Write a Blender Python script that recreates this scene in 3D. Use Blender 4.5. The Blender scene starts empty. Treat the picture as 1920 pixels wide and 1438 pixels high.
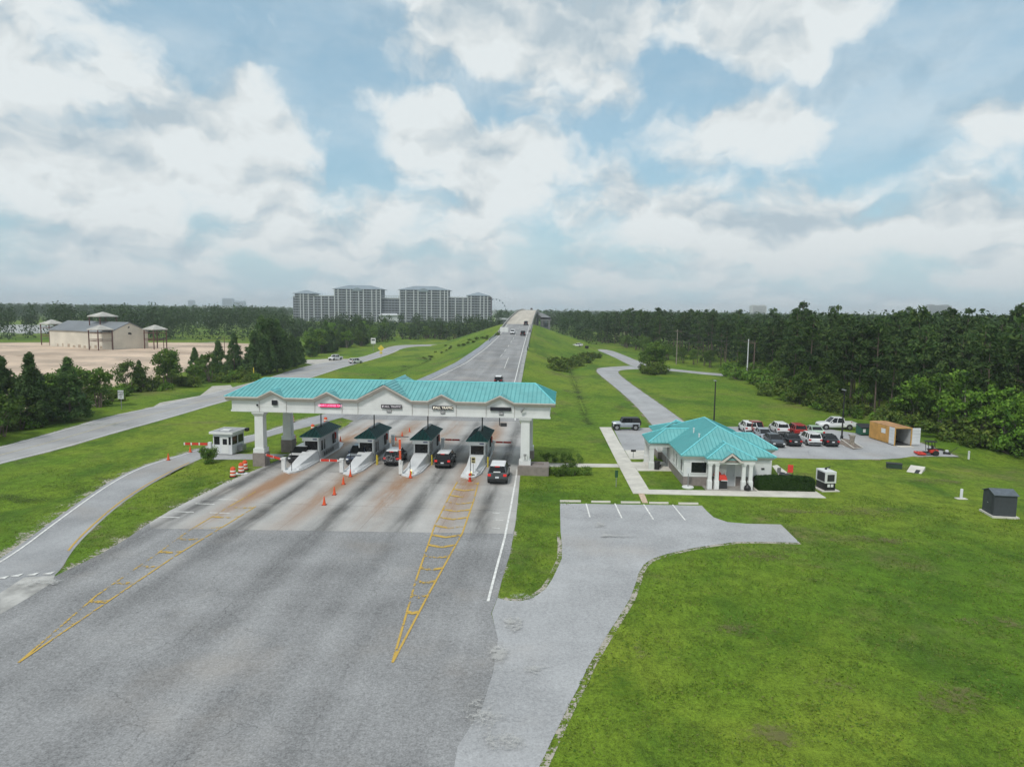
import bpy, bmesh, math, random
import numpy as np
from mathutils import Vector, Matrix
random.seed(7); RNG = np.random.default_rng(11)
R = math.radians; PI = math.pi
C = bpy.context.scene.collection; SC = bpy.context.scene

# ------------------------------------------------------------------ camera
F, CX, CY, HC = 1300.0, 960.0, 719.0, 18.0
PITCH = math.atan((CY-581)/F); ROLL = 0.013
cam = bpy.data.objects.new('camera', bpy.data.cameras.new('camera')); C.objects.link(cam); SC.camera = cam
cam.data.sensor_fit = 'HORIZONTAL'; cam.data.sensor_width = 36; cam.data.lens = F/1920*36
cam.data.clip_start = .5; cam.data.clip_end = 30000
cam.matrix_world = Matrix.Translation((0, 0, HC)) @ Matrix.Rotation(PI/2-PITCH, 4, 'X') @ Matrix.Rotation(ROLL, 4, 'Z')

# ------------------------------------------------------------------ node helpers
class NB:
    """small node graph builder"""
    def __init__(s, nt, flat2d=False): s.flat2d = flat2d; s.nt = nt; s.n = nt.nodes; s.l = nt.links
    def new(s, t, **k):
        n = s.n.new(t)
        for a, b in k.items(): setattr(n, a, b)
        return n
    def put(s, sock, v):
        if v is None: return
        if isinstance(v, bpy.types.NodeSocket): s.l.new(v, sock)
        else:
            if isinstance(v, (tuple, list)) and len(v) == 3 and sock.type == 'RGBA': v = (*v, 1)
            sock.default_value = v
    def m(s, op, a, b=None, c=None, clamp=False):
        n = s.new('ShaderNodeMath', operation=op, use_clamp=clamp)
        s.put(n.inputs[0], a); s.put(n.inputs[1], b)
        if c is not None: s.put(n.inputs[2], c)
        return n.outputs[0]
    def v(s, op, a, b=None):
        n = s.new('ShaderNodeVectorMath', operation=op)
        s.put(n.inputs[0], a)
        if op == 'SCALE': s.put(n.inputs[3], b)
        else: s.put(n.inputs[1], b)
        return n.outputs[1] if op in ('LENGTH', 'DOT_PRODUCT', 'DISTANCE') else n.outputs[0]
    def noise(s, vec, scale, detail=3, rough=.55, dist=0, out=0):
        n = s.new('ShaderNodeTexNoise', noise_dimensions='2D' if s.flat2d else '3D'); s.put(n.inputs['Vector'], vec)
        n.inputs['Scale'].default_value = scale; n.inputs['Detail'].default_value = detail
        n.inputs['Roughness'].default_value = rough; n.inputs['Distortion'].default_value = dist
        return n.outputs[out]
    def mix(s, f, a, b, blend='MIX'):
        n = s.new('ShaderNodeMix', data_type='RGBA', blend_type=blend)
        s.put(n.inputs[0], f); s.put(n.inputs[6], a); s.put(n.inputs[7], b); return n.outputs[2]
    def rng(s, v, a, b, c=0., d=1., smooth=True):
        n = s.new('ShaderNodeMapRange', interpolation_type='SMOOTHSTEP' if smooth else 'LINEAR')
        for i, x in enumerate((v, a, b, c, d)): s.put(n.inputs[i], x)
        return n.outputs[0]
    def mapping(s, vec, loc=(0,0,0), rot=(0,0,0), sc=(1,1,1)):
        n = s.new('ShaderNodeMapping'); s.put(n.inputs[0], vec)
        n.inputs[1].default_value = loc; n.inputs[2].default_value = rot; n.inputs[3].default_value = sc
        return n.outputs[0]
    def sep(s, vec):
        n = s.new('ShaderNodeSeparateXYZ'); s.put(n.inputs[0], vec); return n.outputs
    def comb(s, x, y, z):
        n = s.new('ShaderNodeCombineXYZ'); s.put(n.inputs[0], x); s.put(n.inputs[1], y); s.put(n.inputs[2], z); return n.outputs[0]

# ------------------------------------------------------------------ sky and clouds, sun
SUN_EL, SUN_AZ = R(52), R(208)      # azimuth clockwise from +Y: behind the camera, to the left
w = bpy.data.worlds.new('World'); SC.world = w; w.use_nodes = True
b = NB(w.node_tree, True); b.n.clear()
sky = b.new('ShaderNodeTexSky', sky_type='NISHITA'); sky.sun_disc = False
sky.sun_elevation = SUN_EL; sky.sun_rotation = SUN_AZ; sky.air_density = 1.0; sky.dust_density = 1.4; sky.ozone_density = 1.5
d = b.v('NORMALIZE', b.new('ShaderNodeTexCoord').outputs['Generated'])
X, Y, Z = b.sep(d)
az = b.m('ARCTAN2', X, Y); el = b.m('ARCSINE', Z)
A = b.comb(az, el, 0)
warp = b.v('SCALE', b.v('SUBTRACT', b.noise(A, 9, 4, .55, 0, 1), (.5, .5, .5)), .06)
Aw = b.v('ADD', A, warp)
def pxa(x, y): return (math.atan((x-960)/F), math.atan((581+.013*(x-960)-y)/F))
ELL = [(-60,300,260,250,1),(60,200,170,120,.9),(230,300,240,170,1),(440,330,200,150,1),(570,330,80,80,.85),(330,430,420,90,.9),(160,30,150,90,.55),(480,90,90,60,.25),
       (810,290,140,110,.9),(850,430,330,90,.8),(690,220,60,40,.5),(930,330,220,120,.95),(1080,360,170,110,.9),(980,60,330,130,1),(760,10,260,60,.8),(1050,190,150,80,.8),
       (1300,80,160,90,.85),(1450,110,180,100,.8),(1360,290,200,90,.85),(1420,400,260,110,.85),(1900,60,110,70,.7),(1860,300,100,70,.7),(1880,420,160,130,.75),
       (2300,200,250,220,1),(-600,200,300,260,1)]
cover = None
for x, y, rx, ry, wt in ELL:
    a0, e0 = pxa(x, y)
    dl = b.v('LENGTH', b.v('MULTIPLY', b.v('SUBTRACT', Aw, (a0, e0, 0)), (F/rx, F/ry, 0)))
    g = b.rng(dl, 0.35, 1.35, wt, 0.)
    cover = g if cover is None else b.m('MAXIMUM', cover, g)
low = b.rng(el, .10, .30, .66, 0.)                       # broken layer low above the horizon
behind = b.rng(Y, .3, -.1, 0., .75)                        # more cloud overhead and behind the camera
over = b.rng(Z, .45, .7, 0., .8)
cover = b.m('MAXIMUM', b.m('MAXIMUM', cover, low), b.m('MAXIMUM', behind, over))
yy = b.m('MULTIPLY', el, b.m('ADD', 1., b.m('DIVIDE', .16, b.m('ADD', b.m('MAXIMUM', el, 0.), .10))))   # cloud rows crowd towards the horizon
Bw = b.v('ADD', b.comb(az, yy, 0), warp)
def puff(off, sc, det, ro): return b.noise(b.mapping(Bw, loc=off, sc=(1, 1.3, 1)), sc, det, ro)
def cauli(off, sc):
    n = b.new('ShaderNodeTexVoronoi', feature='SMOOTH_F1', voronoi_dimensions='2D', normalize=True); b.put(n.inputs['Vector'], b.mapping(Bw2, loc=off, sc=(1, 1.25, 1)))
    n.inputs['Scale'].default_value = sc; n.inputs['Detail'].default_value = 3; n.inputs['Roughness'].default_value = .55; n.inputs['Lacunarity'].default_value = 2.1; n.inputs['Smoothness'].default_value = .6
    return b.m('SUBTRACT', .9, n.outputs['Distance'])
Bw2 = b.v('ADD', Bw, b.v('SCALE', b.v('SUBTRACT', b.noise(Bw, 20, 3, .6, 0, 1), (.5, .5, .5)), .035))
nz = puff((0, 0, 0), 6.8, 6, .52); nz2 = puff((.014, -.045, 0), 6.8, 4, .5)
fine = cauli((3, 0, 0), 9.); fine2 = cauli((3.006, -.020, 0), 9.)
dens = b.m('ADD', b.m('ADD', cover, b.m('MULTIPLY', b.m('SUBTRACT', nz, .5), 1.7)), b.m('MULTIPLY', b.m('SUBTRACT', fine, .50), .85))
cl = b.rng(dens, .30, .95)
veil = b.rng(b.noise(b.mapping(A, sc=(1, 2.2, 1)), 3.2, 6, .6), .3, .75, .10, .5)
cl = b.m('MAXIMUM', cl, veil)
rel = b.m('ADD', b.m('MULTIPLY', b.m('SUBTRACT', nz, nz2), .85), b.m('MULTIPLY', b.m('SUBTRACT', fine, fine2), .45))
thick = b.rng(dens, .8, 2.0, 0., .12)
lum = b.m('SUBTRACT', b.m('ADD', .77, rel), thick)
big = b.rng(b.v('LENGTH', b.v('MULTIPLY', b.v('SUBTRACT', Aw, (*pxa(1080, 90), 0)), (F/300, F/150, 0))), .2, 1.3, .10, 0.)
lum = b.m('SUBTRACT', lum, big)
lum = b.m('MINIMUM', b.m('MAXIMUM', lum, .58), .81)
lum = b.m('ADD', b.m('MULTIPLY', lum, b.rng(el, .0, .14, .4, 1.)), b.rng(el, .0, .14, .335, 0.))
ccol = b.mix(b.rng(lum, .50, .78), (.78, .97, 1.10), (.96, 1.03, 1.05))
vs = b.new('ShaderNodeVectorMath', operation='SCALE'); b.put(vs.inputs[0], ccol); b.put(vs.inputs[3], b.m('MULTIPLY', lum, 1/.1))
hz = b.rng(el, -.02, .16, .9, 0.)
skyc = b.mix(.55, b.mix(1., sky.outputs[0], (1.35, 1.42, 1.2), 'MULTIPLY'), (3.5, 5.9, 7.7))
base = b.mix(hz, skyc, (4.7, 6.2, 7.0))
bg = b.new('ShaderNodeBackground'); b.put(bg.inputs[0], b.mix(cl, base, vs.outputs[0])); bg.inputs[1].default_value = .10
b.l.new(bg.outputs[0], b.new('ShaderNodeOutputWorld').inputs[0])

sun = bpy.data.objects.new('sun', bpy.data.lights.new('sun', 'SUN')); C.objects.link(sun)
sun.data.energy = 2.2; sun.data.angle = R(10); sun.data.color = (1, .96, .9)
sd = Vector((math.sin(SUN_AZ)*math.cos(SUN_EL), math.cos(SUN_AZ)*math.cos(SUN_EL), math.sin(SUN_EL)))
sun.rotation_euler = sd.to_track_quat('Z', 'Y').to_euler()
SC.view_settings.view_transform = 'Standard'; SC.view_settings.look = 'None'
SC.view_settings.exposure = 0.0; SC.view_settings.gamma = 1
SC.cycles.max_bounces = 4; SC.cycles.transparent_max_bounces = 8
SC.cycles.volume_bounces = 0

# ------------------------------------------------------------------ geometry of the place: rays, terrain
_cp, _sp, _cr, _sr = math.cos(PITCH), math.sin(PITCH), math.cos(ROLL), math.sin(ROLL)
def ray(px, py):
    a, c = px-CX, py-CY; x = a*_cr+c*_sr; y = -a*_sr+c*_cr
    return x, F*_cp-y*_sp, -F*_sp-y*_cp
def at(px, py, z=0.):
    d = ray(px, py); t = (z-HC)/d[2]; return d[0]*t, d[1]*t
EP = [(118,0),(135,.25),(160,.9),(185,1.9),(230,4.4),(282,7.4),(340,10.8),(400,13.6),(480,16.3),(560,17.7),(620,18.05),(680,17.6),(800,14),(1000,6),(1200,0)]
def interp(t, pts):
    if t <= pts[0][0]: return pts[0][1]
    for (a, p), (c, q) in zip(pts, pts[1:]):
        if t <= c: return p+(q-p)*(t-a)/(c-a)
    return pts[-1][1]
def E(y): return sum(interp(y+k*6, EP) for k in (-2, -1, 0, 1, 2))/5
def atE(px, py):
    d = ray(px, py); lo, hi = 20., 640.
    # march to first crossing with road surface
    y = 20.
    while y < 640:
        z = HC+d[2]/d[1]*y
        if z < E(y): break
        y += 1.
    return d[0]/d[1]*y, y
XR = [(0,-4),(41,-1.3),(71,.6),(110,1.3),(160,1.2),(200,2.7),(240,4.4),(280,6.2),(1200,49)]
XL = [(0,-60),(110,-25),(130,-24),(163,-20.5),(200,-14),(240,-9.6),(280,-6.4),(1200,36.4)]
def xr(y): return interp(y, XR)
def xl(y): return interp(y, XL)
def seg(px, py, a, c):
    vx, vy = c[0]-a[0], c[1]-a[1]; t = max(0, min(1, ((px-a[0])*vx+(py-a[1])*vy)/(vx*vx+vy*vy)))
    return math.hypot(px-a[0]-t*vx, py-a[1]-t*vy)
DITCH = [((18.5,225),(12.5,112),4.5,.55), (at(820,669),at(698,712),3.5,.5), (at(698,712),at(590,745),3.5,.4), (at(300,884),at(150,918),3,.3), (at(150,918),at(-60,968),4,.35), ((58,84),(76,92),3.5,.5)]
def H(x, y):
    z = 0.
    if y > 112:
        e = E(y) if y < 345 else E(345)-(y-345)*.5
        if e > 0:
            over = max(0, x-xr(y)-1.6, xl(y)-2.2-x)
            z = max(0, e-.12-over*(.33))
    for a, c, wd, dp in DITCH:
        s = seg(x, y, a, c)
        if s < wd*2: z -= dp*math.exp(-(s/wd)**2*2)*(1 if z < .6 else 0)
    return z
def G(px, py, dz=0.):
    """point where the sight line meets the terrain"""
    d = ray(px, py); y = 12.; st = 1.
    while y < 3000:
        x = d[0]/d[1]*y
        if HC+d[2]/d[1]*y <= H(x, y): break
        y += st if y < 400 else 10
    return Vector((d[0]/d[1]*y, y, H(d[0]/d[1]*y, y)+dz))

# ------------------------------------------------------------------ materials
MATS = {}
def mat(name, col, rough=.7, var=.12, vs=1.5, metal=0., bump=0., bs=20., spec=.5, emit=None, coat=0.):
    if name in MATS: return MATS[name]
    m = bpy.data.materials.new(name); m.use_nodes = True; q = NB(m.node_tree)
    p = q.n['Principled BSDF']; tc = q.new('ShaderNodeTexCoord').outputs['Object']
    n = q.noise(tc, vs, 5, .6)
    f = q.rng(n, .3, .7, 1-var, 1+var)
    vsn = q.new('ShaderNodeVectorMath', operation='SCALE'); vsn.inputs[0].default_value = col; q.put(vsn.inputs[3], f)
    q.put(p.inputs['Base Color'], vsn.outputs[0])
    p.inputs['Roughness'].default_value = rough; p.inputs['Metallic'].default_value = metal
    p.inputs['Specular IOR Level'].default_value = spec; p.inputs['Coat Weight'].default_value = coat; p.inputs['Coat Roughness'].default_value = .06
    if bump:
        bn = q.new('ShaderNodeBump'); bn.inputs['Strength'].default_value = bump; bn.inputs['Distance'].default_value = .05
        q.put(bn.inputs['Height'], q.noise(tc, bs, 4)); q.put(p.inputs['Normal'], bn.outputs[0])
    if emit: p.inputs['Emission Color'].default_value = (*emit[:3], 1); p.inputs['Emission Strength'].default_value = emit[3]
    MATS[name] = m; return m
TH = R(4.04)                # the toll plaza's axis, clockwise from the y axis
CO = Vector((-32.1, 76.7, 0))                            # front left eave corner of the canopy
def plaza_uv(q):
    g = q.new('ShaderNodeTexCoord').outputs['Object']
    p = q.v('SUBTRACT', g, tuple(CO))
    c, s = math.cos(TH), math.sin(TH)
    u = q.v('DOT_PRODUCT', p, (c, -s, 0)); v = q.v('DOT_PRODUCT', p, (s, c, 0))
    return g, u, v
def pavement(name, col, lanes=1., brown=0., joints=False, streak=.25, rough=.9, grain=.35, spot=.12):
    m = bpy.data.materials.new(name); m.use_nodes = True; q = NB(m.node_tree); p = q.n['Principled BSDF']
    g, u, v = plaza_uv(q)
    uv = q.comb(u, v, 0)
    st = q.noise(q.mapping(uv, sc=(.42, .022, 1)), 1., 4, .5)
    pat = q.noise(g, .18, 5, .6); gr = q.noise(g, 4.5, 5, .8); gr2 = q.noise(g, 11., 3, .8)
    f = q.m('ADD', 1., q.m('MULTIPLY', q.m('SUBTRACT', st, .5), streak*2.4))
    f = q.m('ADD', f, q.m('MULTIPLY', q.m('SUBTRACT', pat, .5), .9))
    f = q.m('ADD', f, q.m('MULTIPLY', q.m('SUBTRACT', gr, .5), grain))
    f = q.m('ADD', f, q.m('MULTIPLY', q.m('SUBTRACT', gr2, .5), grain*1.1))
    if lanes:                                            # rubber and oil worn into the lane centres
        ph = q.m('MULTIPLY', q.m('SUBTRACT', q.m('ADD', u, q.m('MULTIPLY', st, .9)), 5.35), 2*PI/6.5)
        ln = q.m('POWER', q.m('MAXIMUM', q.m('ADD', q.m('MULTIPLY', q.m('COSINE', ph), .5), .5), .0001), q.rng(v, -30, 0, 2.5, 9.))
        inside = q.m('MULTIPLY', q.rng(u, 1, 3), q.rng(u, 34.5, 33.))
        fade = q.m('MULTIPLY', q.rng(v, -46, -14, .10, 1.), q.rng(v, 60, 12, .15, 1.))
        ln = q.m('MULTIPLY', q.m('MULTIPLY', ln, fade), q.m('MULTIPLY', inside, q.rng(q.noise(q.mapping(uv, sc=(1.2, .12, 1)), 1, 4), .25, .6, .35, 1.)))
        f = q.m('SUBTRACT', f, q.m('MULTIPLY', ln, .62*lanes))
    ed = q.new('ShaderNodeTexVoronoi', feature='DISTANCE_TO_EDGE'); q.put(ed.inputs['Vector'], q.v('ADD', g, q.v('SCALE', q.noise(g, .6, 4, .6, 0, 1), 1.6))); ed.inputs['Scale'].default_value = .13
    crack = q.m('MULTIPLY', q.rng(ed.outputs[0], .006, .0), q.rng(q.noise(g, .09, 2), .48, .6))
    f = q.m('SUBTRACT', f, q.m('MULTIPLY', crack, .3))
    if joints:
        jv = q.m('ABSOLUTE', q.m('SUBTRACT', q.m('FRACT', q.m('DIVIDE', v, 9.1)), .5)); ju = q.m('ABSOLUTE', q.m('SUBTRACT', q.m('FRACT', q.m('DIVIDE', q.m('SUBTRACT', u, 8.3), 6.5)), .5))
        j = q.m('MAXIMUM', q.rng(jv, .008, .003), q.rng(q.m('SUBTRACT', .5, ju), .006, .002))
        f = q.m('SUBTRACT', f, q.m('MULTIPLY', j, .3))
    f = q.m('MAXIMUM', f, .2)
    col_n = q.new('ShaderNodeVectorMath', operation='SCALE'); col_n.inputs[0].default_value = col; q.put(col_n.inputs[3], f)
    out = col_n.outputs[0]
    out = q.mix(q.rng(q.noise(g, .11, 4), .5, .75, 0., spot*2.5), out, (.36, .31, .26))
    if brown:                                            # rust-coloured dirt ahead of and behind each island
        ph = q.m('MULTIPLY', q.m('SUBTRACT', u, 8.3), 2*PI/6.5)
        bb = q.m('POWER', q.m('ADD', q.m('MULTIPLY', q.m('COSINE', ph), .5), .5), 2.2)
        bb = q.m('MULTIPLY', bb, q.m('MULTIPLY', q.rng(u, 3.5, 6), q.rng(u, 33, 30)))
        bb = q.m('MULTIPLY', bb, q.m('MULTIPLY', q.rng(v, -24, -6, .15, 1.), q.rng(v, 46, 14, .1, 1.)))
        bb = q.m('MULTIPLY', bb, q.rng(q.noise(q.mapping(uv, sc=(.35, .06, 1)), 1., 5, .7), .3, .62, .15, 1.))
        out = q.mix(q.m('MULTIPLY', bb, brown, clamp=True), out, (.30, .185, .115))
    q.put(p.inputs['Base Color'], out); p.inputs['Roughness'].default_value = rough
    p.inputs['Specular IOR Level'].default_value = .3
    bn = q.new('ShaderNodeBump'); bn.inputs['Strength'].default_value = .25; bn.inputs['Distance'].default_value = .02
    q.put(bn.inputs['Height'], gr2); q.put(p.inputs['Normal'], bn.outputs[0])
    return m
def grass_mat(name, green, yellow, dark, brown_amt=.5, ragged=False, sand=(.42,.39,.33)):
    m = bpy.data.materials.new(name); m.use_nodes = True; q = NB(m.node_tree); p = q.n['Principled BSDF']
    g = q.new('ShaderNodeTexCoord').outputs['Object']
    n1 = q.noise(g, .035, 5, .6, .3); n2 = q.noise(q.mapping(g, rot=(0,0,.5), sc=(1, .5, 1)), .12, 6, .65); n3 = q.noise(g, .9, 5, .7); n4 = q.noise(g, 6, 4, .8); n5 = q.noise(g, 22, 2, .8)
    c = q.mix(q.rng(n1, .35, .65), green, yellow)
    c = q.mix(q.rng(n2, .46, .66, 0., .85), c, dark)
    c = q.mix(q.rng(n2, .44, .25, 0., .55), c, yellow)
    bmask = q.m('MULTIPLY', q.rng(q.noise(g, .06, 6, .7, .5), .53, .72), q.rng(n3, .3, .62, .2, 1.))
    c = q.mix(q.m('MULTIPLY', bmask, brown_amt), c, (.15, .12, .06))
    mow = q.m('SINE', q.m('MULTIPLY', q.v('DOT_PRODUCT', q.v('ADD', g, q.v('SCALE', q.noise(g, .05, 2, .5, 0, 1), 6.)), (.55, .83, 0)), 2.3))
    f = q.m('ADD', 1., q.m('MULTIPLY', mow, .045))
    for n, k in ((n3, 1.4), (q.noise(q.mapping(g, rot=(0,0,.6), sc=(1,.45,1)), 2.4, 6, .8), 1.5), (n4, 2.2), (n5, 2.6)): f = q.m('ADD', f, q.m('MULTIPLY', q.m('SUBTRACT', n, .5), k))
    s_ = q.new('ShaderNodeVectorMath', operation='SCALE'); q.put(s_.inputs[0], c); q.put(s_.inputs[3], q.m('MAXIMUM', f, .25))
    c = s_.outputs[0]
    bare = q.m('MULTIPLY', q.rng(q.noise(g, .5, 7, .72), .66, .74), q.rng(q.noise(g, .03, 2), .5, .6, 0., .8))
    c = q.mix(bare, c, (.30, .27, .2))
    q.put(p.inputs['Base Color'], c); p.inputs['Roughness'].default_value = .95; p.inputs['Specular IOR Level'].default_value = .15
    bn = q.new('ShaderNodeBump'); bn.inputs['Strength'].default_value = .6; bn.inputs['Distance'].default_value = .12
    q.put(bn.inputs['Height'], n4); q.put(p.inputs['Normal'], bn.outputs[0])
    return m
def verge_mat(name, col, col2, soft=.15, amax=1.):
    """strip whose attribute e runs 0 (outer, ragged) to 1 (at the pavement)"""
    m = bpy.data.materials.new(name); m.use_nodes = True; q = NB(m.node_tree); p = q.n['Principled BSDF']
    g = q.new('ShaderNodeTexCoord').outputs['Object']
    at_ = q.new('ShaderNodeAttribute'); at_.attribute_name = 'e'
    n = q.m('ADD', q.m('MULTIPLY', q.m('SUBTRACT', q.noise(g, .45, 3), .5), 1.6), q.m('MULTIPLY', q.m('SUBTRACT', q.noise(g, 3.8, 6, .78), .5), 2.4))
    a = q.m('MULTIPLY', q.rng(q.m('ADD', q.m('SUBTRACT', at_.outputs['Fac'], .5), n), .0, soft), amax)
    q.put(p.inputs['Base Color'], q.mix(q.noise(g, 5, 5, .7), col, col2)); q.put(p.inputs['Alpha'], a)
    p.inputs['Roughness'].default_value = .95; p.inputs['Specular IOR Level'].default_value = .2
    return m
def leaf_mat(name, c1, c2, c3):
    m = bpy.data.materials.new(name); m.use_nodes = True; q = NB(m.node_tree); p = q.n['Principled BSDF']
    g = q.new('ShaderNodeTexCoord').outputs['Object']; oi = q.new('ShaderNodeObjectInfo')
    gi = q.new('ShaderNodeNewGeometry')
    n = q.noise(q.v('ADD', g, q.v('SCALE', oi.outputs['Location'], .37)), .55, 3)
    c = q.mix(q.rng(n, .35, .65), c1, c2)
    c = q.mix(q.rng(gi.outputs['Random Per Island'], .5, 1., 0., .8), c, c3)
    s_ = q.new('ShaderNodeVectorMath', operation='SCALE'); q.put(s_.inputs[0], c); q.put(s_.inputs[3], q.m('ADD', .72, q.m('MULTIPLY', oi.outputs['Random'], .6)))
    q.put(p.inputs['Base Color'], s_.outputs[0]); p.inputs['Roughness'].default_value = .7; p.inputs['Specular IOR Level'].default_value = .2
    tr = q.new('ShaderNodeBsdfTranslucent'); q.put(tr.inputs[0], s_.outputs[0])
    mx = q.new('ShaderNodeMixShader'); mx.inputs[0].default_value = .25
    q.l.new(p.outputs[0], mx.inputs[1]); q.l.new(tr.outputs[0], mx.inputs[2]); q.l.new(mx.outputs[0], q.n['Material Output'].inputs[0])
    return m

M_ASPH = pavement('asphalt', (.25, .252, .256), .55, 0, False, .32, grain=1.45)
M_CONC = pavement('plaza_concrete', (.385, .38, .37), 1.1, 1.25, True, .26, grain=.4)
M_DRIVE = pavement('drive_asphalt', (.345, .35, .36), 0, 0, False, .1, grain=.9)
M_ROAD2 = pavement('road_asphalt', (.33, .33, .335), 0, 0, False, .12, grain=.3)
M_RAMP = pavement('ramp_asphalt', (.30, .305, .315), 0, 0, False, .2, grain=.8)
M_DECK = pavement('deck_concrete', (.47, .43, .37), 0, 0, False, .3, grain=.15)
M_WALK = mat('walk_concrete', (.56, .54, .49), .9, .12, .6, bump=.2)
M_SAND = mat('lot_sand', (.50, .385, .29), .95, .3, .05, bump=.3, bs=2)
M_GRASS = grass_mat('grass', (.088, .170, .013), (.160, .220, .022), (.054, .118, .011), .85)
M_VERGE = verge_mat('sandy_verge', (.46, .43, .38), (.33, .30, .25))
M_DIRT = verge_mat('dirt_verge', (.20, .165, .115), (.30, .26, .19))
M_WEED = verge_mat('ditch_weeds', (.03, .06, .012), (.075, .09, .03), .6, .7)
M_GRN = verge_mat('lush_grass', (.05, .14, .012), (.085, .16, .014), .9, .6)
M_SOFT = verge_mat('bare_earth', (.20, .165, .085), (.14, .14, .055), .55, .6)
M_TEAL = mat('teal_metal_roof', (.13, .39, .395), .45, .10, .6, spec=.5)
M_TEALRIB = mat('teal_seam', (.06, .30, .32), .45, .1)
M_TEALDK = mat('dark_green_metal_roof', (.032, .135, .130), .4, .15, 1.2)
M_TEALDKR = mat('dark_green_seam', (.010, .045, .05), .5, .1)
M_WHITE = mat('white_paint', (.66, .675, .67), .6, .06, .7)
M_WHITE2 = mat('weathered_white', (.62, .64, .66), .7, .06, .8)
M_BEIGE = mat('beige_cornice', (.56, .52, .48), .7, .06)
M_TAUPE = mat('taupe_stucco', (.235, .205, .19), .85, .12, 2, bump=.2)
M_BLACK = mat('black', (.012, .012, .014), .5, .2)
M_GLASS = mat('dark_glass', (.008, .010, .012), .12, .1, spec=.35)
M_DKMET = mat('dark_metal', (.04, .042, .045), .5, .2, metal=.3)
M_GRMET = mat('grey_metal', (.30, .31, .32), .45, .15, metal=.4)
M_RED = mat('red_paint', (.55, .035, .02), .5, .15, 3)
M_ORANGE = mat('orange_plastic', (.72, .09, .02), .55, .1, 3)
M_REFL = mat('white_band', (.78, .76, .72), .5, .1)
M_YEL = mat('yellow_paint', (.60, .48, .05), .6, .2, 4)
M_RUBBER = mat('rubber', (.018, .018, .018), .85, .2)
M_RIM = mat('rim', (.38, .39, .40), .35, .1, metal=.7)
M_TLIGHT = mat('tail_light', (.45, .01, .015), .25, .1)
M_TLIT = mat('tail_light_lit', (.6, .02, .02), .25, .1, emit=(1, .05, .04, .22))
M_HLIGHT = mat('head_light', (.7, .72, .74), .15, .1)
M_PLATE = mat('licence_plate', (.6, .62, .65), .5, .1)
M_BARK = mat('bark', (.13, .10, .08), .9, .3, 3)
M_BARKP = mat('pale_bark', (.26, .23, .19), .9, .3, 3)
M_YMARK = verge_mat('yellow_marking', (.55, .35, .05), (.48, .34, .12))
M_WMARK = mat('white_marking', (.66, .66, .64), .8, .2, 3)
L_PINE = leaf_mat('pine_needles', (.052, .102, .024), (.028, .066, .017), (.10, .15, .036))
L_PINE2 = leaf_mat('young_pine_needles', (.042, .095, .028), (.075, .14, .035), (.10, .165, .042))
L_BROAD = leaf_mat('broad_leaves', (.12, .23, .022), (.075, .17, .022), (.17, .28, .035))
L_DARK = leaf_mat('dark_leaves', (.058, .125, .020), (.098, .175, .025), (.135, .20, .032))
L_BUSH = leaf_mat('bush_leaves', (.06, .115, .018), (.10, .155, .022), (.155, .19, .034))
L_HEDGE = leaf_mat('hedge_leaves', (.022, .060, .010), (.035, .085, .012), (.05, .105, .018))

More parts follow.
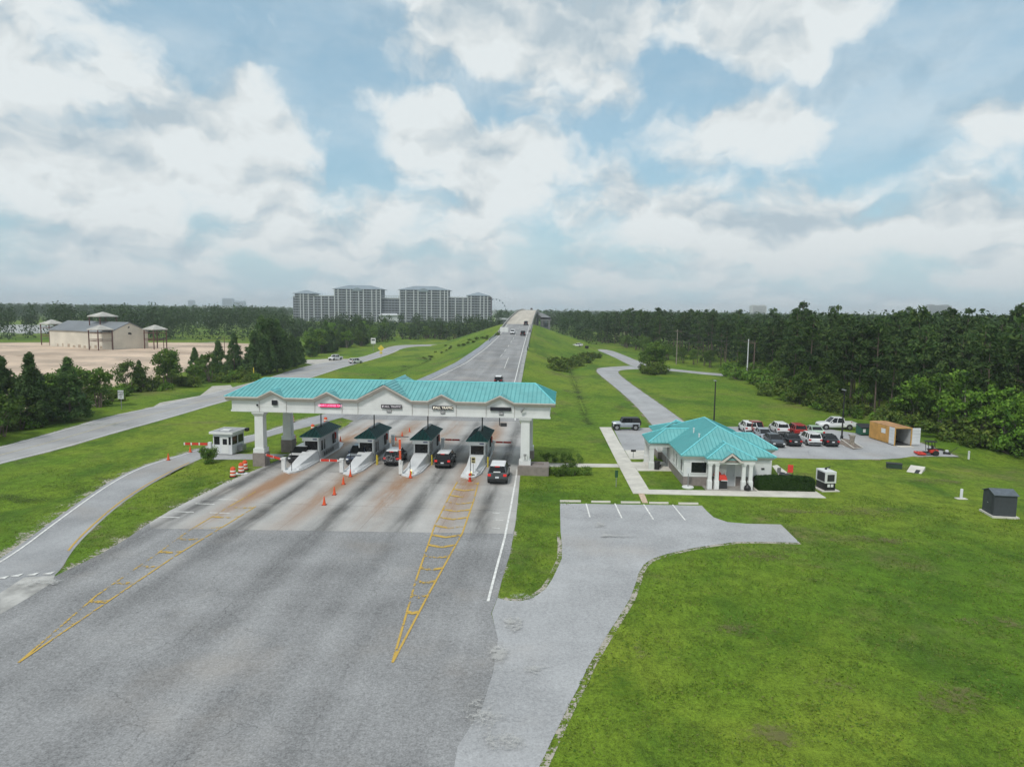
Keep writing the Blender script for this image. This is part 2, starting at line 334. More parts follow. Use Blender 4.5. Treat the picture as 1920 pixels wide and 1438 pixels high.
# ------------------------------------------------------------------ mesh helpers
class MB:
    def __init__(s): s.v = []; s.f = []; s.mi = []; s.M = None; s.k = 0
    def add(s, vs, fs):
        o = len(s.v)
        if s.M is not None: vs = [tuple(s.M @ Vector(p)) for p in vs]
        s.v += [tuple(p) for p in vs]; s.f += [tuple(i+o for i in f) for f in fs]; s.mi += [s.k]*len(fs); return s
    def box(s, x0, y0, z0, x1, y1, z1):
        return s.add([(x0,y0,z0),(x1,y0,z0),(x1,y1,z0),(x0,y1,z0),(x0,y0,z1),(x1,y0,z1),(x1,y1,z1),(x0,y1,z1)],
                     [(0,3,2,1),(4,5,6,7),(0,1,5,4),(1,2,6,5),(2,3,7,6),(3,0,4,7)])
    def frustum(s, b0, z0, b1, z1):         # rects (x0,y0,x1,y1)
        v = [(b0[0],b0[1],z0),(b0[2],b0[1],z0),(b0[2],b0[3],z0),(b0[0],b0[3],z0),(b1[0],b1[1],z1),(b1[2],b1[1],z1),(b1[2],b1[3],z1),(b1[0],b1[3],z1)]
        return s.add(v, [(0,3,2,1),(4,5,6,7),(0,1,5,4),(1,2,6,5),(2,3,7,6),(3,0,4,7)])
    def prism(s, poly, z0, z1):
        n = len(poly); v = [(*p[:2], z0) for p in poly]+[(*p[:2], z1) for p in poly]
        return s.add(v, [tuple(range(n-1, -1, -1)), tuple(range(n, 2*n))]+[(i, (i+1) % n, n+(i+1) % n, n+i) for i in range(n)])
    def yprism(s, poly, y0, y1):            # poly in (x,z)
        n = len(poly); v = [(p[0], y0, p[1]) for p in poly]+[(p[0], y1, p[1]) for p in poly]
        return s.add(v, [tuple(range(n)), tuple(range(2*n-1, n-1, -1))]+[((i+1) % n, i, n+i, n+(i+1) % n) for i in range(n)])
    def xprism(s, poly, x0, x1):            # poly in (y,z)
        n = len(poly); v = [(x0, p[0], p[1]) for p in poly]+[(x1, p[0], p[1]) for p in poly]
        return s.add(v, [tuple(range(n-1, -1, -1)), tuple(range(n, 2*n))]+[(i, (i+1) % n, n+(i+1) % n, n+i) for i in range(n)])
    def tube(s, p0, p1, r0, r1=None, n=8, cap=True):
        r1 = r0 if r1 is None else r1; p0 = Vector(p0); p1 = Vector(p1); a = (p1-p0).normalized()
        u = a.orthogonal().normalized(); w_ = a.cross(u); v = []
        for p, r in ((p0, r0), (p1, r1)): v += [p+(u*math.cos(2*PI*i/n)+w_*math.sin(2*PI*i/n))*r for i in range(n)]
        f = [(i, (i+1) % n, n+(i+1) % n, n+i) for i in range(n)]
        if cap: f += [tuple(range(n-1, -1, -1)), tuple(range(n, 2*n))]
        return s.add(v, f)
    def lathe(s, prof, cx=0, cy=0, n=14):   # prof (r,z)
        v = []; f = []
        for r, z in prof: v += [(cx+r*math.cos(2*PI*i/n), cy+r*math.sin(2*PI*i/n), z) for i in range(n)]
        for k in range(len(prof)-1):
            for i in range(n): f.append((k*n+i, k*n+(i+1) % n, (k+1)*n+(i+1) % n, (k+1)*n+i))
        f += [tuple(range(n-1, -1, -1)), tuple(range((len(prof)-1)*n, len(prof)*n))]
        return s.add(v, f)
    def poly(s, pts): return s.add(pts, [tuple(range(len(pts)))])
    def build(s, name, m, parent=None, smooth=False, bevel=0.):
        me = bpy.data.meshes.new(name); me.from_pydata(s.v, [], s.f)
        for x in (m if isinstance(m, (list, tuple)) else [m]): me.materials.append(x)
        if any(s.mi): me.polygons.foreach_set('material_index', s.mi)
        if smooth: me.polygons.foreach_set('use_smooth', [True]*len(me.polygons))
        me.update()
        if smooth == 'a': me.set_sharp_from_angle(angle=R(38))
        o = bpy.data.objects.new(name, me); C.objects.link(o)
        if bevel:
            bv = o.modifiers.new('bevel', 'BEVEL'); bv.width = bevel; bv.segments = 2; bv.limit_method = 'ANGLE'; bv.angle_limit = R(35)
        if parent: o.parent = parent
        return o
def tag(o, label=None, cat=None, group=None, kind=None):
    if label: o['label'] = label
    if cat: o['category'] = cat
    if group: o['group'] = group
    if kind: o['kind'] = kind
    return o
def thing(name, label, cat, loc=(0,0,0), rz=0., group=None):
    o = bpy.data.objects.new(name, None); C.objects.link(o); o.location = loc; o.rotation_euler = (0, 0, rz)
    return tag(o, label, cat, group)
def kids(o): return [c for c in bpy.data.objects if c.parent == o]
def copy_tree(o, parent=None):
    c = o.copy(); C.objects.link(c); c.parent = parent
    for ch in kids(o): copy_tree(ch, c)
    return c
def dup(root, loc, rz, label, group=None, s=None):
    c = copy_tree(root); c.location = loc; c.rotation_euler = (0, 0, rz)
    if s: c.scale = (s, s, s) if not isinstance(s, tuple) else s
    c['label'] = label
    if group: c['group'] = group
    return c
def text(name, s, h, m, parent, loc, rot=(PI/2, 0, 0), stretch=1.):
    cu = bpy.data.curves.new('t', 'FONT'); cu.body = s; cu.size = h*1.42; cu.extrude = .006; cu.align_x = 'CENTER'; cu.align_y = 'CENTER'; cu.resolution_u = 3; cu.offset = .002
    t = bpy.data.objects.new('t', cu); C.objects.link(t)
    me = bpy.data.meshes.new_from_object(t.evaluated_get(bpy.context.evaluated_depsgraph_get())); bpy.data.objects.remove(t)
    me.materials.clear(); me.materials.append(m); me.name = name
    o = bpy.data.objects.new(name, me); C.objects.link(o); o.parent = parent; o.location = loc; o.rotation_euler = rot; o.scale = (stretch, 1, 1)
    return o
def seams(mb, pts, e0, e1, step=.5, wd=.045, ht=.045, mi=1):
    """standing seams on the planar roof face pts, running uphill from eave line e0-e1"""
    pts = [Vector(p) for p in pts]; a = (Vector(e1)-Vector(e0)); a.normalize(); n = (Vector(e1)-Vector(e0)).cross(max(pts, key=lambda p: p.z)-Vector(e0))
    n.normalize()
    if n.z < 0: n = -n
    up = n.cross(a); o = Vector(e0)
    if up.z < 0: up = -up
    P = [((p-o).dot(a), (p-o).dot(up)) for p in pts]; s0 = min(p[0] for p in P); s1 = max(p[0] for p in P)
    k0 = mb.k; mb.k = mi; x = s0+step*.5
    while x < s1-.02:
        hit = []
        for (x0, y0), (x1, y1) in zip(P, P[1:]+P[:1]):
            if (x0-x)*(x1-x) < 0: hit.append(y0+(y1-y0)*(x-x0)/(x1-x0))
        hit.sort()
        for y0, y1 in zip(hit[::2], hit[1::2]):
            if y1-y0 > .08:
                q = [o+a*(x+sx*wd/2)+up*y+n*h_ for h_ in (-.01, ht) for (sx, y) in ((-1, y0), (1, y0), (1, y1), (-1, y1))]
                mb.add(q, [(4,5,6,7),(0,1,5,4),(1,2,6,5),(2,3,7,6),(3,0,4,7)])
        x += step
    mb.k = k0
def hip_roof(x0, y0, x1, y1, ze, zr, inset=None, axis='y', step=.5, th=.12, ends=(True, True), cap=.09):
    """closed hip roof with seams and ridge caps; ridge along axis"""
    mb = MB()
    if axis == 'y':
        cx = (x0+x1)/2; i = inset if inset is not None else (x1-x0)/2
        a, c = (cx, y0+(i if ends[0] else 0), zr), (cx, y1-(i if ends[1] else 0), zr)
        q = [(x0,y0,ze),(x1,y0,ze),(x1,y1,ze),(x0,y1,ze)]
        faces = [([q[0], q[1], a], q[0], q[1]), ([q[1], q[2], c, a], q[1], q[2]), ([q[2], q[3], c], q[2], q[3]), ([q[3], q[0], a, c], q[3], q[0])]
        hips = [(q[0], a), (q[1], a), (q[2], c), (q[3], c), (a, c)]
    else:
        cy = (y0+y1)/2; i = inset if inset is not None else (y1-y0)/2
        a, c = (x0+(i if ends[0] else 0), cy, zr), (x1-(i if ends[1] else 0), cy, zr)
        q = [(x0,y0,ze),(x1,y0,ze),(x1,y1,ze),(x0,y1,ze)]
        faces = [([q[0], q[1], c, a], q[0], q[1]), ([q[1], q[2], c], q[1], q[2]), ([q[2], q[3], a, c], q[2], q[3]), ([q[3], q[0], a], q[3], q[0])]
        hips = [(q[0], a), (q[3], a), (q[1], c), (q[2], c), (a, c)]
    for f, e0, e1 in faces: mb.poly(f); seams(mb, f, e0, e1, step)
    mb.poly([q[3], q[2], q[1], q[0]])
    if th: mb.box(x0, y0, ze-th, x1, y1, ze-.004)
    mb.k = 2
    for p0, p1 in hips: mb.tube(p0, p1, cap, n=6)
    mb.k = 0
    return mb
ROOFM = None
def sheet(name, pts, m, z=.02, kind='structure', terrain=False, sub=0):
    """flat paved sheet from ground points"""
    bm = bmesh.new(); vs = [bm.verts.new((p[0], p[1], z)) for p in pts]; f = bm.faces.new(vs)
    if f.normal.z < 0: f.normal_flip()
    bmesh.ops.triangulate(bm, faces=bm.faces[:]); me = bpy.data.meshes.new(name); bm.to_mesh(me); bm.free()
    for p in me.polygons: pass
    me.materials.append(m); o = bpy.data.objects.new(name, me); C.objects.link(o)
    return tag(o, kind=kind)
def dense(pts, step=2.0, closed=False):
    out = []; P = list(pts)+([pts[0]] if closed else [])
    for a, c in zip(P, P[1:]):
        n = max(1, int(math.hypot(c[0]-a[0], c[1]-a[1])/step))
        out += [tuple(a[k]+(c[k]-a[k])*i/n for k in range(len(a))) for i in range(n)]
    if not closed: out.append(tuple(P[-1]))
    return out
def smooth(pts, it=2):
    for _ in range(it):
        q = [pts[0]]
        for a, c in zip(pts, pts[1:]):
            q += [tuple(a[k]*.75+c[k]*.25 for k in range(len(a))), tuple(a[k]*.25+c[k]*.75 for k in range(len(a)))]
        pts = q+[pts[-1]]
    return pts
def ribbon(name, left, right, m, zf, kind='structure', attr=None, z=.02):
    """strip between two polylines with equal counts, zf(x,y) gives height"""
    v = []; f = []
    for a, c in zip(left, right): v += [(a[0], a[1], zf(a[0], a[1])+z), (c[0], c[1], zf(c[0], c[1])+z)]
    for i in range(len(left)-1): f.append((2*i, 2*i+1, 2*i+3, 2*i+2))
    me = bpy.data.meshes.new(name); me.from_pydata(v, [], f); me.materials.append(m)
    if attr:
        A_ = me.attributes.new('e', 'FLOAT', 'POINT'); A_.data.foreach_set('value', [attr[i % 2] for i in range(len(v))])
    o = bpy.data.objects.new(name, me); C.objects.link(o); return tag(o, kind=kind)
def offset(pts, d):
    out = []
    for i, p in enumerate(pts):
        a = pts[max(0, i-1)]; c = pts[min(len(pts)-1, i+1)]; dx, dy = c[0]-a[0], c[1]-a[1]; L = math.hypot(dx, dy) or 1
        out.append((p[0]-dy/L*d, p[1]+dx/L*d))
    return out
def strip(name, pts, wd, m, z=.03, zf=None, attr=None, kind='structure', step=2.):
    pts = dense(pts, step); return ribbon(name, offset(pts, wd/2), offset(pts, -wd/2), m, zf or (lambda x, y: 0.), kind, attr, z)
def verge(name, pts, wd, m, z=.012, zf=None):
    """ragged strip from the pavement edge pts outwards to the left by wd"""
    pts = dense(pts, 1.5); ins = offset(pts, -.35); return ribbon(name, offset(pts, wd), ins, m, zf or (lambda x, y: 0.), 'structure', (0., .66), z)
flat0 = lambda x, y: 0.
roadz = lambda x, y: E(y)

# ------------------------------------------------------------------ ground
def axis_pts(lo, hi, st, ext):
    a = list(np.arange(lo, hi+.01, st)); q = hi; s = st
    while q < ext: s *= 1.35; q += s; a.append(q)
    q = lo; s = st
    while q > -ext: s *= 1.35; q -= s; a.insert(0, q)
    return a
gx = axis_pts(-105, 105, 2.5, 14000); gy = [y for y in axis_pts(-30, 470, 2.5, 14000) if y > -400]
vs = []
for y in gy:
    for x in gx:
        z = H(x, y) if -110 < x < 120 and 30 < y < 480 else 0.
        vs.append((x, y, z))
nx = len(gx)
fs = [(j*nx+i, j*nx+i+1, (j+1)*nx+i+1, (j+1)*nx+i) for j in range(len(gy)-1) for i in range(nx-1)]
me = bpy.data.meshes.new('ground'); me.from_pydata(vs, [], fs); me.materials.append(M_GRASS)
me.polygons.foreach_set('use_smooth', [True]*len(fs)); me.update()
tag_g = bpy.data.objects.new('ground', me); C.objects.link(tag_g); tag(tag_g, kind='structure')

# sandy lot and pale flats on the left
g0 = lambda L, z=0.: [at(x, y, z) for x, y in L]
lot = g0([(-260,646),(0,642.5),(100,642),(420,642.5),(500,646),(545,664),(470,672),(440,682),(330,700),(262,722),(215,742),(150,775),(-60,775),(-300,740)])
sheet('sand_lot', lot, M_SAND, .02)
sheet('sand_flat', g0([(-500,606),(-100,607),(60,609),(170,611),(180,620),(60,626),(-100,624),(-500,622)]), mat('pale_sand', (.33,.34,.33), .9, .3, .02), .02)
sheet('far_field', g0([(-400,624.5),(0,623.5),(32,624),(20,630),(-100,634),(-400,634)]), mat('far_field_green', (.16,.24,.06), .9, .15, .03), .03)
# ------------------------------------------------------------------ highway
Rpx = [(933,1120),(943,1080),(956,1040),(966,985),(971,940),(974,905),(977,880),(979,850),(979,800)]
Re = [at(x, y) for x, y in Rpx]
left_near = smooth([at(*p) for p in [(110,1077),(213,1027),(300,967),(377,928),(433,900),(490,877),(545,853),(600,830),(640,805),(665,788)]], 1)
near = [(-80, -12), (-70, 10), at(-300,1290), at(-60,1190), at(0,1135), at(60,1103)]+left_near+[(-24.6, 112), (1.3, 112)]+list(reversed(Re))
near += [at(*p) for p in [(921,1150),(935,1200),(925,1260),(905,1330),(870,1400),(850,1470)]]+[(4, 9), (6, -12)]
sheet('highway', near, M_ASPH, .02)
# concrete slab at the plaza
cr = [p for p in Re if p[1] > 54.3]
conc = [p for p in left_near if p[1] > 54.7 and p[1] < 112]
sheet('concrete_slab', [at(282,991)]+conc+[(-24.4, 111), (1.2, 111)]+list(reversed(cr))+[at(961,1001)], M_CONC, .026)
# road climbing to the bridge
ys = list(np.arange(111, 346, 3.))
hw = ribbon('highway_ramp', [(xl(y), y) for y in ys], [(xr(y), y) for y in ys], M_ASPH, roadz, z=.02)
sheet_sh = ribbon('gravel_shoulder', [(xl(y)-interp(y, [(120,.2),(165,2.4),(260,2.0),(285,.4)]), y) for y in ys if y < 286], [(xl(y)+.2, y) for y in ys if y < 286], mat('shoulder_gravel', (.25,.27,.30), .95, .2, 1, bump=.4), roadz, z=.0)
sheet_sr = ribbon('gravel_shoulder', [(xr(y)-.2, y) for y in ys if y > 118], [(xr(y)+.9, y) for y in ys if y > 118], mat('shoulder_gravel_pale', (.30,.31,.30), .95, .25, 1, bump=.4), roadz, z=.0)
def mark(name, pts, wd, m, z=.045, zf=None, rag=False):
    o = strip(name, pts, wd, m, z, zf, None); 
    if rag:
        n = len(o.data.vertices); A_ = o.data.attributes.new('e', 'FLOAT', 'POINT'); A_.data.foreach_set('value', [rag]*n)
    return o
mark('edge_line', [(xr(y)-.7, y) for y in range(112, 345, 4)], .2, M_WMARK, .04, roadz)
mark('edge_line', [(xl(y)+.9, y) for y in range(135, 345, 4)], .2, M_WMARK, .04, roadz)
for y0 in range(214, 340, 14): mark('lane_line', [((xl(y)+xr(y))*.5+.9+max(0,(y-250))*.0, y) for y in (y0, y0+3, y0+6)], .16, M_WMARK, .04, roadz)
mark('lane_line', [(xr(y)-4.4, y) for y in (188, 194, 200, 206, 212)], .14, M_WMARK, .04, roadz)
mark('edge_line', [at(x, y) for x, y in [(915,1128),(932,1062),(946,1010),(957,955),(966,905),(970,880)]], .17, M_WMARK)
# yellow gores
def gore(tip, L, Rr, n, droop=.25, rag=.84):
    Lw = [at(*p) for p in L]; Rw = [at(*p) for p in Rr]; t = at(*tip)
    mark('gore_marking', [t]+Lw, .13, M_YMARK, rag=rag-.08); mark('gore_marking', [t]+Rw, .13, M_YMARK, .0485, rag=rag)
    def along(pl, y):
        for a, c in zip(pl, pl[1:]):
            if (a[1]-y)*(c[1]-y) <= 0 and a[1] != c[1]: k = (y-a[1])/(c[1]-a[1]); return a[0]+(c[0]-a[0])*k
        return pl[-1][0]
    y0 = t[1]+4.; y1 = min(Lw[-1][1], Rw[-1][1]); y0 = t[1]+(y1-t[1])*.16
    for i in range(n):
        y = y0+(y1-y0)*i/(n-1)*.985; a = along([t]+Lw, y); c = along([t]+Rw, y)
        pts = [(a+(c-a)*k, y-(.5-abs(k-.5))*2*min(1.1, (c-a)*droop)) for k in (0, .15, .3, .5, .7, .85, 1)]
        mark('gore_marking', pts, .36, M_YMARK, .053+.0003*i, rag=rag-.22)
YR = .70
gore((736,1243), [(780,1088),(815,986),(843,930),(858,903)], [(806,1110),(867,1000),(888,940),(897,905)], 14)
gore((35,1243), [(180,1118),(290,1042),(355,995),(430,950),(480,922)], [(200,1130),(330,1042),(390,1005),(440,975),(480,950)], 9, .1, .74)
# ------------------------------------------------------------------ left bypass lane
byL = smooth([at(*p) for p in [(-120,1110),(0,1050),(100,975),(200,905),(265,873),(330,855),(372,841),(444,821),(487,812),(522,800.5),(570,786),(613,775),(665,763)]], 2)
byR = smooth([at(*p) for p in [(0,1140),(60,1103),(110,1077),(136,1030),(180,985),(232,940),(296,899),(372,861),(444,835),(487,824),(522,813),(580,800),(640,783)]], 2)
n_ = 90
def resample(pl, n):
    d_ = [0]
    for a, c in zip(pl, pl[1:]): d_.append(d_[-1]+math.hypot(c[0]-a[0], c[1]-a[1]))
    out = []
    for i in range(n):
        t = d_[-1]*i/(n-1); k = max(0, min(len(pl)-2, next((j for j in range(len(d_)-1) if d_[j+1] >= t), len(pl)-2)))
        u = (t-d_[k])/max(1e-6, d_[k+1]-d_[k]); out.append((pl[k][0]+(pl[k+1][0]-pl[k][0])*u, pl[k][1]+(pl[k+1][1]-pl[k][1])*u))
    return out
ribbon('bypass_lane', resample(byL, n_), resample(byR, n_), M_RAMP, flat0, z=.014)
sheet('bypass_merge', [byL[-1]]+[at(*p) for p in [(700,751),(735,742)]]+[(-24.2, 125), (-22, 118), (-21, 108), at(665,790)]+[byR[-1]], M_ASPH, .0165)
mark('edge_line', offset(resample(byL, n_), -.45)[:70], .16, M_WMARK, .035)
mark('edge_line', offset(resample(byR, n_), .3)[12:48], .15, M_YMARK, .035, rag=.9)
verge('sandy_verge', byL[3:-6], 1.7, M_VERGE, .010)
verge('sandy_verge', left_near, 1.5, M_VERGE, .011)
verge('dirt_verge', list(reversed(byR[6:])), .9, M_DIRT, .009)
# pale sand washed over the merge
sheet('sand_wash', [at(*p) for p in [(0,1112),(45,1083),(103,1079),(98,1092),(55,1120),(0,1152)]], mat('pale_sand2', (.37,.365,.35), .9, .3, .7, bump=.3), .0235)
def teeth(L):
    for x, y in L:
        p = Vector((*at(x, y), 0)); mb = MB(); mb.poly([(p.x-.32, p.y-.05, .05), (p.x+.28, p.y-.05, .05), (p.x+.25, p.y+.5, .05)]); tag(mb.build('yield_marking', M_WMARK), kind='structure')
teeth([(2,1085),(28,1081),(58,1079),(88,1077)])
for x, y in [(385,945),(412,962),(428,937),(345,960),(318,970)]:
    p = at(x, y); mark('rumble_marking', [(p[0]-.9, p[1]), (p[0]+.9, p[1]-.1)], .15, M_WMARK)
for x, y in [(930,962),(936,975),(929,990)]:
    p = at(x, y); mark('rumble_marking', [(p[0]-.3, p[1]), (p[0]+.35, p[1]-.2)], .12, M_WMARK)
# ------------------------------------------------------------------ frontage road left
fT = smooth([at(*p) for p in [(-300,925),(-100,862),(0,838),(109,808),(197,782),(284,764),(328,753.5),(420,731),(506,708),(556,691),(610,679),(675,671),(708,660),(725,652),(742,648),(765,646.6),(838,645.6)]], 1)
fB = smooth([at(*p) for p in [(-300,960),(-120,903),(0,870),(122,840),(219,811),(328,781),(420,753),(500,733),(580,710),(640,690),(653,686.5),(708,672),(737,662),(754,653.5),(775,650),(800,649),(838,648)]], 1)
ribbon('frontage_road', resample(fT, 160), resample(fB, 160), M_ROAD2, flat0, z=.015)
mid = [((a[0]+c[0])/2, (a[1]+c[1])/2) for a, c in zip(resample(fT, 160), resample(fB, 160))]
mark('centre_line', mid[:110], .22, mat('faded_yellow', (.44,.40,.28), .8, .2, 2), .03)
mark('edge_line', offset(resample(fB, 160), .45)[:135], .18, M_WMARK, .03)
mark('edge_line', offset(resample(fT, 160), -.45)[:135], .18, M_WMARK, .03)
verge('sandy_verge', fT[4:-4], 1.2, M_VERGE, .009)
verge('dirt_verge', list(reversed(fB[4:-8])), .8, M_DIRT, .008)
sheet('gravel_apron', g0([(284,765),(300,755),(375,742),(398,724),(432,722),(440,730),(420,734),(350,751)]), mat('apron_gravel', (.42,.40,.36), .95, .2, .5, bump=.3), .012)
sheet('gravel_apron', g0([(585,684),(560,678),(572,675),(612,673),(650,673),(676,671.5),(640,677),(610,681)]), mat('apron_gravel', (.42,.40,.36)), .012)
# ------------------------------------------------------------------ access drive, side road and lots on the right
aL = smooth([at(*p) for p in [(1228,803),(1192,760),(1156,728),(1118,698),(1119,691),(1136,688.5),(1182,686)]], 2)
aR = smooth([at(*p) for p in [(1300,803),(1240,759),(1183,720),(1158,700),(1160,694.5),(1180,692.5),(1200,692)]], 2)
ribbon('access_drive', resample(aL, 60), resample(aR, 60), M_DRIVE, flat0, z=.014)
verge('dirt_verge', resample(aL, 60), 1.6, M_DIRT, .009); verge('dirt_verge', list(reversed(resample(aR, 60))), 1.3, M_DIRT, .010)
sT = smooth([at(*p) for p in [(1080,650),(1105,651.5),(1123,654.6),(1144,656.5),(1168,665),(1196,677),(1225,687),(1252,691),(1340,700),(1440,707)]], 1)
sB = smooth([at(*p) for p in [(1080,652),(1105,653.5),(1121,657),(1148,668),(1177,683),(1199,692),(1225,693),(1252,695),(1338,704),(1440,712)]], 1)
ribbon('side_road', resample(sT, 60), resample(sB, 60), M_DRIVE, flat0, z=.018)
lotp = [(1151,805.5),(1230,801),(1380,800),(1537,802),(1613,813.5),(1641,817),(1727,830.5),(1770,846),(1799,856.5),(1712,855.5),(1690,859),(1661,861),(1577,861.5),(1459,858.5),(1330,850),(1170,844)]
sheet('parking_lot', g0(lotp), M_DRIVE, .016)
lw = [at(*p) for p in lotp]
verge('dirt_verge', lw[5:10], 1.8, M_DIRT, .011); verge('dirt_verge', lw[10:14], .9, M_DIRT, .011)
sheet('planting_island', g0([(1580,822),(1590,824),(1616,841),(1600,843),(1572,832)]), mat('mulch', (.19,.155,.13), .95, .3, 2, bump=.5), .05)
for a, c in [((1577,824),(1602,842)), ((1602,842),(1617,841)), ((1592,824),(1618,840.5))]:
    p, q_ = at(*a), at(*c); tag(strip('kerb', [p, q_], .18, M_WALK, .10), kind='structure')
for x in [(1475,838,1452,822),(1511,838,1488,822),(1547,838,1522,822),(1584,838,1560,822),(1440,836,1424,822)]:
    mark('bay_line', [at(x[0], x[1]), at(x[2], x[3])], .12, M_WMARK, .03)
# walks
def slab(name, px, z=.06, m=None):
    mb = MB(); mb.prism([at(*p) for p in px], -.05, z); return tag(mb.build(name, m or M_WALK), kind='structure')
slab('sidewalk', [(1124,801.5),(1146,801.5),(1161.5,830),(1180,860.5),(1195,883),(1217,919),(1213,926),(1187,925.5),(1158.7,871),(1138.4,830)])
slab('sidewalk', [(1171.5,844.5),(1220,845),(1220,861),(1181,861)], .056); slab('sidewalk', [(1184,867),(1224,867),(1236,883),(1196,883)], .056)
slab('sidewalk', [(1000,868.5),(1157.5,870.5),(1161,876.3),(1000,875)], .053)
slab('sidewalk', [(1213,918.5),(1326,920),(1326,908),(1350,905),(1470,905),(1448,874),(1457,872),(1489,896),(1549,934),(1210,926.3)], .058)
slab('brick_path', [(1197,925.8),(1208,926),(1215,943.5),(1204,942.5)], .05, mat('brick_pavers', (.52,.40,.30), .9, .3, 4))
for t_ in range(12):                                       # joints cut across the long walk
    k = (t_+.5)/12; a = (1124+(1187-1124)*k, 801.5+124*k); c = (1146+(1215-1146)*k, 801.5+118*k)
    mark('walk_joint', [at(*a, .06), at(*c, .06)], .035, mat('joint_grey', (.30,.29,.27)), .063)
small = smooth([at(*p) for p in [(1050,944),(1315.7,948),(1325,958),(1338,970),(1364,979),(1400,982),(1464,983.4),(1499,1017.5),(1440,1016),(1381,1016),(1334,1022),(1292,1029),(1250.6,1038.5),(1222,1048),(1207,1058.5),(1197,1075),(1194,1087),(1187,1107),(1180.5,1123.7),(1158,1160),(1134,1197),(1104,1247),(1085,1288),(1067,1320.6),(1027,1404),(1005,1450),(970,1540)]], 0)
lp = [(5, 8), (-30, 8), at(700,1300), at(850,1160), at(933,1121)]
lp2 = [at(*p) for p in [(950,1126),(977,1127),(1000,1121),(1023.5,1104),(1036,1085),(1047,1062),(1053.6,1047),(1054,1020),(1051,997)]]
sheet('front_parking', small+[(9, 6), (-2, 6), at(845,1480), at(858,1400), at(903,1330), at(925,1260), at(934,1200), at(922,1150), at(933,1121)]+lp2, M_DRIVE, .023)
ev = small[7:-1]
verge('sandy_verge', list(reversed(ev)), 2.3, M_VERGE, .0145)
verge('sandy_verge', [lp2[-1]]+lp2[::-1]+[at(940,1122)], 0.9, M_VERGE, .0135)
verge('sandy_verge', list(reversed(Re[:-1])), .55, M_VERGE, .0125)
for a, c in [((1099,944.5),(1106,970)),((1153,944.5),(1166,972)),((1207,946),(1225,974)),((1261,946.5),(1285,976))]: mark('bay_line', [at(*a), at(*c)], .13, M_WMARK, .04)
M_DUST = verge_mat('pale_dust', (.47,.465,.45), (.42,.42,.41), .5, .75)
M_OIL = verge_mat('dark_worn_asphalt', (.13,.135,.14), (.16,.165,.17), 1.0, .3)
# weeds in the ditches
for (a, c, wd, dp) in DITCH[:4]:
    pts = dense([a, c], 3); L_ = [(x-2.6, y) for x, y in pts]; R_ = [(x+.1, y) for x, y in pts]; R2 = [(x+2.6, y) for x, y in pts]
    ribbon('ditch_weeds', L_, R_, M_WEED, H, 'structure', (0., .85), .05); ribbon('ditch_weeds', R2, R_, M_WEED, H, 'structure', (0., .85), .055)
# bare earth patches on the slopes
PZ = .045
def patch(px, r, m=None, n=16, name='bare_patch'):
    global PZ; PZ += .0022; c = G(*px); v = [(c.x, c.y, H(c.x, c.y)+PZ)]; e_ = [.78]
    for k, rr in ((.5, .55), (1., -.35)):
        for i in range(n):
            x = c.x+r[0]*k*math.cos(2*PI*i/n)*random.uniform(.8, 1.15); y = c.y+r[1]*k*math.sin(2*PI*i/n)*random.uniform(.8, 1.15); v.append((x, y, H(x, y)+PZ)); e_.append(rr)
    f = [(0, 1+i, 1+(i+1) % n) for i in range(n)]+[(1+i, 1+n+i, 1+n+(i+1) % n, 1+(i+1) % n) for i in range(n)]
    me = bpy.data.meshes.new(name); me.from_pydata(v, [], f); me.materials.append(m or M_SOFT); A_ = me.attributes.new('e', 'FLOAT', 'POINT'); A_.data.foreach_set('value', e_)
    o = bpy.data.objects.new(name, me); C.objects.link(o); tag(o, kind='structure')
for px, r in [((1045,700),(4,9)),((1065,735),(3,8)),((1160,765),(2.5,9)),((1012,760),(1.2,10)),((790,672),(5,7)),((1030,775),(3,5)),((1420,1045),(4.5,2.2)),((1540,900),(7,4)),((1620,960),(9,3)),((1480,960),(5,1.6)),((1770,905),(7,2.5)),((1640,1020),(6,2)),((1380,1180),(4,2)),((1800,1330),(4,2.5)),((1450,1400),(3,2)),((1880,1180),(5,2)),((1700,880),(6,2.5)),((250,960),(1.6,1.)),((1240,1290),(1.6,1.6)),((1560,1300),(2.6,1.2)),((1200,1240),(.8,2.2))]: patch(px, r)
for px, r in [((130,920),(5,2.2)),((40,942),(6,2.5)),((215,900),(4,1.6)),((760,688),(6,4))]: patch(px, r, M_WEED)
for px, r in [((1180,1300),(5,3)),((1500,1200),(8,4)),((1750,1250),(6,3)),((1350,1130),(5,2)),((1650,1050),(9,3)),((1800,1120),(6,3)),((600,740),(9,4)),((150,800),(14,4))]: patch(px, r, M_GRN)

for px, r in [((955,1175),(1.3,2.2)),((985,1122),(1.6,1.0)),((905,1370),(1.6,3.)),((1125,990),(1.2,1.6)),((1000,1260),(2.2,.9)),((935,1250),(.9,3.)),((60,1105),(3,1.4)),((1160,1010),(3,.7)),((960,1420),(2,1.5))]: patch(px, r, M_DUST, name='dust_wash')
for px, r in [((560,1300),(2.2,6)),((700,1090),(1.2,9)),((300,1180),(1.6,7)),((880,1050),(1.0,9)),((1240,958),(1.0,.5)),((1080,955),(.9,.5)),((1180,957),(.9,.5)),((420,1110),(1.3,7))]: patch(px, r, M_OIL, name='worn_patch')

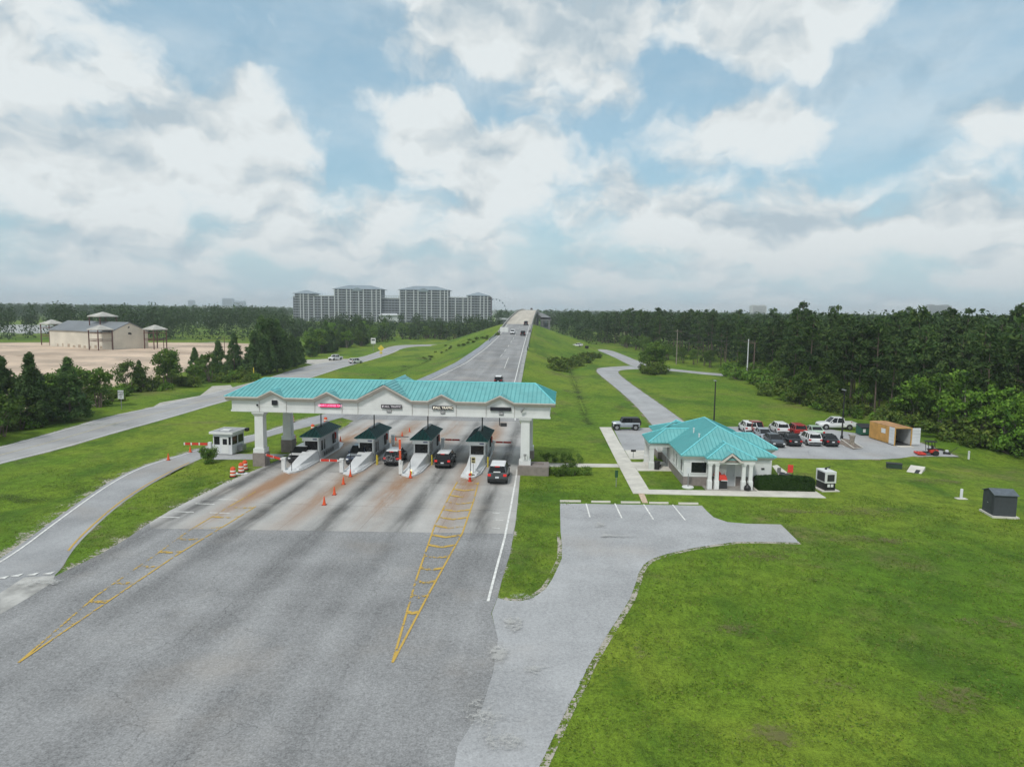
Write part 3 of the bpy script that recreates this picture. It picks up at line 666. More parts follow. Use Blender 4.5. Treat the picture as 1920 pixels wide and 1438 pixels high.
M_LG = verge_mat('grey_sand', (.40,.375,.36), (.46,.41,.37), 1.0, .8); M_LO = verge_mat('orange_sand', (.50,.31,.20), (.48,.35,.26), 1.0, .75)
for px, r, m_ in [((150,682),(26,7),M_LG),((230,672),(30,9),M_LG),((60,668),(34,8),M_LO),((330,662),(26,12),M_LO),((190,700),(16,6),M_LO),((400,650),(30,14),M_LO),((20,650),(30,12),M_LG),((290,650),(16,8),M_LG),((210,722),(8,5),M_LO)]: patch(px, r, m_, name='sand_stain')
for px in [(400,642),(425,641),(385,644)]: patch(px, (9, 6), M_DUST, name='sand_stain')
# ------------------------------------------------------------------ toll canopy
def L2W(u, v, z=0.):
    c, s = math.cos(TH), math.sin(TH); return Vector((CO.x+u*c+v*s, CO.y-u*s+v*c, z))
canopy = thing('toll_canopy', 'long white toll plaza canopy with turquoise metal hip roof and five gables spanning the lanes', 'canopy', CO, -TH)
CW, CD, ZE, ZR, ZB = 36.9, 10.6, 8.0, 9.6, 6.25
GC = [(5.35, 1.55, .76), (11.7, 1.55, .76), (18.1, 3.05, 1.62), (24.5, 1.55, .76), (30.9, 1.55, .76)]
sl = (ZR-ZE)/(CD/2)
rf = MB(); ra, rb_ = (2.4, CD/2, ZR), (CW-2.4, CD/2, ZR)
ff = [(0, 0, ZE)]; bk = [(0, CD, ZE)]
for c, hw_, r in GC:
    yb = min(r/sl, CD/2-.02); ff += [(c-hw_, 0, ZE), (c, yb, ZE+yb*sl), (c+hw_, 0, ZE)]
    if hw_ > 2: bk += [(c-hw_, CD, ZE), (c, CD-yb, ZE+yb*sl), (c+hw_, CD, ZE)]
ff += [(CW, 0, ZE), rb_, ra]; bk += [(CW, CD, ZE), rb_, ra]
for f, e0, e1 in ((ff, (0,0,ZE), (CW,0,ZE)), (bk[::-1], (0,CD,ZE), (CW,CD,ZE)), ([(0,0,ZE), ra, (0,CD,ZE)], (0,0,ZE), (0,CD,ZE)), ([(CW,0,ZE), (CW,CD,ZE), rb_], (CW,0,ZE), (CW,CD,ZE))):
    rf.poly(f); seams(rf, f, e0, e1, .48)
rf.k = 2
for p0, p1 in (((0,0,ZE),ra),((0,CD,ZE),ra),((CW,0,ZE),rb_),((CW,CD,ZE),rb_),(ra,rb_)): rf.tube(p0, p1, .08, n=6)
rf.k = 0
for c, hw_, r in GC:
    zt = ZE+r; yb = min(r/sl, CD/2)
    if hw_ < 2:
        a = (c-hw_, -.02, ZE+.012); p = (c, -.02, zt); q_ = (c, yb, zt); e_ = (c+hw_, -.02, ZE+.012)
        for f, e0, e1 in (([a, p, q_], a, q_), ([e_, q_, p], q_, e_)): rf.poly(f)
        k = 0.3
        rf.k = 1
        for t in (.12, .28, .44, .6, .76):
            for s_ in (-1, 1):
                x0 = c+s_*hw_*(1-t); rf.tube((c, yb*t*0+.05+yb*(1-t)*0, zt) if 0 else (x0, yb*0+.02, ZE+r*t+.02), (c+s_*hw_*0, yb*t*0+.02+yb*0, zt) if 0 else (x0, yb*t, ZE+r*t+.04), .03, n=4)
        rf.k = 2; rf.tube(p, q_, .06, n=6); rf.k = 0
    else:
        zt = ZR+.12
        for y0, y1, s0 in ((-.02, CD/2, 1), (CD+.02, CD/2, -1)):
            a = (c-hw_, y0, ZE+.012); p = (c, y0, zt); q_ = (c, CD/2, zt); e_ = (c+hw_, y0, ZE+.012)
            m1 = (c, CD/2, zt)
            rf.poly([a, p, m1] if s0 > 0 else [p, a, m1]); rf.poly([p, e_, m1] if s0 > 0 else [e_, p, m1])
            rf.k = 1
            for i in range(1, 9):
                t = i/9; z = ZE+.03+(zt-ZE)*t; yy = CD/2*t
                for s_ in (-1, 1): rf.tube((c+s_*hw_*(1-t), y0, z), (c+s_*hw_*(1-t), yy if s0 > 0 else CD-yy, z+.02), .03, n=4)
            rf.k = 0
        rf.k = 2; rf.tube((c, -.02, zt), (c, CD+.02, zt), .08, n=6); rf.k = 0
M_CAP = mat('teal_ridge_cap', (.16, .56, .60), .4, .08)
rf.build('roof', [M_TEAL, M_TEALRIB, M_CAP], canopy)
mb = MB(); mb.box(.6, .95, ZB, CW-.6, CD-.6, 7.98)
front = [(.6, ZB)]+[(CW-.6, ZB), (CW-.6, 7.9)]
for c, hw_, r in reversed(GC): front += [(c+hw_, 7.9), (c, 7.9+r), (c-hw_, 7.9)]
front += [(.6, 7.9)]
mb.yprism(front, .55, .93); mb.box(.5, .5, ZB-.0, CW-.5, .545, ZB+.22)
for z_ in (6.85, 7.2): mb.box(.6, .535, z_, CW-.6, .549, z_+.03)
mb.build('fascia_beam', M_WHITE, canopy)
for c, hw_, r in GC:
    for x in (c-hw_, c+hw_): mb = MB(); mb.box(x-.03, .49, ZB, x+.03, .533, 7.5); mb.build('joint', mat('fascia_joint_grey', (.42,.41,.39), .8, .1), canopy)  # vertical fascia joints as thin strips in a darker grey
co = MB(); line = [(0., ZE)]
for c, hw_, r in GC: line += [(c-hw_, ZE), (c, ZE+r-(.0)), (c+hw_, ZE)]
line.append((CW, ZE))
for (x0, z0), (x1, z1) in zip(line, line[1:]):
    sec = [(.52, -.50), (.30, -.40), (.12, -.16), (-.03, -.12), (-.03, .0), (.56, .0)]
    v = [(x0, y, z0+z) for y, z in sec]+[(x1, y, z1+z) for y, z in sec]; n = len(sec)
    co.add(v, [(i, (i+1) % n, n+(i+1) % n, n+i) for i in range(n)])
co.frustum((.52, .6, CW-.52, CD-.52), 7.5, (-.02, .6, CW+.02, CD+.02), 7.97)
co.build('cornice', M_BEIGE, canopy)
for i, (x, y) in enumerate([(3.55, 1.25), (3.55, 9.2), (33.65, 1.25), (33.65, 9.2)]):
    c_ = MB(); zb = 1.55 if i < 2 else 1.02
    c_.frustum((x-.50, y-.50, x+.50, y+.50), zb+.5, (x-.47, y-.47, x+.47, y+.47), 5.7)
    c_.frustum((x-.47, y-.47, x+.47, y+.47), 5.7, (x-.68, y-.68, x+.68, y+.68), 6.05); c_.box(x-.70, y-.70, 6.05, x+.70, y+.70, ZB-.003)
    c_.box(x-.64, y-.64, zb, x+.64, y+.64, zb+.5)
    col = c_.build('column', M_WHITE, canopy)
    d_ = MB(); d_.box(x-.70, y-.70, -.1, x+.70, y+.70, zb-.003); d_.build('column_base', M_TAUPE, col)
lp_ = MB(); lp_.tube((33.2, .5, 7.1), (33.2, .2, 7.1), .06); lp_.tube((33.2, .25, 7.0), (33.55, .1, 7.45), .11, .07); lp_.build('flood_lamp', M_GRMET, canopy)
lp_ = MB(); lp_.box(3.5, .38, 6.95, 3.68, .5, 7.12); lp_.build('speaker', M_BLACK, canopy)
cv = MB(); cv.tube((30.8, .9, ZB), (30.8, .9, 5.3), .05); cv.box(30.9, .7, 5.25, 31.6, 1.05, 5.6); cv.build('camera', M_DKMET, canopy)
pw = thing('planter_wall', 'low taupe planter wall around the foot of the right canopy column', 'wall', L2W(34.2, 1.4), -TH)
mb = MB(); mb.box(-1.3, -1.35, -.1, 2.1, -.72, 1.0); mb.box(-1.3, .6, -.1, 2.1, 1.3, 1.0); mb.box(1.55, -.72, -.1, 2.1, .6, 1.0); mb.box(.2, -.72, -.1, 1.55, .6, .9); mb.build('wall', M_TAUPE, pw)
# overhead signs
def sign_box(lab, u, wd, ht, z, face, txt=None, tm=None, cat='sign', th=.16, stretch=1., hgt=None, icon=False, grp='electronic signs over the lanes'):
    t = thing('lane_sign', lab, cat, L2W(u, .50, z), -TH, grp)
    m_ = MB(); m_.box(-wd/2, -th, -ht/2, wd/2, 0, ht/2); m_.build('housing', M_DKMET, t, bevel=.02)
    m_ = MB(); m_.box(-wd/2+.05, -th-.012, -ht/2+.05, wd/2-.05, -th+.002, ht/2-.05); m_.build('display', face, t)
    off = .22 if icon else 0
    if txt: text('lettering', txt, hgt or ht*.5, tm, t, (off, -th-.02, 0), stretch=stretch)
    if icon:
        m_ = MB(); x = -wd/2+.22; m_.box(x-.1, -th-.03, -ht*.28, x-.02, -th-.014, ht*.3); m_.box(x-.02, -th-.03, ht*.18, x+.14, -th-.014, ht*.3); m_.box(x+.09, -th-.03, -ht*.28, x+.14, -th-.014, ht*.18); m_.build('lane_icon', tm, t)
    return t
M_LED = mat('led_amber_white', (.8,.75,.62), .5, .02, emit=(1, .93, .78, .55)); M_LEDDIM = mat('led_dim', (.5,.48,.5), .5, .02, emit=(.8, .75, .8, .32))
M_PINK = mat('led_magenta', (.5,.01,.1), .5, .05, emit=(1, .02, .16, .62)); M_LEDP = mat('led_pink', (.8,.3,.5), .5, .02, emit=(1, .35, .5, .8))
M_NAVY = mat('dark_display', (.012, .012, .02), .35, .1)
sign_box('small square black sign on the leftmost gable', 5.6, .62, .55, 7.35, M_NAVY, None, grp='electronic signs over the lanes')
sign_box('lit magenta electronic sign with pink lettering on the second gable', 11.95, 2.3, .44, 7.18, M_PINK, 'SMART LICENSE TAG', M_LEDP, hgt=.22, stretch=.93)
sign_box('dim ALL TRAFFIC electronic sign on the big middle gable', 18.85, 2.3, .42, 7.22, M_NAVY, 'ALL TRAFFIC', M_LEDDIM, hgt=.24, stretch=.95, icon=True)
sign_box('brightly lit ALL TRAFFIC electronic sign on the fourth gable', 24.55, 2.3, .42, 7.22, M_NAVY, 'ALL TRAFFIC', M_LED, hgt=.25, stretch=.95, icon=True)
sign_box('blank dark electronic sign on the rightmost gable', 30.95, 2.3, .40, 7.22, M_NAVY)
for u, s_, lab in ((18.55, '103', 'small grey lane number plate 103 under the middle sign'), (24.55, '102', 'small grey lane number plate 102 under the bright sign'), (31.0, '101', 'small grey lane number plate 101 under the blank sign')):
    t = thing('number_plate', lab, 'sign', L2W(u, .46, 6.72), -TH, 'lane number plates')
    m_ = MB(); m_.box(-.24, -.05, -.17, .24, 0, .17); m_.build('plate', mat('plate_grey', (.16,.16,.17), .6, .1), t); text('digits', s_, .22, mat('digit_white', (.7,.7,.7), .5, 0), t, (0, -.062, 0))
t = thing('speed_sign', 'small white speed limit 5 plate on the foot of the right canopy column', 'sign', L2W(33.68, .60, 1.95), -TH)
m_ = MB(); m_.box(-.26, -.04, -.35, .26, 0, .35); m_.build('plate', M_WHITE, t); text('lettering', 'SPEED\nLIMIT', .09, M_BLACK, t, (0, -.05, .2)); text('digit', '5', .28, M_BLACK, t, (0, -.05, -.14))

# ------------------------------------------------------------------ islands, booths, gates
IU = [8.3, 14.85, 21.4, 27.95]
def island():
    t = thing('traffic_island', '', 'traffic island', (0,0,0), 0)
    mb = MB(); out = [(0,0),(.55,.75),(1.0,2.4),(1.12,6.6),(1.12,13.6),(.8,16.2),(.25,17.6),(-.25,17.6),(-.8,16.2),(-1.12,13.6),(-1.12,6.6),(-1.08,1.0)]
    mb.prism(out, -.1, .22); mb.build('kerb_base', M_WHITE2, t, bevel=.04)
    nb = MB()
    st = [(1.25, .30, .24, .62, .42), (1.9, .42, .24, .82, .62), (6.2, .80, .24, 1.0, 1.28), (6.75, .82, .24, 1.0, 1.34)]
    v = [];
    for y, th_, zb, bh, zt in st: v += [(-bh, y, zb-.1), (-bh*.97, y, zb+.1), (-th_, y, zt), (th_, y, zt), (bh*.97, y, zb+.1), (bh, y, zb-.1)]
    f = []
    for k in range(3):
        for i in range(5): f.append((k*6+i, (k+1)*6+i, (k+1)*6+i+1, k*6+i+1))
    f += [(0,1,2,3,4,5), (23,22,21,20,19,18)]
    nb.add(v, f); nb.build('crash_nose', M_WHITE2, t, bevel=.03)
    pb = MB(); pb.tube((.02, .75, .2), (.02, .75, 2.3), .035); pb.tube((.02, .75, .95), (.02, .6, 1.0), .05); pb.build('marker_post', M_DKMET, t)
    wl = MB(); wl.box(-1.0, 13.95, .22, .98, 14.15, 1.05); wl.frustum((-.7, 14.2, .7, 17.0), .22, (-.35, 14.2, .35, 15.0), .85); wl.build('rear_wall', M_WHITE2, t)
    return t
def booth():
    t = thing('toll_booth', '', 'toll booth', (0,0,0), 0)
    y0, y1, hw_ = 6.95, 13.85, .95
    gl = MB(); gl.box(-.76, y0-.06, 1.30, .76, y0+.05, 2.39); 
    wb = MB(); wb.box(-hw_, y0, .22, -.72, y1, 2.86); wb.box(.72, y0, .22, hw_, y1, 2.86)
    wb.box(-.72, y0, .22, .72, y0+.2, 1.36); wb.box(-.72, y0, 2.3, .72, y0+.2, 2.86); wb.box(-.72, y1-.2, .22, .72, y1, 2.86); wb.box(-.72, y0+.2, 2.6, .72, y1-.2, 2.84)
    wall = wb.build('wall', mat('booth_grey', (.50,.52,.54), .6, .1), t)
    fr = MB(); fr.box(-.88, y0-.12, 1.29, -.76, y0-.01, 2.41); fr.box(.76, y0-.12, 1.29, .88, y0-.01, 2.41); fr.box(-.88, y0-.12, 1.08, .88, y0-.01, 1.29); 
    g = gl.build('front_window', M_GLASS, t); fr.build('frame', M_WHITE, g)
    hd = MB(); hd.box(-.98, y0-.42, 2.40, .98, y0-.02, 2.88); hd.build('header', M_WHITE, t)
    pl = MB(); pl.box(.30, y0-.445, 2.56, .80, y0-.421, 2.7); pl.build('name_plate', mat('navy_letters', (.06,.07,.16), .6, .3, 30), t)
    for s_ in (-1, 1):
        for a, c, z0, z1 in ((y0+.55, y0+1.2, 1.1, 2.3), (y0+1.5, y0+1.95, 1.1, 2.3), (y0+4.7, y0+5.9, 1.15, 2.35)):
            w_ = MB(); x = s_*hw_; w_.box(min(x, x+s_*.02), a, z0, max(x, x+s_*.02), c, z1); w_.build('side_window', M_GLASS, t)
        lw_ = MB(); x = s_*hw_; lw_.box(min(x, x+s_*.12), y0+.6, .22, max(x, x+s_*.12), y1, .95); lw_.build('side_panel', mat('panel_grey', (.30,.31,.32), .7, .2), t)
        for k in range(5):
            lw_ = MB(); lw_.box(min(x+s_*.12, x+s_*.14), y0+1.2+k*.75, .4, max(x+s_*.12, x+s_*.14), y0+1.6+k*.75, .8); lw_.build('vent', M_DKMET, t)
    sg = MB(); sg.box(.97, y0+5.3, 1.7, 1.22, y0+5.36, 2.5); sg.build('lane_signal', M_RED, t)
    sg = MB(); sg.box(.96, y0+4.6, 1.3, 1.12, y0+5.1, 2.4); sg.build('pay_terminal', M_BLACK, t)
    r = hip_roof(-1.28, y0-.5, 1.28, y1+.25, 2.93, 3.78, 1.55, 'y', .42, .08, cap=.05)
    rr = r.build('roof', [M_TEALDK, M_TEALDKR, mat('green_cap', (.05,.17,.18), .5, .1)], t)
    fa = MB(); fa.frustum((-1.0, y0-.25, 1.0, y1+.05), 2.70, (-1.24, y0-.47, 1.24, y1+.2), 2.845); fa.build('eave', M_WHITE, t)
    co_ = MB(); co_.tube((.25, y0+2.6, 3.5), (.25, y0+2.6, 6.25), .07, n=8); co_.build('conduit', M_DKMET, t)
    co_ = MB(); co_.box(-.16, y0+1.5, 3.55, .16, y0+5.6, 3.83); co_.build('roof_duct', M_GRMET, t)
    return t
def place(o, u, v): o.location = L2W(u, v); o.rotation_euler = (0, 0, -TH)
pos = ['leftmost', 'second', 'third', 'rightmost']
isl0, bo0 = island(), booth()
IL = ['white island with sloped crash nose under the leftmost booth and a lowered red gate', 'white island with sloped crash nose under the second booth, orange cones before it',
      'white island with sloped crash nose under the third booth and an upright orange gate', 'white island with sloped crash nose and small yellow sign under the rightmost booth']
BL = ['leftmost toll booth with dark green roof and dark window beside white car front', 'second toll booth from the left with dark green roof beside the bicycle carrier',
      'third toll booth from the left with dark green roof behind the upright gate arm', 'rightmost toll booth with dark green roof left of the grey pickup']
for i, u in enumerate(IU):
    a = isl0 if i == 0 else copy_tree(isl0); c = bo0 if i == 0 else copy_tree(bo0)
    a['label'] = IL[i]; c['label'] = BL[i]; a['group'] = 'islands between the toll lanes'; c['group'] = 'booths on the toll islands'; a['category'] = 'traffic island'; c['category'] = 'toll booth'
    place(a, u, -2.6); place(c, u, -2.6)
def gate(label, u, v, L_, ang, tilt, col, up=False, h=1.25):
    """cabinet with boom; ang = boom direction in plaza frame (0 = right), tilt = elevation"""
    t = thing('barrier_gate', label, 'barrier gate', L2W(u, v, .2), -TH, 'boom gates at the toll lanes')
    mb = MB(); mb.box(-.2, -.2, 0, .2, .2, h); mb.box(-.23, -.23, h-.02, .23, .23, h+.05); mb.build('cabinet', M_WHITE, t, bevel=.02)
    mb = MB(); d_ = Vector((math.cos(ang)*math.cos(tilt), math.sin(ang)*math.cos(tilt), math.sin(tilt))); p0 = Vector((0, -.28, h-.12)); side = Vector((0, 0, 1)) if abs(tilt) < 1 else Vector((1, 0, 0))
    nrm = d_.cross(side).normalized(); sd_ = nrm.cross(d_)
    def plank(m_, a, c, hh, th):
        q = [p0+d_*k+sd_*s1*hh+nrm*s2*th for k in (a, c) for (s1, s2) in ((-1,-1),(1,-1),(1,1),(-1,1))]
        m_.add(q, [(0,1,2,3),(7,6,5,4),(0,4,5,1),(1,5,6,2),(2,6,7,3),(3,7,4,0)])
    plank(mb, .3, L_, h*.085 if col is not M_GRMET else .05, .03); arm = mb.build('arm', col, t)
    m2 = MB(); plank(m2, 0, .32, .05, .045)
    for k in (.36, .5*L_+.1, L_-.06): plank(m2, k-.035, k+.035, h*.088 if col is not M_GRMET else .055, .034)
    m2.build('band', M_WHITE, arm); return t
gate('lowered red gate arm slanting away left of the leftmost booth', 7.3, -1.5, 2.9, R(150), R(3), M_RED, h=1.35)
gate('level red gate arm reaching left from the second island', 13.85, -1.7, 2.3, R(180), 0, M_RED, h=1.45)
gate('raised upright orange gate arm left of the third booth', 20.35, -1.6, 2.7, R(180), R(89), mat('orange_red', (.62,.09,.03), .5, .15), h=1.35)
gate('thin pale gate arm behind the second booth at the far side', 15.6, 14.2, 2.2, 0, 0, M_GRMET)
gate('thin red gate arm behind the third booth at the far side', 22.4, 13.0, 2.3, 0, 0, M_RED)
gate('thin red gate arm right of the rightmost booth', 29.0, 12.2, 2.4, 0, 0, M_RED)
def bollard(label, px):
    p = at(*px); t = thing('bollard', label, 'bollard', (p[0], p[1], .0), -TH, 'yellow bollards beside the booths')
    mb = MB(); mb.lathe([(.075, 0), (.075, 1.15), (.05, 1.2)]); mb.build('post', M_YEL, t)
    mb = MB(); mb.tube((0, .45, 0), (0, .45, 1.05), .06); mb.tube((0, 0, 1.0), (0, .45, 1.0), .05); mb.build('rail', M_YEL, t)
bollard('yellow pipe bollard between the second booth and the dark car', (706.5, 872)); bollard('yellow pipe bollard right of the third booth', (809.5, 872)); bollard('yellow pipe bollard right of the rightmost booth', (914.5, 876))
t = thing('marker_sign', 'small yellow square sign on a round base on the rightmost island nose', 'sign', L2W(28.2, -1.2, .22), -TH)
mb = MB(); mb.lathe([(.26, 0), (.24, .06), (.05, .1)]); mb.build('base', M_BLACK, t); mb = MB(); mb.tube((0,0,.1), (0,0,1.5), .025); mb.build('post', M_GRMET, t)
mb = MB(); mb.box(-.22, -.06, 1.3, .22, -.03, 1.95); mb.build('panel', mat('sign_yellow', (.42,.38,.18), .6, .2, 8), t); mb = MB(); mb.box(-.15, -.07, 1.62, .15, -.062, 1.85); mb.box(-.15, -.07, 1.38, .15, -.062, 1.5); mb.build('symbol', M_BLACK, t)
for u, lab in ((21.5, 'small glowing lamp on the third island nose'), (28.0, 'small glowing lamp on the rightmost island nose')):
    t = thing('island_lamp', lab, 'lamp', L2W(u, -1.75, .22), -TH, 'lamps on the island noses'); mb = MB(); mb.lathe([(.12, 0), (.12, .35)]); mb.build('body', M_YEL, t)
    mb = MB(); mb.lathe([(.10, .35), (.10, .47), (.03, .52)]); mb.build('lens', mat('lamp_glow', (.9,.8,.5), .4, 0, emit=(1, .8, .4, 1.1)), t)
for i, lab in enumerate(['thin grey camera post by the tail of the leftmost island', 'thin grey camera post by the tail of the second island']):
    t = thing('camera_post', lab, 'post', L2W(IU[i]+.5, 12.3, .2), -TH, 'camera posts behind the booths'); mb = MB(); mb.tube((0,0,0), (0,0,2.2), .04); mb.build('post', M_GRMET, t); mb = MB(); mb.box(-.12, -.2, 2.0, .12, .15, 2.2); mb.build('head', M_GRMET, t)

# ------------------------------------------------------------------ barrels and cones
def barrel():
    t = thing('traffic_barrel', '', 'traffic barrel'); o_ = MB()
    prof = [(.30, .10), (.29, .3), (.28, .52), (.265, .74), (.25, .95), (.22, 1.02), (.06, 1.04)]; o_.lathe(prof); bd = o_.build('drum', M_ORANGE, t, smooth='a')
    for z0, z1, r0, r1 in ((.22, .38, .298, .292), (.58, .74, .283, .270)):
        b_ = MB(); b_.lathe([(r0-.02, z0), (r0+.004, z0+.002), (r1+.004, z1-.002), (r1-.02, z1)], n=14); b_.build('band', M_REFL, bd)
    b_ = MB(); b_.lathe([(.40, 0), (.39, .08), (.3, .11)], n=12); b_.build('base_ring', M_RUBBER, t); b_ = MB(); b_.tube((-.07,0,1.02), (-.07,0,1.12), .02); b_.tube((.07,0,1.02), (.07,0,1.12), .02); b_.tube((-.09,0,1.12), (.09,0,1.12), .02); b_.build('handle', M_ORANGE, t)
    return t
BARR = [((437,894),'orange and white barrel furthest left on the grass by the left column'),((452.5,887),'orange and white barrel on a white skid left of the left column'),((459.5,881),'orange and white barrel touching the left column foot'),
        ((491,864),'orange and white barrel just right of the left column'),((500,858),'orange and white barrel at the free end of the leftmost gate arm'),((492,828),'orange and white barrel beside the bypass lane behind the left column'),
        ((551.7,831),'orange and white barrel left of the leftmost booth roof'),((548,792),'orange and white barrel far beyond the bypass lane on the grass'),((610.6,795),'orange and white barrel behind the leftmost booth at the lane split'),((586.6,809),'orange and white barrel half hidden by the leftmost booth roof')]
b0 = None
for px, lab in BARR:
    p = at(*px)
    if b0 is None: b0 = barrel(); o = b0
    else: o = copy_tree(b0)
    o.location = (p[0], p[1], .07 if px[0] == 452.5 else .0); o.rotation_euler = (0, 0, px[0]); o['label'] = lab; o['group'] = 'traffic barrels around the plaza'; o['category'] = 'traffic barrel'
p = at(452.5, 888); t = thing('skid', 'flat white skid under a traffic barrel', 'skid', (p[0], p[1], 0), .1); mb = MB(); mb.box(-.65, -.4, 0, .65, .4, .06); mb.build('board', M_WHITE2, t)
def cone():
    t = thing('traffic_cone', '', 'traffic cone'); mb = MB(); mb.lathe([(.16, .03), (.03, .80)], n=12); c_ = mb.build('cone', M_ORANGE, t, smooth='a')
    mb = MB(); mb.lathe([(.105, .33), (.078, .5)], n=12); mb.build('band', M_REFL, c_); mb = MB(); mb.lathe([(.055, .6), (.042, .71)], n=12); mb.build('band', M_REFL, c_)
    mb = MB(); mb.box(-.2, -.2, 0, .2, .2, .035); mb.build('base', mat('cone_base', (.25,.03,.015), .7, .1), t); return t
CONES = [((315.8,863),'orange cone at the edge of the bypass lane'),((357,848),'orange cone under the tip of the guard hut gate'),((657,894),'orange cone against the tip of the second island'),((644,908.5),'orange cone before the second island, nearest it'),
         ((627,928),'orange cone in the brown lane strip, middle of three'),((608,947),'orange cone nearest the viewer in the brown lane strip'),((769.6,896.5),'orange cone at the tip of the third island'),((768,810),'orange cone far beyond the second booth, rearmost'),
         ((754,818),'orange cone beyond the second booth, between two others'),((742,826),'orange cone beside the thin pale gate'),((638.5,832),'orange cone on the tail of the leftmost island')]
c0 = None
for px, lab in CONES:
    p = at(*px)
    if c0 is None: c0 = cone(); o = c0
    else: o = copy_tree(c0)
    o.location = (p[0], p[1], .03 if px[0] != 638.5 else .23); o['label'] = lab; o['group'] = 'orange cones around the lanes'; o['category'] = 'traffic cone'
    if px[1] < 830 : o.scale = (.8, .8, .8)
p = at(881, 903); t = thing('hydrant_marker', 'short stout red post at the tip of the rightmost island', 'post', (p[0], p[1], .03)); mb = MB(); mb.lathe([(.2,0),(.2,.06),(.15,.08),(.14,.7),(.16,.72),(.1,.85)]); mb.build('body', M_RED, t, smooth='a'); mb = MB(); mb.lathe([(.145,.5),(.145,.6)]); mb.build('band', M_REFL, t)

# ------------------------------------------------------------------ guard hut
p = at(424, 853); gh = thing('guard_hut', 'small white guard hut with flat roof beside the bypass lane', 'guard hut', (p[0]-.4, p[1], .0), R(-6))
mb = MB(); mb.box(-1.2, 0, .12, 1.2, .07, 2.6)
wl = MB(); wl.box(-1.2, 0, .1, 1.2, 3.0, 1.25); wl.box(-1.2, 0, 2.25, 1.2, 3.0, 2.6)
for x0, x1 in ((-1.2, -1.08), (-.35, -.12), (.48, .62), (1.08, 1.2)): wl.box(x0, -.004 if 0 else 0.001, 1.25, x1, .12, 2.25)
for y0, y1 in ((1.4, 1.55), (2.88, 3.0)):
    for x in (-1.2, 1.08): wl.box(x, y0, 1.25, x+.12, y1, 2.25)
wl.box(-1.08, 2.88, 1.25, 1.08, 3.0, 2.25); wl.build('wall', M_WHITE2, gh)
for x0, x1 in ((-1.08, -.35), (.62, 1.08)):
    m_ = MB(); m_.box(x0, .04, 1.25, x1, .06, 2.25); m_.build('window', M_GLASS, gh)
for x in (-1.15, 1.13):
    for y0, y1 in ((.12, 1.4), (1.55, 2.88)): m_ = MB(); m_.box(x, y0, 1.25, x+.02, y1, 2.25); m_.build('window', M_GLASS, gh)
m_ = MB(); m_.box(-.12, .02, .2, .48+.3, -.03, 2.25); dr = m_.build('door', M_WHITE, gh); m_ = MB(); m_.box(.05, -.05, 1.3, .6, -.032, 2.0); m_.build('pane', M_GLASS, dr)
m_ = MB(); m_.box(-1.5, -.35, 2.6, 1.5, 3.3, 2.86); rf_ = m_.build('roof', M_WHITE, gh); m_ = MB(); m_.box(-1.35, -.2, 2.86, 1.35, 3.15, 2.875); m_.build('membrane', mat('roof_grey', (.30,.31,.32), .8, .2), rf_); m_ = MB(); m_.box(-.5, .5, 2.88, .6, 1.4, 2.97); m_.build('hatch', M_WHITE, rf_)
m_ = MB(); m_.box(1.5, 2.7, 2.5, 1.85, 3.2, 2.9); m_.build('flood_lamp', M_BLACK, gh)
m_ = MB(); m_.box(1.25, 1.2, .35, 1.9, 2.2, 1.0); m_.build('air_conditioner', M_GRMET, gh)
sheet('hut_apron', g0([(398,862),(470,862),(520,860),(540,852),(430,851),(400,853)]), M_DRIVE, .03)
p = at(392, 846); t = thing('barrier_gate', 'level red and white gate arm across the bypass lane by the guard hut', 'barrier gate', (p[0], p[1]+.3, 0), 0, 'boom gates at the toll lanes')
mb = MB(); mb.box(-.2, -.2, 0, .2, .2, 1.1); mb.build('cabinet', M_WHITE, t, bevel=.02); mb = MB(); mb.box(-3.1, -.24, .75, -.2, -.2, 1.05); a_ = mb.build('arm', M_RED, t)
mb = MB()
for x in (-3.15, -2.3, -1.3): mb.box(x, -.25, .74, x+.16, -.19, 1.06)
mb.build('band', M_WHITE, a_)

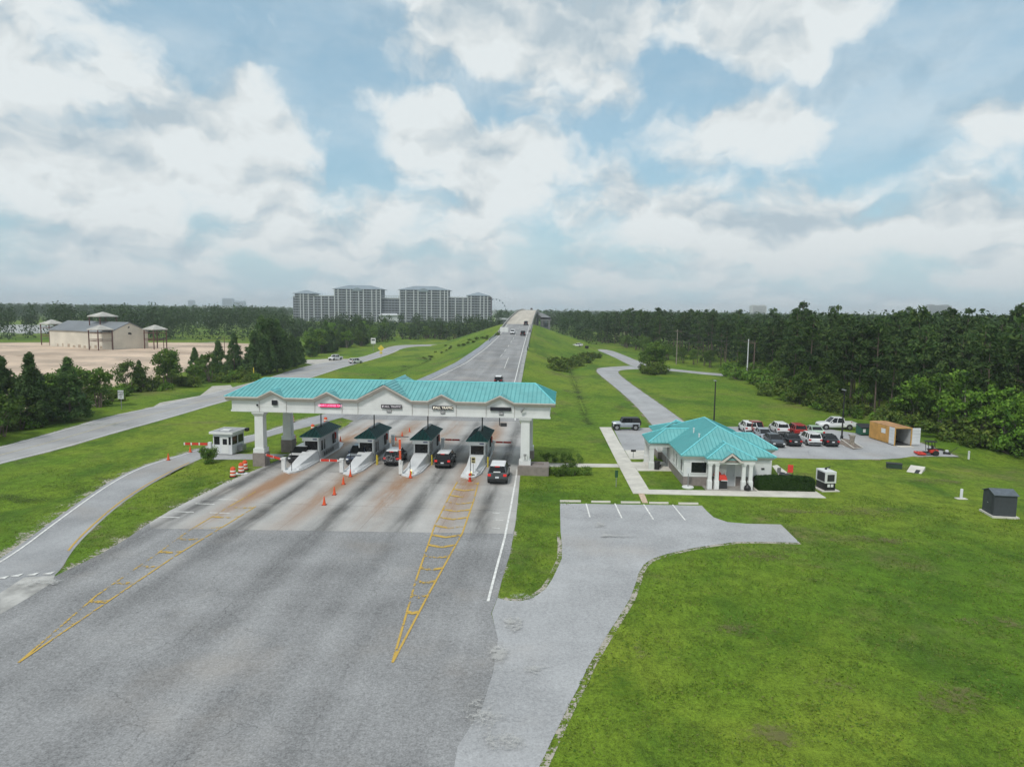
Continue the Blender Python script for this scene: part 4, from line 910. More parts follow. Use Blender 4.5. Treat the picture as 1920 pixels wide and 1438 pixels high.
# ------------------------------------------------------------------ vehicles
def paint(name, col, metal=.0): return mat('paint_'+name, col, .28, .04, .5, metal=metal, coat=.3, spec=.4)
P_WHITE = paint('white', (.72,.73,.74)); P_BLACK = paint('black', (.012,.013,.016)); P_GREY = paint('grey', (.085,.095,.10), .3); P_SILVER = paint('silver', (.42,.46,.50), .4)
P_RED = paint('red', (.34,.03,.025)); P_GREEN = paint('pale_green', (.42,.55,.44)); P_NAVY = paint('navy', (.03,.045,.08)); P_DKGREY = paint('dark_grey', (.045,.05,.06))
SPEC = {
 'sedan': dict(st=[(-2.38,.42,.88,.74),(-2.25,.24,1.0,.86),(-1.9,.22,1.03,.90),(-.8,.2,.98,.91),(.9,.2,.95,.91),(1.7,.22,.86,.89),(2.2,.26,.74,.82),(2.38,.38,.62,.70)], cab=(-2.0,1.15,.93,-1.25,.15,1.44), hw=.9, L=4.76, wr=.33, wy=(-1.42,1.42)),
 'suv': dict(st=[(-2.32,.45,1.05,.80),(-2.22,.28,1.12,.90),(-1.2,.24,1.10,.94),(.9,.24,1.06,.94),(1.7,.28,1.0,.92),(2.2,.3,.88,.84),(2.34,.45,.75,.72)], cab=(-2.24,1.2,1.05,-1.95,.35,1.70), hw=.93, L=4.66, wr=.37, wy=(-1.4,1.42)),
 'pickup': dict(st=[(-2.9,.55,.80,.90),(-2.86,.45,.84,.96),(-1.02,.35,.84,.98),(-1.0,.35,1.14,.98),(1.1,.35,1.14,.98),(2.2,.38,1.10,.95),(2.72,.45,1.02,.88),(2.85,.55,.8,.8)], cab=(-1.05,1.35,1.12,-.85,.55,1.86), hw=.97, L=5.75, wr=.41, wy=(-1.75,1.85)),
 'jeep': dict(st=[(-2.0,.5,1.2,.78),(-1.95,.45,1.22,.80),(.75,.45,1.22,.80),(1.5,.5,1.2,.72),(2.0,.55,1.15,.68),(2.06,.6,1.05,.66)], cab=(-1.98,.85,1.2,-1.92,.55,1.84), hw=.80, L=4.6, wr=.43, wy=(-1.35,1.5)),
}
def car(name, label, cat, kind, col, loc, heading, group=None, roof=None, lit=False, rack=False, glass=None):
    sp = SPEC[kind]; t = thing(name, label, cat, loc, heading, group); hw_ = sp['hw']; wr = sp['wr']
    mb = MB(); v = []
    for y, zb, zt, w_ in sp['st']:
        v += [(-w_*.86,y,zb),(-w_*.98,y,zb+.16),(-w_,y,(zb+zt)/2+.05),(-w_*.96,y,zt-.10),(-w_*.84,y,zt),(w_*.84,y,zt),(w_*.96,y,zt-.10),(w_,y,(zb+zt)/2+.05),(w_*.98,y,zb+.16),(w_*.86,y,zb)]
    n = len(sp['st']); f = [(k*10+i, (k+1)*10+i, (k+1)*10+(i+1) % 10, k*10+(i+1) % 10) for k in range(n-1) for i in range(10)]
    f += [tuple(range(10)), tuple(reversed(range((n-1)*10, n*10)))]; mb.add(v, f)
    if kind == 'pickup':
        mb.box(-.97,-2.86,.80,-.86,-1.0,1.16); mb.box(.86,-2.86,.80,.97,-1.0,1.16); mb.box(-.86,-2.88,.80,.86,-2.80,1.15)
    body = mb.build('body', col, t, smooth='a')
    if kind == 'pickup': mb = MB(); mb.box(-.85,-2.79,.845,.85,-1.05,.86); mb.build('bed_liner', M_RUBBER, t)
    y0, y1, z0, ty0, ty1, z1 = sp['cab']; bw = hw_*.93; tw = hw_*.74 if kind != 'jeep' else hw_*.9
    mb = MB(); mb.frustum((-bw, y0, bw, y1), z0-.05, (-tw, ty0, tw, ty1), z1); mb.build('window', glass or M_GLASS, t)
    mb = MB(); e = .02
    mb.frustum((-tw-e, ty0-e, tw+e, ty1+e), z1-.02, (-tw+.06, ty0+.08, tw-.06, ty1-.1), z1+.05); rfm = roof or (M_BLACK if kind == 'jeep' else col); ro = mb.build('roof', rfm, t, bevel=.015)
    mb = MB()
    for s_ in (-1, 1):
        for ya, yb, r in ((y0, ty0, .055), (y1, ty1, .04)): mb.tube((s_*bw, ya, z0-.03), (s_*tw, yb, z1), r, r*.9, 6, False)
        ym = (y0+y1)*.5+.05; yt = (ty0+ty1)*.5+.1; mb.tube((s_*(bw+.0), ym, z0-.03), (s_*tw, yt, z1), .045, .04, 6, False)
        if kind in ('suv', 'jeep'): mb.tube((s_*bw, y0+.75, z0-.03), (s_*tw, ty0+.62, z1), .05, .045, 6, False)
    mb.build('pillar_frame', rfm if kind == 'jeep' else col, t)
    for s_ in (-1, 1):
        for y in sp['wy']:
            ar = MB(); ar.tube((s_*(hw_-.12), y, wr+.02), (s_*(hw_+.012), y, wr+.02), wr+.07, n=18); 
            ar.build('wheel_arch', M_BLACK, t)
            wb = MB(); wb.tube((s_*(hw_-.2), y, wr), (s_*(hw_+.03), y, wr), wr, n=18); wh = wb.build('wheel', M_RUBBER, t)
            rb = MB(); rb.tube((s_*(hw_-.1), y, wr), (s_*(hw_+.038), y, wr), wr*.62, wr*.58, n=12); rb.build('rim', M_RIM, wh)
        zt = sp['st'][1][2]; ye = sp['st'][0][0]; yf = sp['st'][-1][0]; zl = zt-.2 if kind != 'pickup' else .98
        tb = MB(); tb.box(s_*hw_*.62 if s_ > 0 else -hw_*.95, ye-.03, zl-.12, hw_*.95 if s_ > 0 else -hw_*.62, ye+.12, zl+.1); tb.build('tail_light', M_TLIT if lit else M_TLIGHT, t, bevel=.02)
        zh = sp['st'][-1][2]; tb = MB(); tb.box(s_*hw_*.55 if s_ > 0 else -hw_*.86, yf-.14, zh-.13, hw_*.86 if s_ > 0 else -hw_*.55, yf+.02, zh+.03); tb.build('headlight', M_HLIGHT, t, bevel=.02)
        mi = MB(); mi.box(s_*(bw+.02) if s_ > 0 else -bw-.22, y1-.45, z0+.02, bw+.22 if s_ > 0 else -bw-.02, y1-.3, z0+.2); mi.build('mirror', M_BLACK if kind == 'jeep' else col, t, bevel=.02)
    ye = sp['st'][0][0]; yf = sp['st'][-1][0]
    mb = MB(); mb.box(-hw_*.9, ye-.07, .38, hw_*.9, ye+.2, .58); mb.build('rear_bumper', M_DKMET if kind != 'suv' or col is P_BLACK else M_BLACK, t, bevel=.03)
    mb = MB(); mb.box(-.17, ye-.085, .64 if kind != 'pickup' else .45, .17, ye-.0, .78 if kind != 'pickup' else .57); mb.build('licence_plate', M_PLATE, t)
    mb = MB(); mb.box(-hw_*.5, yf-.1, .5, hw_*.5, yf+.035, sp['st'][-1][2]-.06); mb.build('grille', M_BLACK, t)
    mb = MB(); mb.box(-hw_*.85, yf-.25, .30, hw_*.85, yf+.05, .47); mb.build('front_bumper', M_DKMET, t, bevel=.03)
    if kind == 'suv':
        mb = MB(); mb.box(-tw*.6, ty0-.12, z1-.09, tw*.6, ty0+.05, z1-.01); mb.build('spoiler', col, t)
    if kind == 'jeep':
        mb = MB(); mb.tube((0,-2.28,1.05), (0,-2.03,1.05), .42, n=18); sw = mb.build('spare_wheel', M_RUBBER, t)
        mb = MB(); mb.frustum((-bw, y0, bw, y0+1.1), z0, (-tw-.01, ty0-.01, tw+.01, ty0+1.1), z1-.0); mb.build('hard_top', M_BLACK, t)
        for s_ in (-1, 1):
            mb = MB(); mb.box(s_*.7 if s_ > 0 else -.98, 1.0, .85, .98 if s_ > 0 else -.7, 2.0, .95); mb.build('fender', M_BLACK, t, bevel=.03)
            mb = MB(); mb.box(s_*.7 if s_ > 0 else -.98, -1.85, .85, .98 if s_ > 0 else -.7, -.85, .95); mb.build('fender', M_BLACK, t, bevel=.03)
    if rack:
        mb = MB()
        for x in (-tw*.8, tw*.8): mb.tube((x, ty0+.3, z1+.09), (x, ty1-.3, z1+.09), .03)
        mb.build('roof_rack', M_DKMET, t)
    if lit:
        mb = MB(); mb.box(-.22, ty0-.14, z1-.07, .22, ty0-.03, z1-.01); mb.build('brake_light', M_TLIT, t)
    return t
def onE(px, py):
    x, y = atE(px, py); return Vector((x, y, E(y)+.02))
def fw(p, th, d):           # move along heading th (clockwise from +y)
    return Vector((p[0]+math.sin(th)*d, p[1]+math.cos(th)*d, p[2] if len(p) > 2 else .03))
GL = 'vehicles in the toll lanes'
def lane(px, hd, d, nm, lab, cat, kind, col, **k):
    x, y = at(*px); p = fw((x, y, .03), hd, d); return car(nm, lab, cat, kind, col, p, -hd, GL, **k)
lane((553,871), TH+PI, -2.3, 'suv', 'white-hooded black-fronted vehicle facing us left of the leftmost booth', 'car', 'suv', P_BLACK, roof=P_WHITE)
hd_ = MB(); hv = [o for o in bpy.data.objects if o.get('label', '').startswith('white-hooded')][0]
hd_.box(-.8, .95, 1.05, .8, 2.15, 1.085); hd_.build('hood', P_WHITE, hv, bevel=.03)
lane((663,873), TH+PI, -2.6, 'pickup_truck', 'dark navy pickup with pale hood facing us left of the second booth', 'pickup', 'pickup', P_NAVY)
hv = [o for o in bpy.data.objects if o.get('label', '').startswith('dark navy pickup with pale')][0]; hd_ = MB(); hd_.box(-.8, 1.4, 1.12, .8, 2.6, 1.155); hd_.build('hood', P_SILVER, hv, bevel=.03)
su = lane((733,875), TH, 2.35, 'suv', 'grey car with white roof and bicycles on its back beside the second booth', 'car', 'suv', P_DKGREY, lit=True, roof=P_WHITE)
lane((829,880), TH, 2.35, 'suv', 'black car with white roof and lit tail lights right of the third booth', 'car', 'suv', P_BLACK, lit=True, roof=P_WHITE)
pk = lane((932,909), TH-R(1), 2.45, 'suv', 'grey car with pale roof and lit brake lights nearest us in the right lane', 'car', 'suv', P_GREY, lit=True, roof=P_WHITE)
pk.scale = (1.1, 1.12, 1.12); mb = MB(); mb.box(-.34, -2.36, 1.16, .3, -2.2, 1.24); mb.build('load', M_WHITE, pk)
def bicycle(lab, p, rz, cl):
    t = thing('bicycle', lab, 'bicycle', p, rz, 'bicycles on the rear rack')
    def ring(x):
        mb = MB(); n = 18; pts = [Vector((x+.33*math.cos(2*PI*i/n), 0, .34+.33*math.sin(2*PI*i/n))) for i in range(n)]
        for a, c in zip(pts, pts[1:]+pts[:1]): mb.tube(a, c, .022, n=5, cap=False)
        for i in range(0, n, 3): mb.tube(pts[i], (x, 0, .34), .006, n=4)
        mb.build('wheel', M_GRMET, t)
    ring(-.5); ring(.5); mb = MB()
    for a, c in (((-.5,0,.34),(0,0,.3)),((0,0,.3),(-.18,0,.85)),((-.5,0,.34),(-.16,0,.75)),((-.16,0,.75),(.38,0,.8)),((0,0,.3),(.38,0,.75)),((.5,0,.34),(.36,0,.92))): mb.tube(a, c, .02, n=6)
    mb.build('frame', cl, t); mb = MB(); mb.tube((.36,-.25,.95),(.36,.25,.95),.015); mb.build('handlebar', M_BLACK, t); mb = MB(); mb.box(-.3,-.06,.86,-.08,.06,.92); mb.build('saddle', M_BLACK, t)
x, y = at(733, 875)
for k, (dx, dy, cl, lab) in enumerate([(-.25,-.25,M_GRMET,'grey bicycle, outer one on the rear rack of the grey car'), (.2,-.05,M_DKMET,'dark bicycle, inner one on the rear rack of the grey car')]):
    bicycle(lab, (x+dx, y+dy, .55+.1*k), -TH, cl)
mb = MB(); mb.box(-.5, -2.75, .55, .5, -2.3, .6); mb.tube((0,-2.6,.5),(0,-2.6,1.2),.03); mb.build('bike_rack', M_DKMET, su)
# on the climb to the bridge
HG = 'vehicles on the climb to the bridge'; TR = math.atan(.0465)
def climb(px, hd, nm, lab, cat, kind, col, **k):
    p = onE(*px); t = car(nm, lab, cat, kind, col, p, -hd, HG, **k); g = (E(p.y+3)-E(p.y-3))/6; t.rotation_euler = (math.atan(g)*(1 if abs(hd) < 1 else -1), 0, -hd); return t
climb((935,719), TR, 'suv', 'black car with white roof just above the canopy ridge', 'car', 'suv', P_BLACK, roof=P_WHITE)
climb((961,626), TR+PI, 'pickup_truck', 'white oncoming car in the left lane of the climb', 'car', 'suv', P_WHITE)
climb((980.5,629), TR, 'pickup_truck', 'black pickup nearest us on the climb, level with the white car', 'pickup', 'pickup', P_BLACK)
climb((986,609.5), TR, 'pickup_truck', 'dark pickup further up the climb than the black one', 'pickup', 'pickup', P_DKGREY)
climb((996.5,581.5), TR, 'suv', 'dark car on the very crest of the bridge', 'car', 'suv', P_BLACK)
# frontage road and side road
p = G(629, 675.5, .03); tk = car('pickup_truck', 'white pickup with open door parked on the gravel apron by the frontage road', 'pickup', 'pickup', P_WHITE, p, R(155), 'vehicles on the frontage road')
mb = MB(); mb.M = Matrix.Translation((.95, 1.05, 0)) @ Matrix.Rotation(R(-65), 4, 'Z'); mb.box(0, -1.05, .5, .06, 0, 1.75); mb.build('open_door', P_WHITE, tk)
p = G(667, 681.5, .03); car('suv', 'white car driving away along the frontage road', 'car', 'suv', P_WHITE, p, R(-32), 'vehicles on the frontage road')
p = G(1083, 650, .03); car('sedan', 'white car coming round the foot of the embankment on the side road', 'car', 'sedan', P_WHITE, p, R(60))
p = G(1100, 654, .03); t = thing('utility_box', 'low dark box beside the side road behind the white car', 'box', p); mb = MB(); mb.box(-.8,-.5,0,.8,.5,1.1); mb.box(-.85,-.55,1.1,.85,.55,1.2); mb.build('body', M_BLACK, t)
# parking lot
PG = 'cars in the parking lot'
def park(px, off, nm, lab, cat, kind, col, hd=R(4), **k):
    x, y = at(*px); p = fw((x, y, .03), hd, off); return car(nm, lab, cat, kind, col, p, -hd, PG, **k)
park((1562,839), 2.4, 'sedan', 'black car with roof box at the right end of the front parking row', 'car', 'sedan', P_BLACK, rack=True)
park((1529,838), 2.35, 'suv', 'white car with black trim in the front parking row', 'car', 'suv', P_WHITE)
park((1492,838.5), 2.4, 'sedan', 'plain black car in the front parking row beside the white one', 'car', 'sedan', P_BLACK)
park((1461,840.5), -2.4, 'sedan', 'dark grey car facing us in the front parking row', 'car', 'sedan', P_DKGREY, hd=R(184))
park((1441,829), -2.4, 'sedan', 'silver car half hidden behind the dark grey one', 'car', 'sedan', P_SILVER, hd=R(184))
park((1535,821), 2.35, 'suv', 'pale green car in the back parking row', 'car', 'sedan', P_GREEN)
park((1502,820), 2.35, 'suv', 'red car between white and pale green cars in the back row', 'car', 'suv', P_RED)
park((1469,817), 2.35, 'suv', 'white car left of the red one in the back parking row', 'car', 'suv', P_WHITE)
park((1429,819), 2.9, 'pickup_truck', 'dull red pickup in the back parking row', 'pickup', 'pickup', paint('dull_red', (.30,.06,.045)), hd=R(-2))
park((1409,815), 2.35, 'suv', 'white car at the left end of the back row behind the office roof', 'car', 'suv', P_WHITE)
x, y = at(1572, 806.5); car('pickup_truck', 'large white pickup parked sideways at the back of the lot', 'pickup', 'pickup', P_WHITE, (x, y+1, .03), R(88), PG)
x, y = at(1175, 807.5); car('jeep', 'silver off-roader with black hard top parked at the end of the long walk', 'off-roader', 'jeep', P_SILVER, (x, y+.9, .03), R(92), PG)

# ------------------------------------------------------------------ office building
TB = R(2.3); AO = Vector((*at(1281, 910), 0))
of = thing('office_building', 'white office with taupe base and turquoise hip roofs beside the front parking', 'building', AO, -TB)
def AW(u, v, z=0.):
    c, s = math.cos(TB), math.sin(TB); return Vector((AO.x+u*c+v*s, AO.y-u*s+v*c, z))
W, D = 8.85, 15.0; EZ = 3.3
def window(m_parent, x0, x1, z0, z1, y=None, x=None, y0=0, y1=0, mull=1, nm='window', gm=None):
    mb = MB(); fr = MB()
    if y is not None:
        mb.box(x0, y-.015, z0, x1, y+.02, z1); w_ = mb.build(nm, gm or M_GLASS, m_parent)
        for a, c, e, f in ((x0-.1, x1+.1, z1, z1+.1), (x0-.1, x1+.1, z0-.1, z0)): fr.box(a, y-.06, e, c, y+.02, f)
        for a in [x0-.1, x1]: fr.box(a, y-.058, z0, a+.1, y+.02, z1)
        for i in range(1, mull): xx = x0+(x1-x0)*i/mull; fr.box(xx-.02, y-.03, z0, xx+.02, y-.015, z1)
    else:
        mb.box(x-.02, y0, z0, x+.015, y1, z1); w_ = mb.build(nm, gm or M_GLASS, m_parent); sgn = -1
        fr.box(x-.06, y0-.1, z1, x+.02, y1+.1, z1+.1); fr.box(x-.06, y0-.1, z0-.1, x+.02, y1+.1, z0)
        for a in [y0-.1, y1]: fr.box(x-.058, a, z0, x+.02, a+.1, z1)
        for i in range(1, mull): yy = y0+(y1-y0)*i/mull; fr.box(x-.03, yy-.02, z0, x-.015, yy+.02, z1)
    fr.build('frame', M_WHITE, w_); return w_
mb = MB(); mb.box(0, 0, 1.05, W, D, 3.1); mb.box(-.04, -.04, 2.55, W+.04, D+.04, 2.68)
mb.frustum((-.06, -.06, W+.06, D+.06), 2.85, (-.40, -.40, W+.40, D+.40), 3.17)
mb.box(-.5, D-2.2, 0.9, 4.7, D+1.8, 3.1); mb.box(W+.042, 4.3, -.1, W+1.6, 8.0, 3.1); mb.frustum((W+.1, 4.25, W+1.65, 8.05), 2.85, (W+.5, 3.95, W+1.98, 8.35), 3.17); mb.build('wall', M_WHITE, of)
mb = MB(); mb.box(-.05, -.05, -.1, 2.6, D+.05, 1.0); mb.box(W-2.0, -.05, -.1, W+.05, D+.05, 1.0); mb.box(2.6, .05, -.1, W-2., D+.04, .95); mb.box(-.52, D-2.22, -.1, 4.72, D+1.82, .88)
mb.build('base_wall', M_TAUPE, of)
mb = MB(); mb.box(-.09, -.09, .98, 2.4, -.041, 1.1); mb.box(-.09, -.09, .98, -.041, D, 1.1); mb.build('sill_band', M_WHITE, of)
for nm, args in (('roof', (-.45, -.45, W+.45, D+.45, EZ, 5.62, None, 'y', .42, .12)), ('side_wing_roof', (W-2.2, 3.9, W+2.05, 8.4, EZ, 4.62, None, 'x', .42, .12, (False, True))),
                 ('portico_roof', (-2.75, 6.3, 2.6, 11.1, EZ+.01, 4.55, None, 'x', .42, .12, (True, False))), ('rear_roof', (-1.0, D-2.6, 5.2, D+2.2, EZ+.02, 4.5, None, 'y', .42, .12)), ('porch_roof', (1.9, -1.75, 6.95, 4.2, EZ-.02, 4.42, None, 'y', .42, .12, (True, False)))):
    hip_roof(*args).build(nm, [M_TEAL, M_TEALRIB, M_CAP], of)
for y, z in ((3.3, .25), (6.0, .1)):
    mb = MB(); mb.tube((2.2, y, 4.4), (2.2, y, 5.15-z), .07); mb.tube((2.2, y, 5.15-z), (2.2, y, 5.2-z), .12); mb.build('vent_pipe', M_WHITE, of)
window(of, .75, 2.3, 1.4, 2.5, y=-.0-.012, mull=1)
window(of, 0, 0, 1.35, 2.6, x=-.012, y0=.55, y1=1.45, mull=2)
window(of, 0, 0, 1.3, 2.6, x=-.012, y0=3.2, y1=4.1, mull=2, gm=mat('pale_glass', (.20,.22,.23), .2, .2))
window(of, 0, 0, 1.3, 2.6, x=-.012, y0=4.7, y1=5.6, mull=2, gm=mat('pale_glass', (.20,.22,.23)))
mb = MB(); mb.box(-.03, 8.2, .1, .02, 9.4, 2.45); dd = mb.build('door', M_GLASS, of); mb = MB()
for a in (8.1, 8.78, 9.4): mb.box(-.07, a, .1, .02, a+.1, 2.5)
mb.box(-.07, 8.1, 2.5, .02, 9.5, 2.62); mb.build('frame', M_WHITE, dd)
# front porch: arch gable, columns, door
for x in (2.35, 3.05, 5.75, 6.45):
    c_ = MB(); c_.box(x-.23, -1.6, -.02, x+.23, -1.14, .9); c_.frustum((x-.23, -1.6, x+.23, -1.14), .9, (x-.18, -1.55, x+.18, -1.19), 1.05); c_.box(x-.18, -1.55, 1.05, x+.18, -1.19, 2.55); c_.box(x-.23, -1.6, 2.55, x+.23, -1.14, 2.7); c_.build('porch_column', M_WHITE, of, bevel=.015)
mb = MB(); mb.box(2.05, -1.62, 2.7, 6.8, -1.12, 3.0); mb.box(2.05, -1.12, 2.7, 2.45, 0, 3.0); mb.box(6.4, -1.12, 2.7, 6.8, 0, 3.0); mb.frustum((2.05, -1.62, 6.8, 0), 3.0, (1.94, -1.73, 6.91, 0), 3.15); mb.build('porch_beam', M_WHITE, of)
mb = MB(); a_ = [(3.2,3.02),(3.45,3.1),(4.4,3.88),(5.35,3.1),(5.6,3.02)]; lo = [(5.6,2.9),(5.25,2.9),(4.4,3.62),(3.55,2.9),(3.2,2.9)]
for i in range(4): mb.yprism([a_[i], a_[i+1], lo[3-i], lo[4-i]], -1.92, -1.5)
mb.build('gable_arch', M_BEIGE, of); mb = MB(); mb.yprism([(3.55,2.92),(5.25,2.92),(4.4,3.62)], -1.72, -1.64); mb.build('gable_panel', M_TAUPE, of)
gr = MB(); gr.poly([(3.2,-1.92,3.06),(4.4,-1.92,3.95),(4.4,-.3,3.95)]); gr.poly([(4.4,-1.92,3.95),(5.6,-1.92,3.06),(4.4,-.3,3.95)]); gr.k = 2; gr.tube((4.4,-1.94,3.95),(4.4,-.3,3.95),.06,n=6); gr.build('gable_roof', [M_TEAL, M_TEALRIB, M_CAP], of)
mb = MB(); mb.box(4.35, -.06, .05, 5.25, .01, 2.35); dr = mb.build('door', mat('door_grey', (.45,.48,.50), .5, .05), of); mb = MB(); mb.box(4.25,-.08,.05,4.35,.0,2.45); mb.box(5.25,-.08,.05,5.35,.0,2.45); mb.box(4.25,-.08,2.35,5.35,.0,2.45); mb.build('frame', M_WHITE, dr)
mb = MB(); mb.tube((5.12,-.1,1.1),(5.12,-.1,1.3),.02); mb.build('handle', M_GRMET, dr)
mb = MB(); mb.box(1.9, -1.95, -.05, 7.0, 0, .075); mb.build('porch_floor', mat('porch_floor', (.26,.25,.23), .9, .2, 2), of)
for (x, y) in ((-2.25, 6.85), (-2.25, 7.75), (-2.25, 10.55), (-1.2, 6.85)):
    if (x, y) == (-2.25, 7.75) or x == -1.2: continue
    c_ = MB(); c_.box(x-.28, y-.28, -.02, x+.28, y+.28, .9); c_.frustum((x-.28, y-.28, x+.28, y+.28), .9, (x-.23, y-.23, x+.23, y+.23), 1.0); c_.box(x-.23, y-.23, 1.0, x+.23, y+.23, 2.5); c_.box(x-.28, y-.28, 2.5, x+.28, y+.28, 2.75); c_.build('portico_column', M_WHITE, of, bevel=.015)
mb = MB(); mb.box(-2.55, 6.55, 2.75, -.07, 7.1, 3.1); mb.box(-2.55, 10.3, 2.75, -.07, 10.85, 3.1); mb.box(-2.55, 7.1, 2.75, -2.0, 10.3, 3.1); mb.box(-2.0, 7.1, 3.0, -.07, 10.3, 3.1); mb.build('portico_beam', M_WHITE, of)
mb = MB(); mb.box(-2.6, 6.4, -.05, -.05, 11, .1); mb.build('portico_floor', M_WALK, of)
mb = MB(); mb.box(W-.9,-.09,1.9,W-.6,-.01,2.05); mb.build('wall_light', M_DKMET, of)
t = thing('bench', 'low grey metal bench under the left portico', 'bench', AW(-1.2, 8.5, .1), -TB); mb = MB(); mb.box(-.3,-.8,.4,.3,.8,.46); mb.build('seat', M_GRMET, t); mb = MB(); mb.box(-.25,-.75,0,.25,-.68,.4); mb.build('leg', M_DKMET, t); mb = MB(); mb.box(-.25,.68,0,.25,.75,.4); mb.build('leg', M_DKMET, t)
t = thing('trash_bin', 'dark grey bin beside the front portico column', 'bin', AW(-1.6, 6.8, .1), 0); mb = MB(); mb.lathe([(.28,0),(.32,.85)]); mb.build('body', M_DKMET, t, smooth='a'); mb = MB(); mb.lathe([(.34,.85),(.3,.95),(.1,1.0)]); mb.build('lid', M_BLACK, t, smooth='a')
# things around the office
p = AW(.3, -.85); t = thing('sign_post', 'white framed sign on a grey post in a round white base by the office corner', 'sign', p, 0)
mb = MB(); mb.lathe([(.6,0),(.6,.1),(.55,.14)], n=20); mb.build('base', M_WHITE, t); mb = MB(); mb.tube((0,0,.1),(0,0,1.9),.045); mb.build('post', M_GRMET, t); mb = MB(); mb.box(-.2,-.06,1.5,.2,-.02,2.1); mb.build('panel', M_WHITE2, t)
p = AW(3.75, -1.0); t = thing('tool_cabinet', 'black tool cabinet under a red cover between the porch columns', 'cabinet', p, -TB)
mb = MB(); mb.box(-.42,-.3,.1,.42,.3,.95); mb.build('cabinet', M_BLACK, t, bevel=.02)
for i in range(4): mb = MB(); mb.box(-.38,-.325,.16+i*.2,.38,-.301,.32+i*.2); mb.build('drawer', M_DKMET, t)
mb = MB(); mb.frustum((-.46,-.34,.46,.3), .95, (-.38,-.2,.3,.25), 1.45); mb.build('cover', M_RED, t, bevel=.03); mb = MB(); mb.box(-.2,-.36,.9,.46,-.32,.98); mb.build('ledge', M_WHITE, t)
p = AW(3.55, -.45); t = thing('sign_stack', 'stack of red and white road signs leaning behind the tool cabinet', 'signs', p, -TB)
for i, (dx, an, m_) in enumerate([(-.15, 20, M_RED), (.1, -18, M_WHITE), (.3, 8, M_WHITE), (-.05, 45, M_WHITE)]):
    mb = MB(); mb.M = Matrix.Translation((dx, -.06*i, 1.55)) @ Matrix.Rotation(R(an), 4, 'Y'); mb.box(-.36,-.01,-.42,.36,.01,.42); o_ = mb.build('sign_plate', m_, t); mb.k = 0
    m2 = MB(); m2.M = mb.M; m2.box(-.2,-.022,-.1,.2,-.011,.12); m2.build('symbol', M_RED if m_ is M_WHITE else M_WHITE, o_)
mb = MB(); mb.tube((-.2,.1,0),(-.2,.1,1.7),.03); mb.tube((.3,.1,0),(.3,.1,1.9),.03); mb.build('post', M_GRMET, t)
p = AW(6.1, -1.75); t = thing('trash_bag', 'full black bag on the walk between the right porch columns', 'bag', p, 0); mb = MB(); mb.lathe([(.12,0),(.3,.1),(.36,.3),(.3,.5),(.12,.66),(.06,.72),(.12,.8)], n=12); mb.build('bag', M_BLACK, t, smooth=True)
p = Vector((*at(1464, 894.5), .06)); t = thing('armchair', 'black metal chair on the terrace right of the office', 'chair', p, R(30))
mb = MB(); mb.box(-.3,-.28,.42,.3,.28,.47); mb.build('seat', M_BLACK, t); mb = MB(); mb.box(-.3,.25,.5,.3,.3,.95); mb.build('backrest', M_GRMET, t)
for x in (-.28,.28):
    for y in (-.25,.25): mb = MB(); mb.tube((x,y,0),(x,y,.45),.02); mb.build('leg', M_BLACK, t)
p = Vector((*at(1472, 897), .06)); t = thing('low_table', 'low dark slatted table in front of the black chair', 'table', p, R(20)); mb = MB(); mb.box(-.6,-.35,.38,.6,.35,.43); mb.build('top', M_DKMET, t)
for x in (-.55,.55): mb = MB(); mb.box(x-.03,-.3,0,x+.03,.3,.38); mb.build('leg', M_DKMET, t)
p = Vector((*at(1481, 893.5), .06)); t = thing('red_chair', 'red folding chair on the terrace edge right of the office', 'chair', p, R(-25)); mb = MB(); mb.box(-.28,-.28,.45,.28,.25,.5); mb.build('seat', M_RED, t); mb = MB(); mb.M = Matrix.Rotation(R(-10),4,'X'); mb.box(-.28,.2,.5,.28,.24,1.25); mb.build('backrest', M_RED, t)
for x in (-.28,.28):
    for y in (-.25,.25): mb = MB(); mb.tube((x,y,0),(x,y,.5),.018); mb.build('leg', M_DKMET, t)
# wheel stops
WG = 'concrete wheel stops before the front parking'
for i, (a, c) in enumerate([(1050,1089),(1108.5,1144.5),(1164,1200.5),(1217,1253),(1272,1309)]):
    p0 = at(a, 940.5+i*1.1); p1 = at(c, 940.8+i*1.1); L_ = math.hypot(p1[0]-p0[0], p1[1]-p0[1])
    t = tag(None, None) if 0 else None
    mb = MB(); mb.xprism([(-.12,0),(-.07,.15),(.07,.15),(.12,0)], -L_/2, L_/2); o = mb.build('wheel_stop', M_WALK, None, bevel=.01)
    o.location = ((p0[0]+p1[0])/2, (p0[1]+p1[1])/2, .0); o.rotation_euler = (0, 0, math.atan2(p1[1]-p0[1], p1[0]-p0[0]))
    tag(o, ['concrete wheel stop furthest left, beside the road-side lawn', 'second concrete wheel stop from the left', 'concrete wheel stop just left of the brick path', 'concrete wheel stop just right of the brick path', 'concrete wheel stop furthest right, by the widening drive'][i], 'wheel stop', WG)
def post_sign(px, lab, h, pw_, ph, mp, name='road_sign', cat='sign', txt=None, diamond=False, face=0, col=None, scale=1.):
    g = G(*px); t = thing(name, lab, cat, g, face); mb = MB(); mb.tube((0,0,-.1),(0,0,h),.04*scale); mb.build('post', M_GRMET, t)
    mb = MB()
    if diamond: mb.M = Matrix.Translation((0,0,h)) @ Matrix.Rotation(PI/4, 4, 'Y')
    z = 0 if diamond else h-ph/2
    mb.box(-pw_/2,-.07,z-ph/2,pw_/2,-.045,z+ph/2); mb.build('panel', mp, t)
    return t
post_sign((1155,916), 'narrow dark green sign on a thin post in the lawn left of the walk', 1.75, .32, .75, mat('sign_green', (.02,.08,.03), .5, .1))
t = post_sign((1187,861.5), 'black mailbox-like sign on two short posts before the left portico', 1.1, .62, .25, M_BLACK)
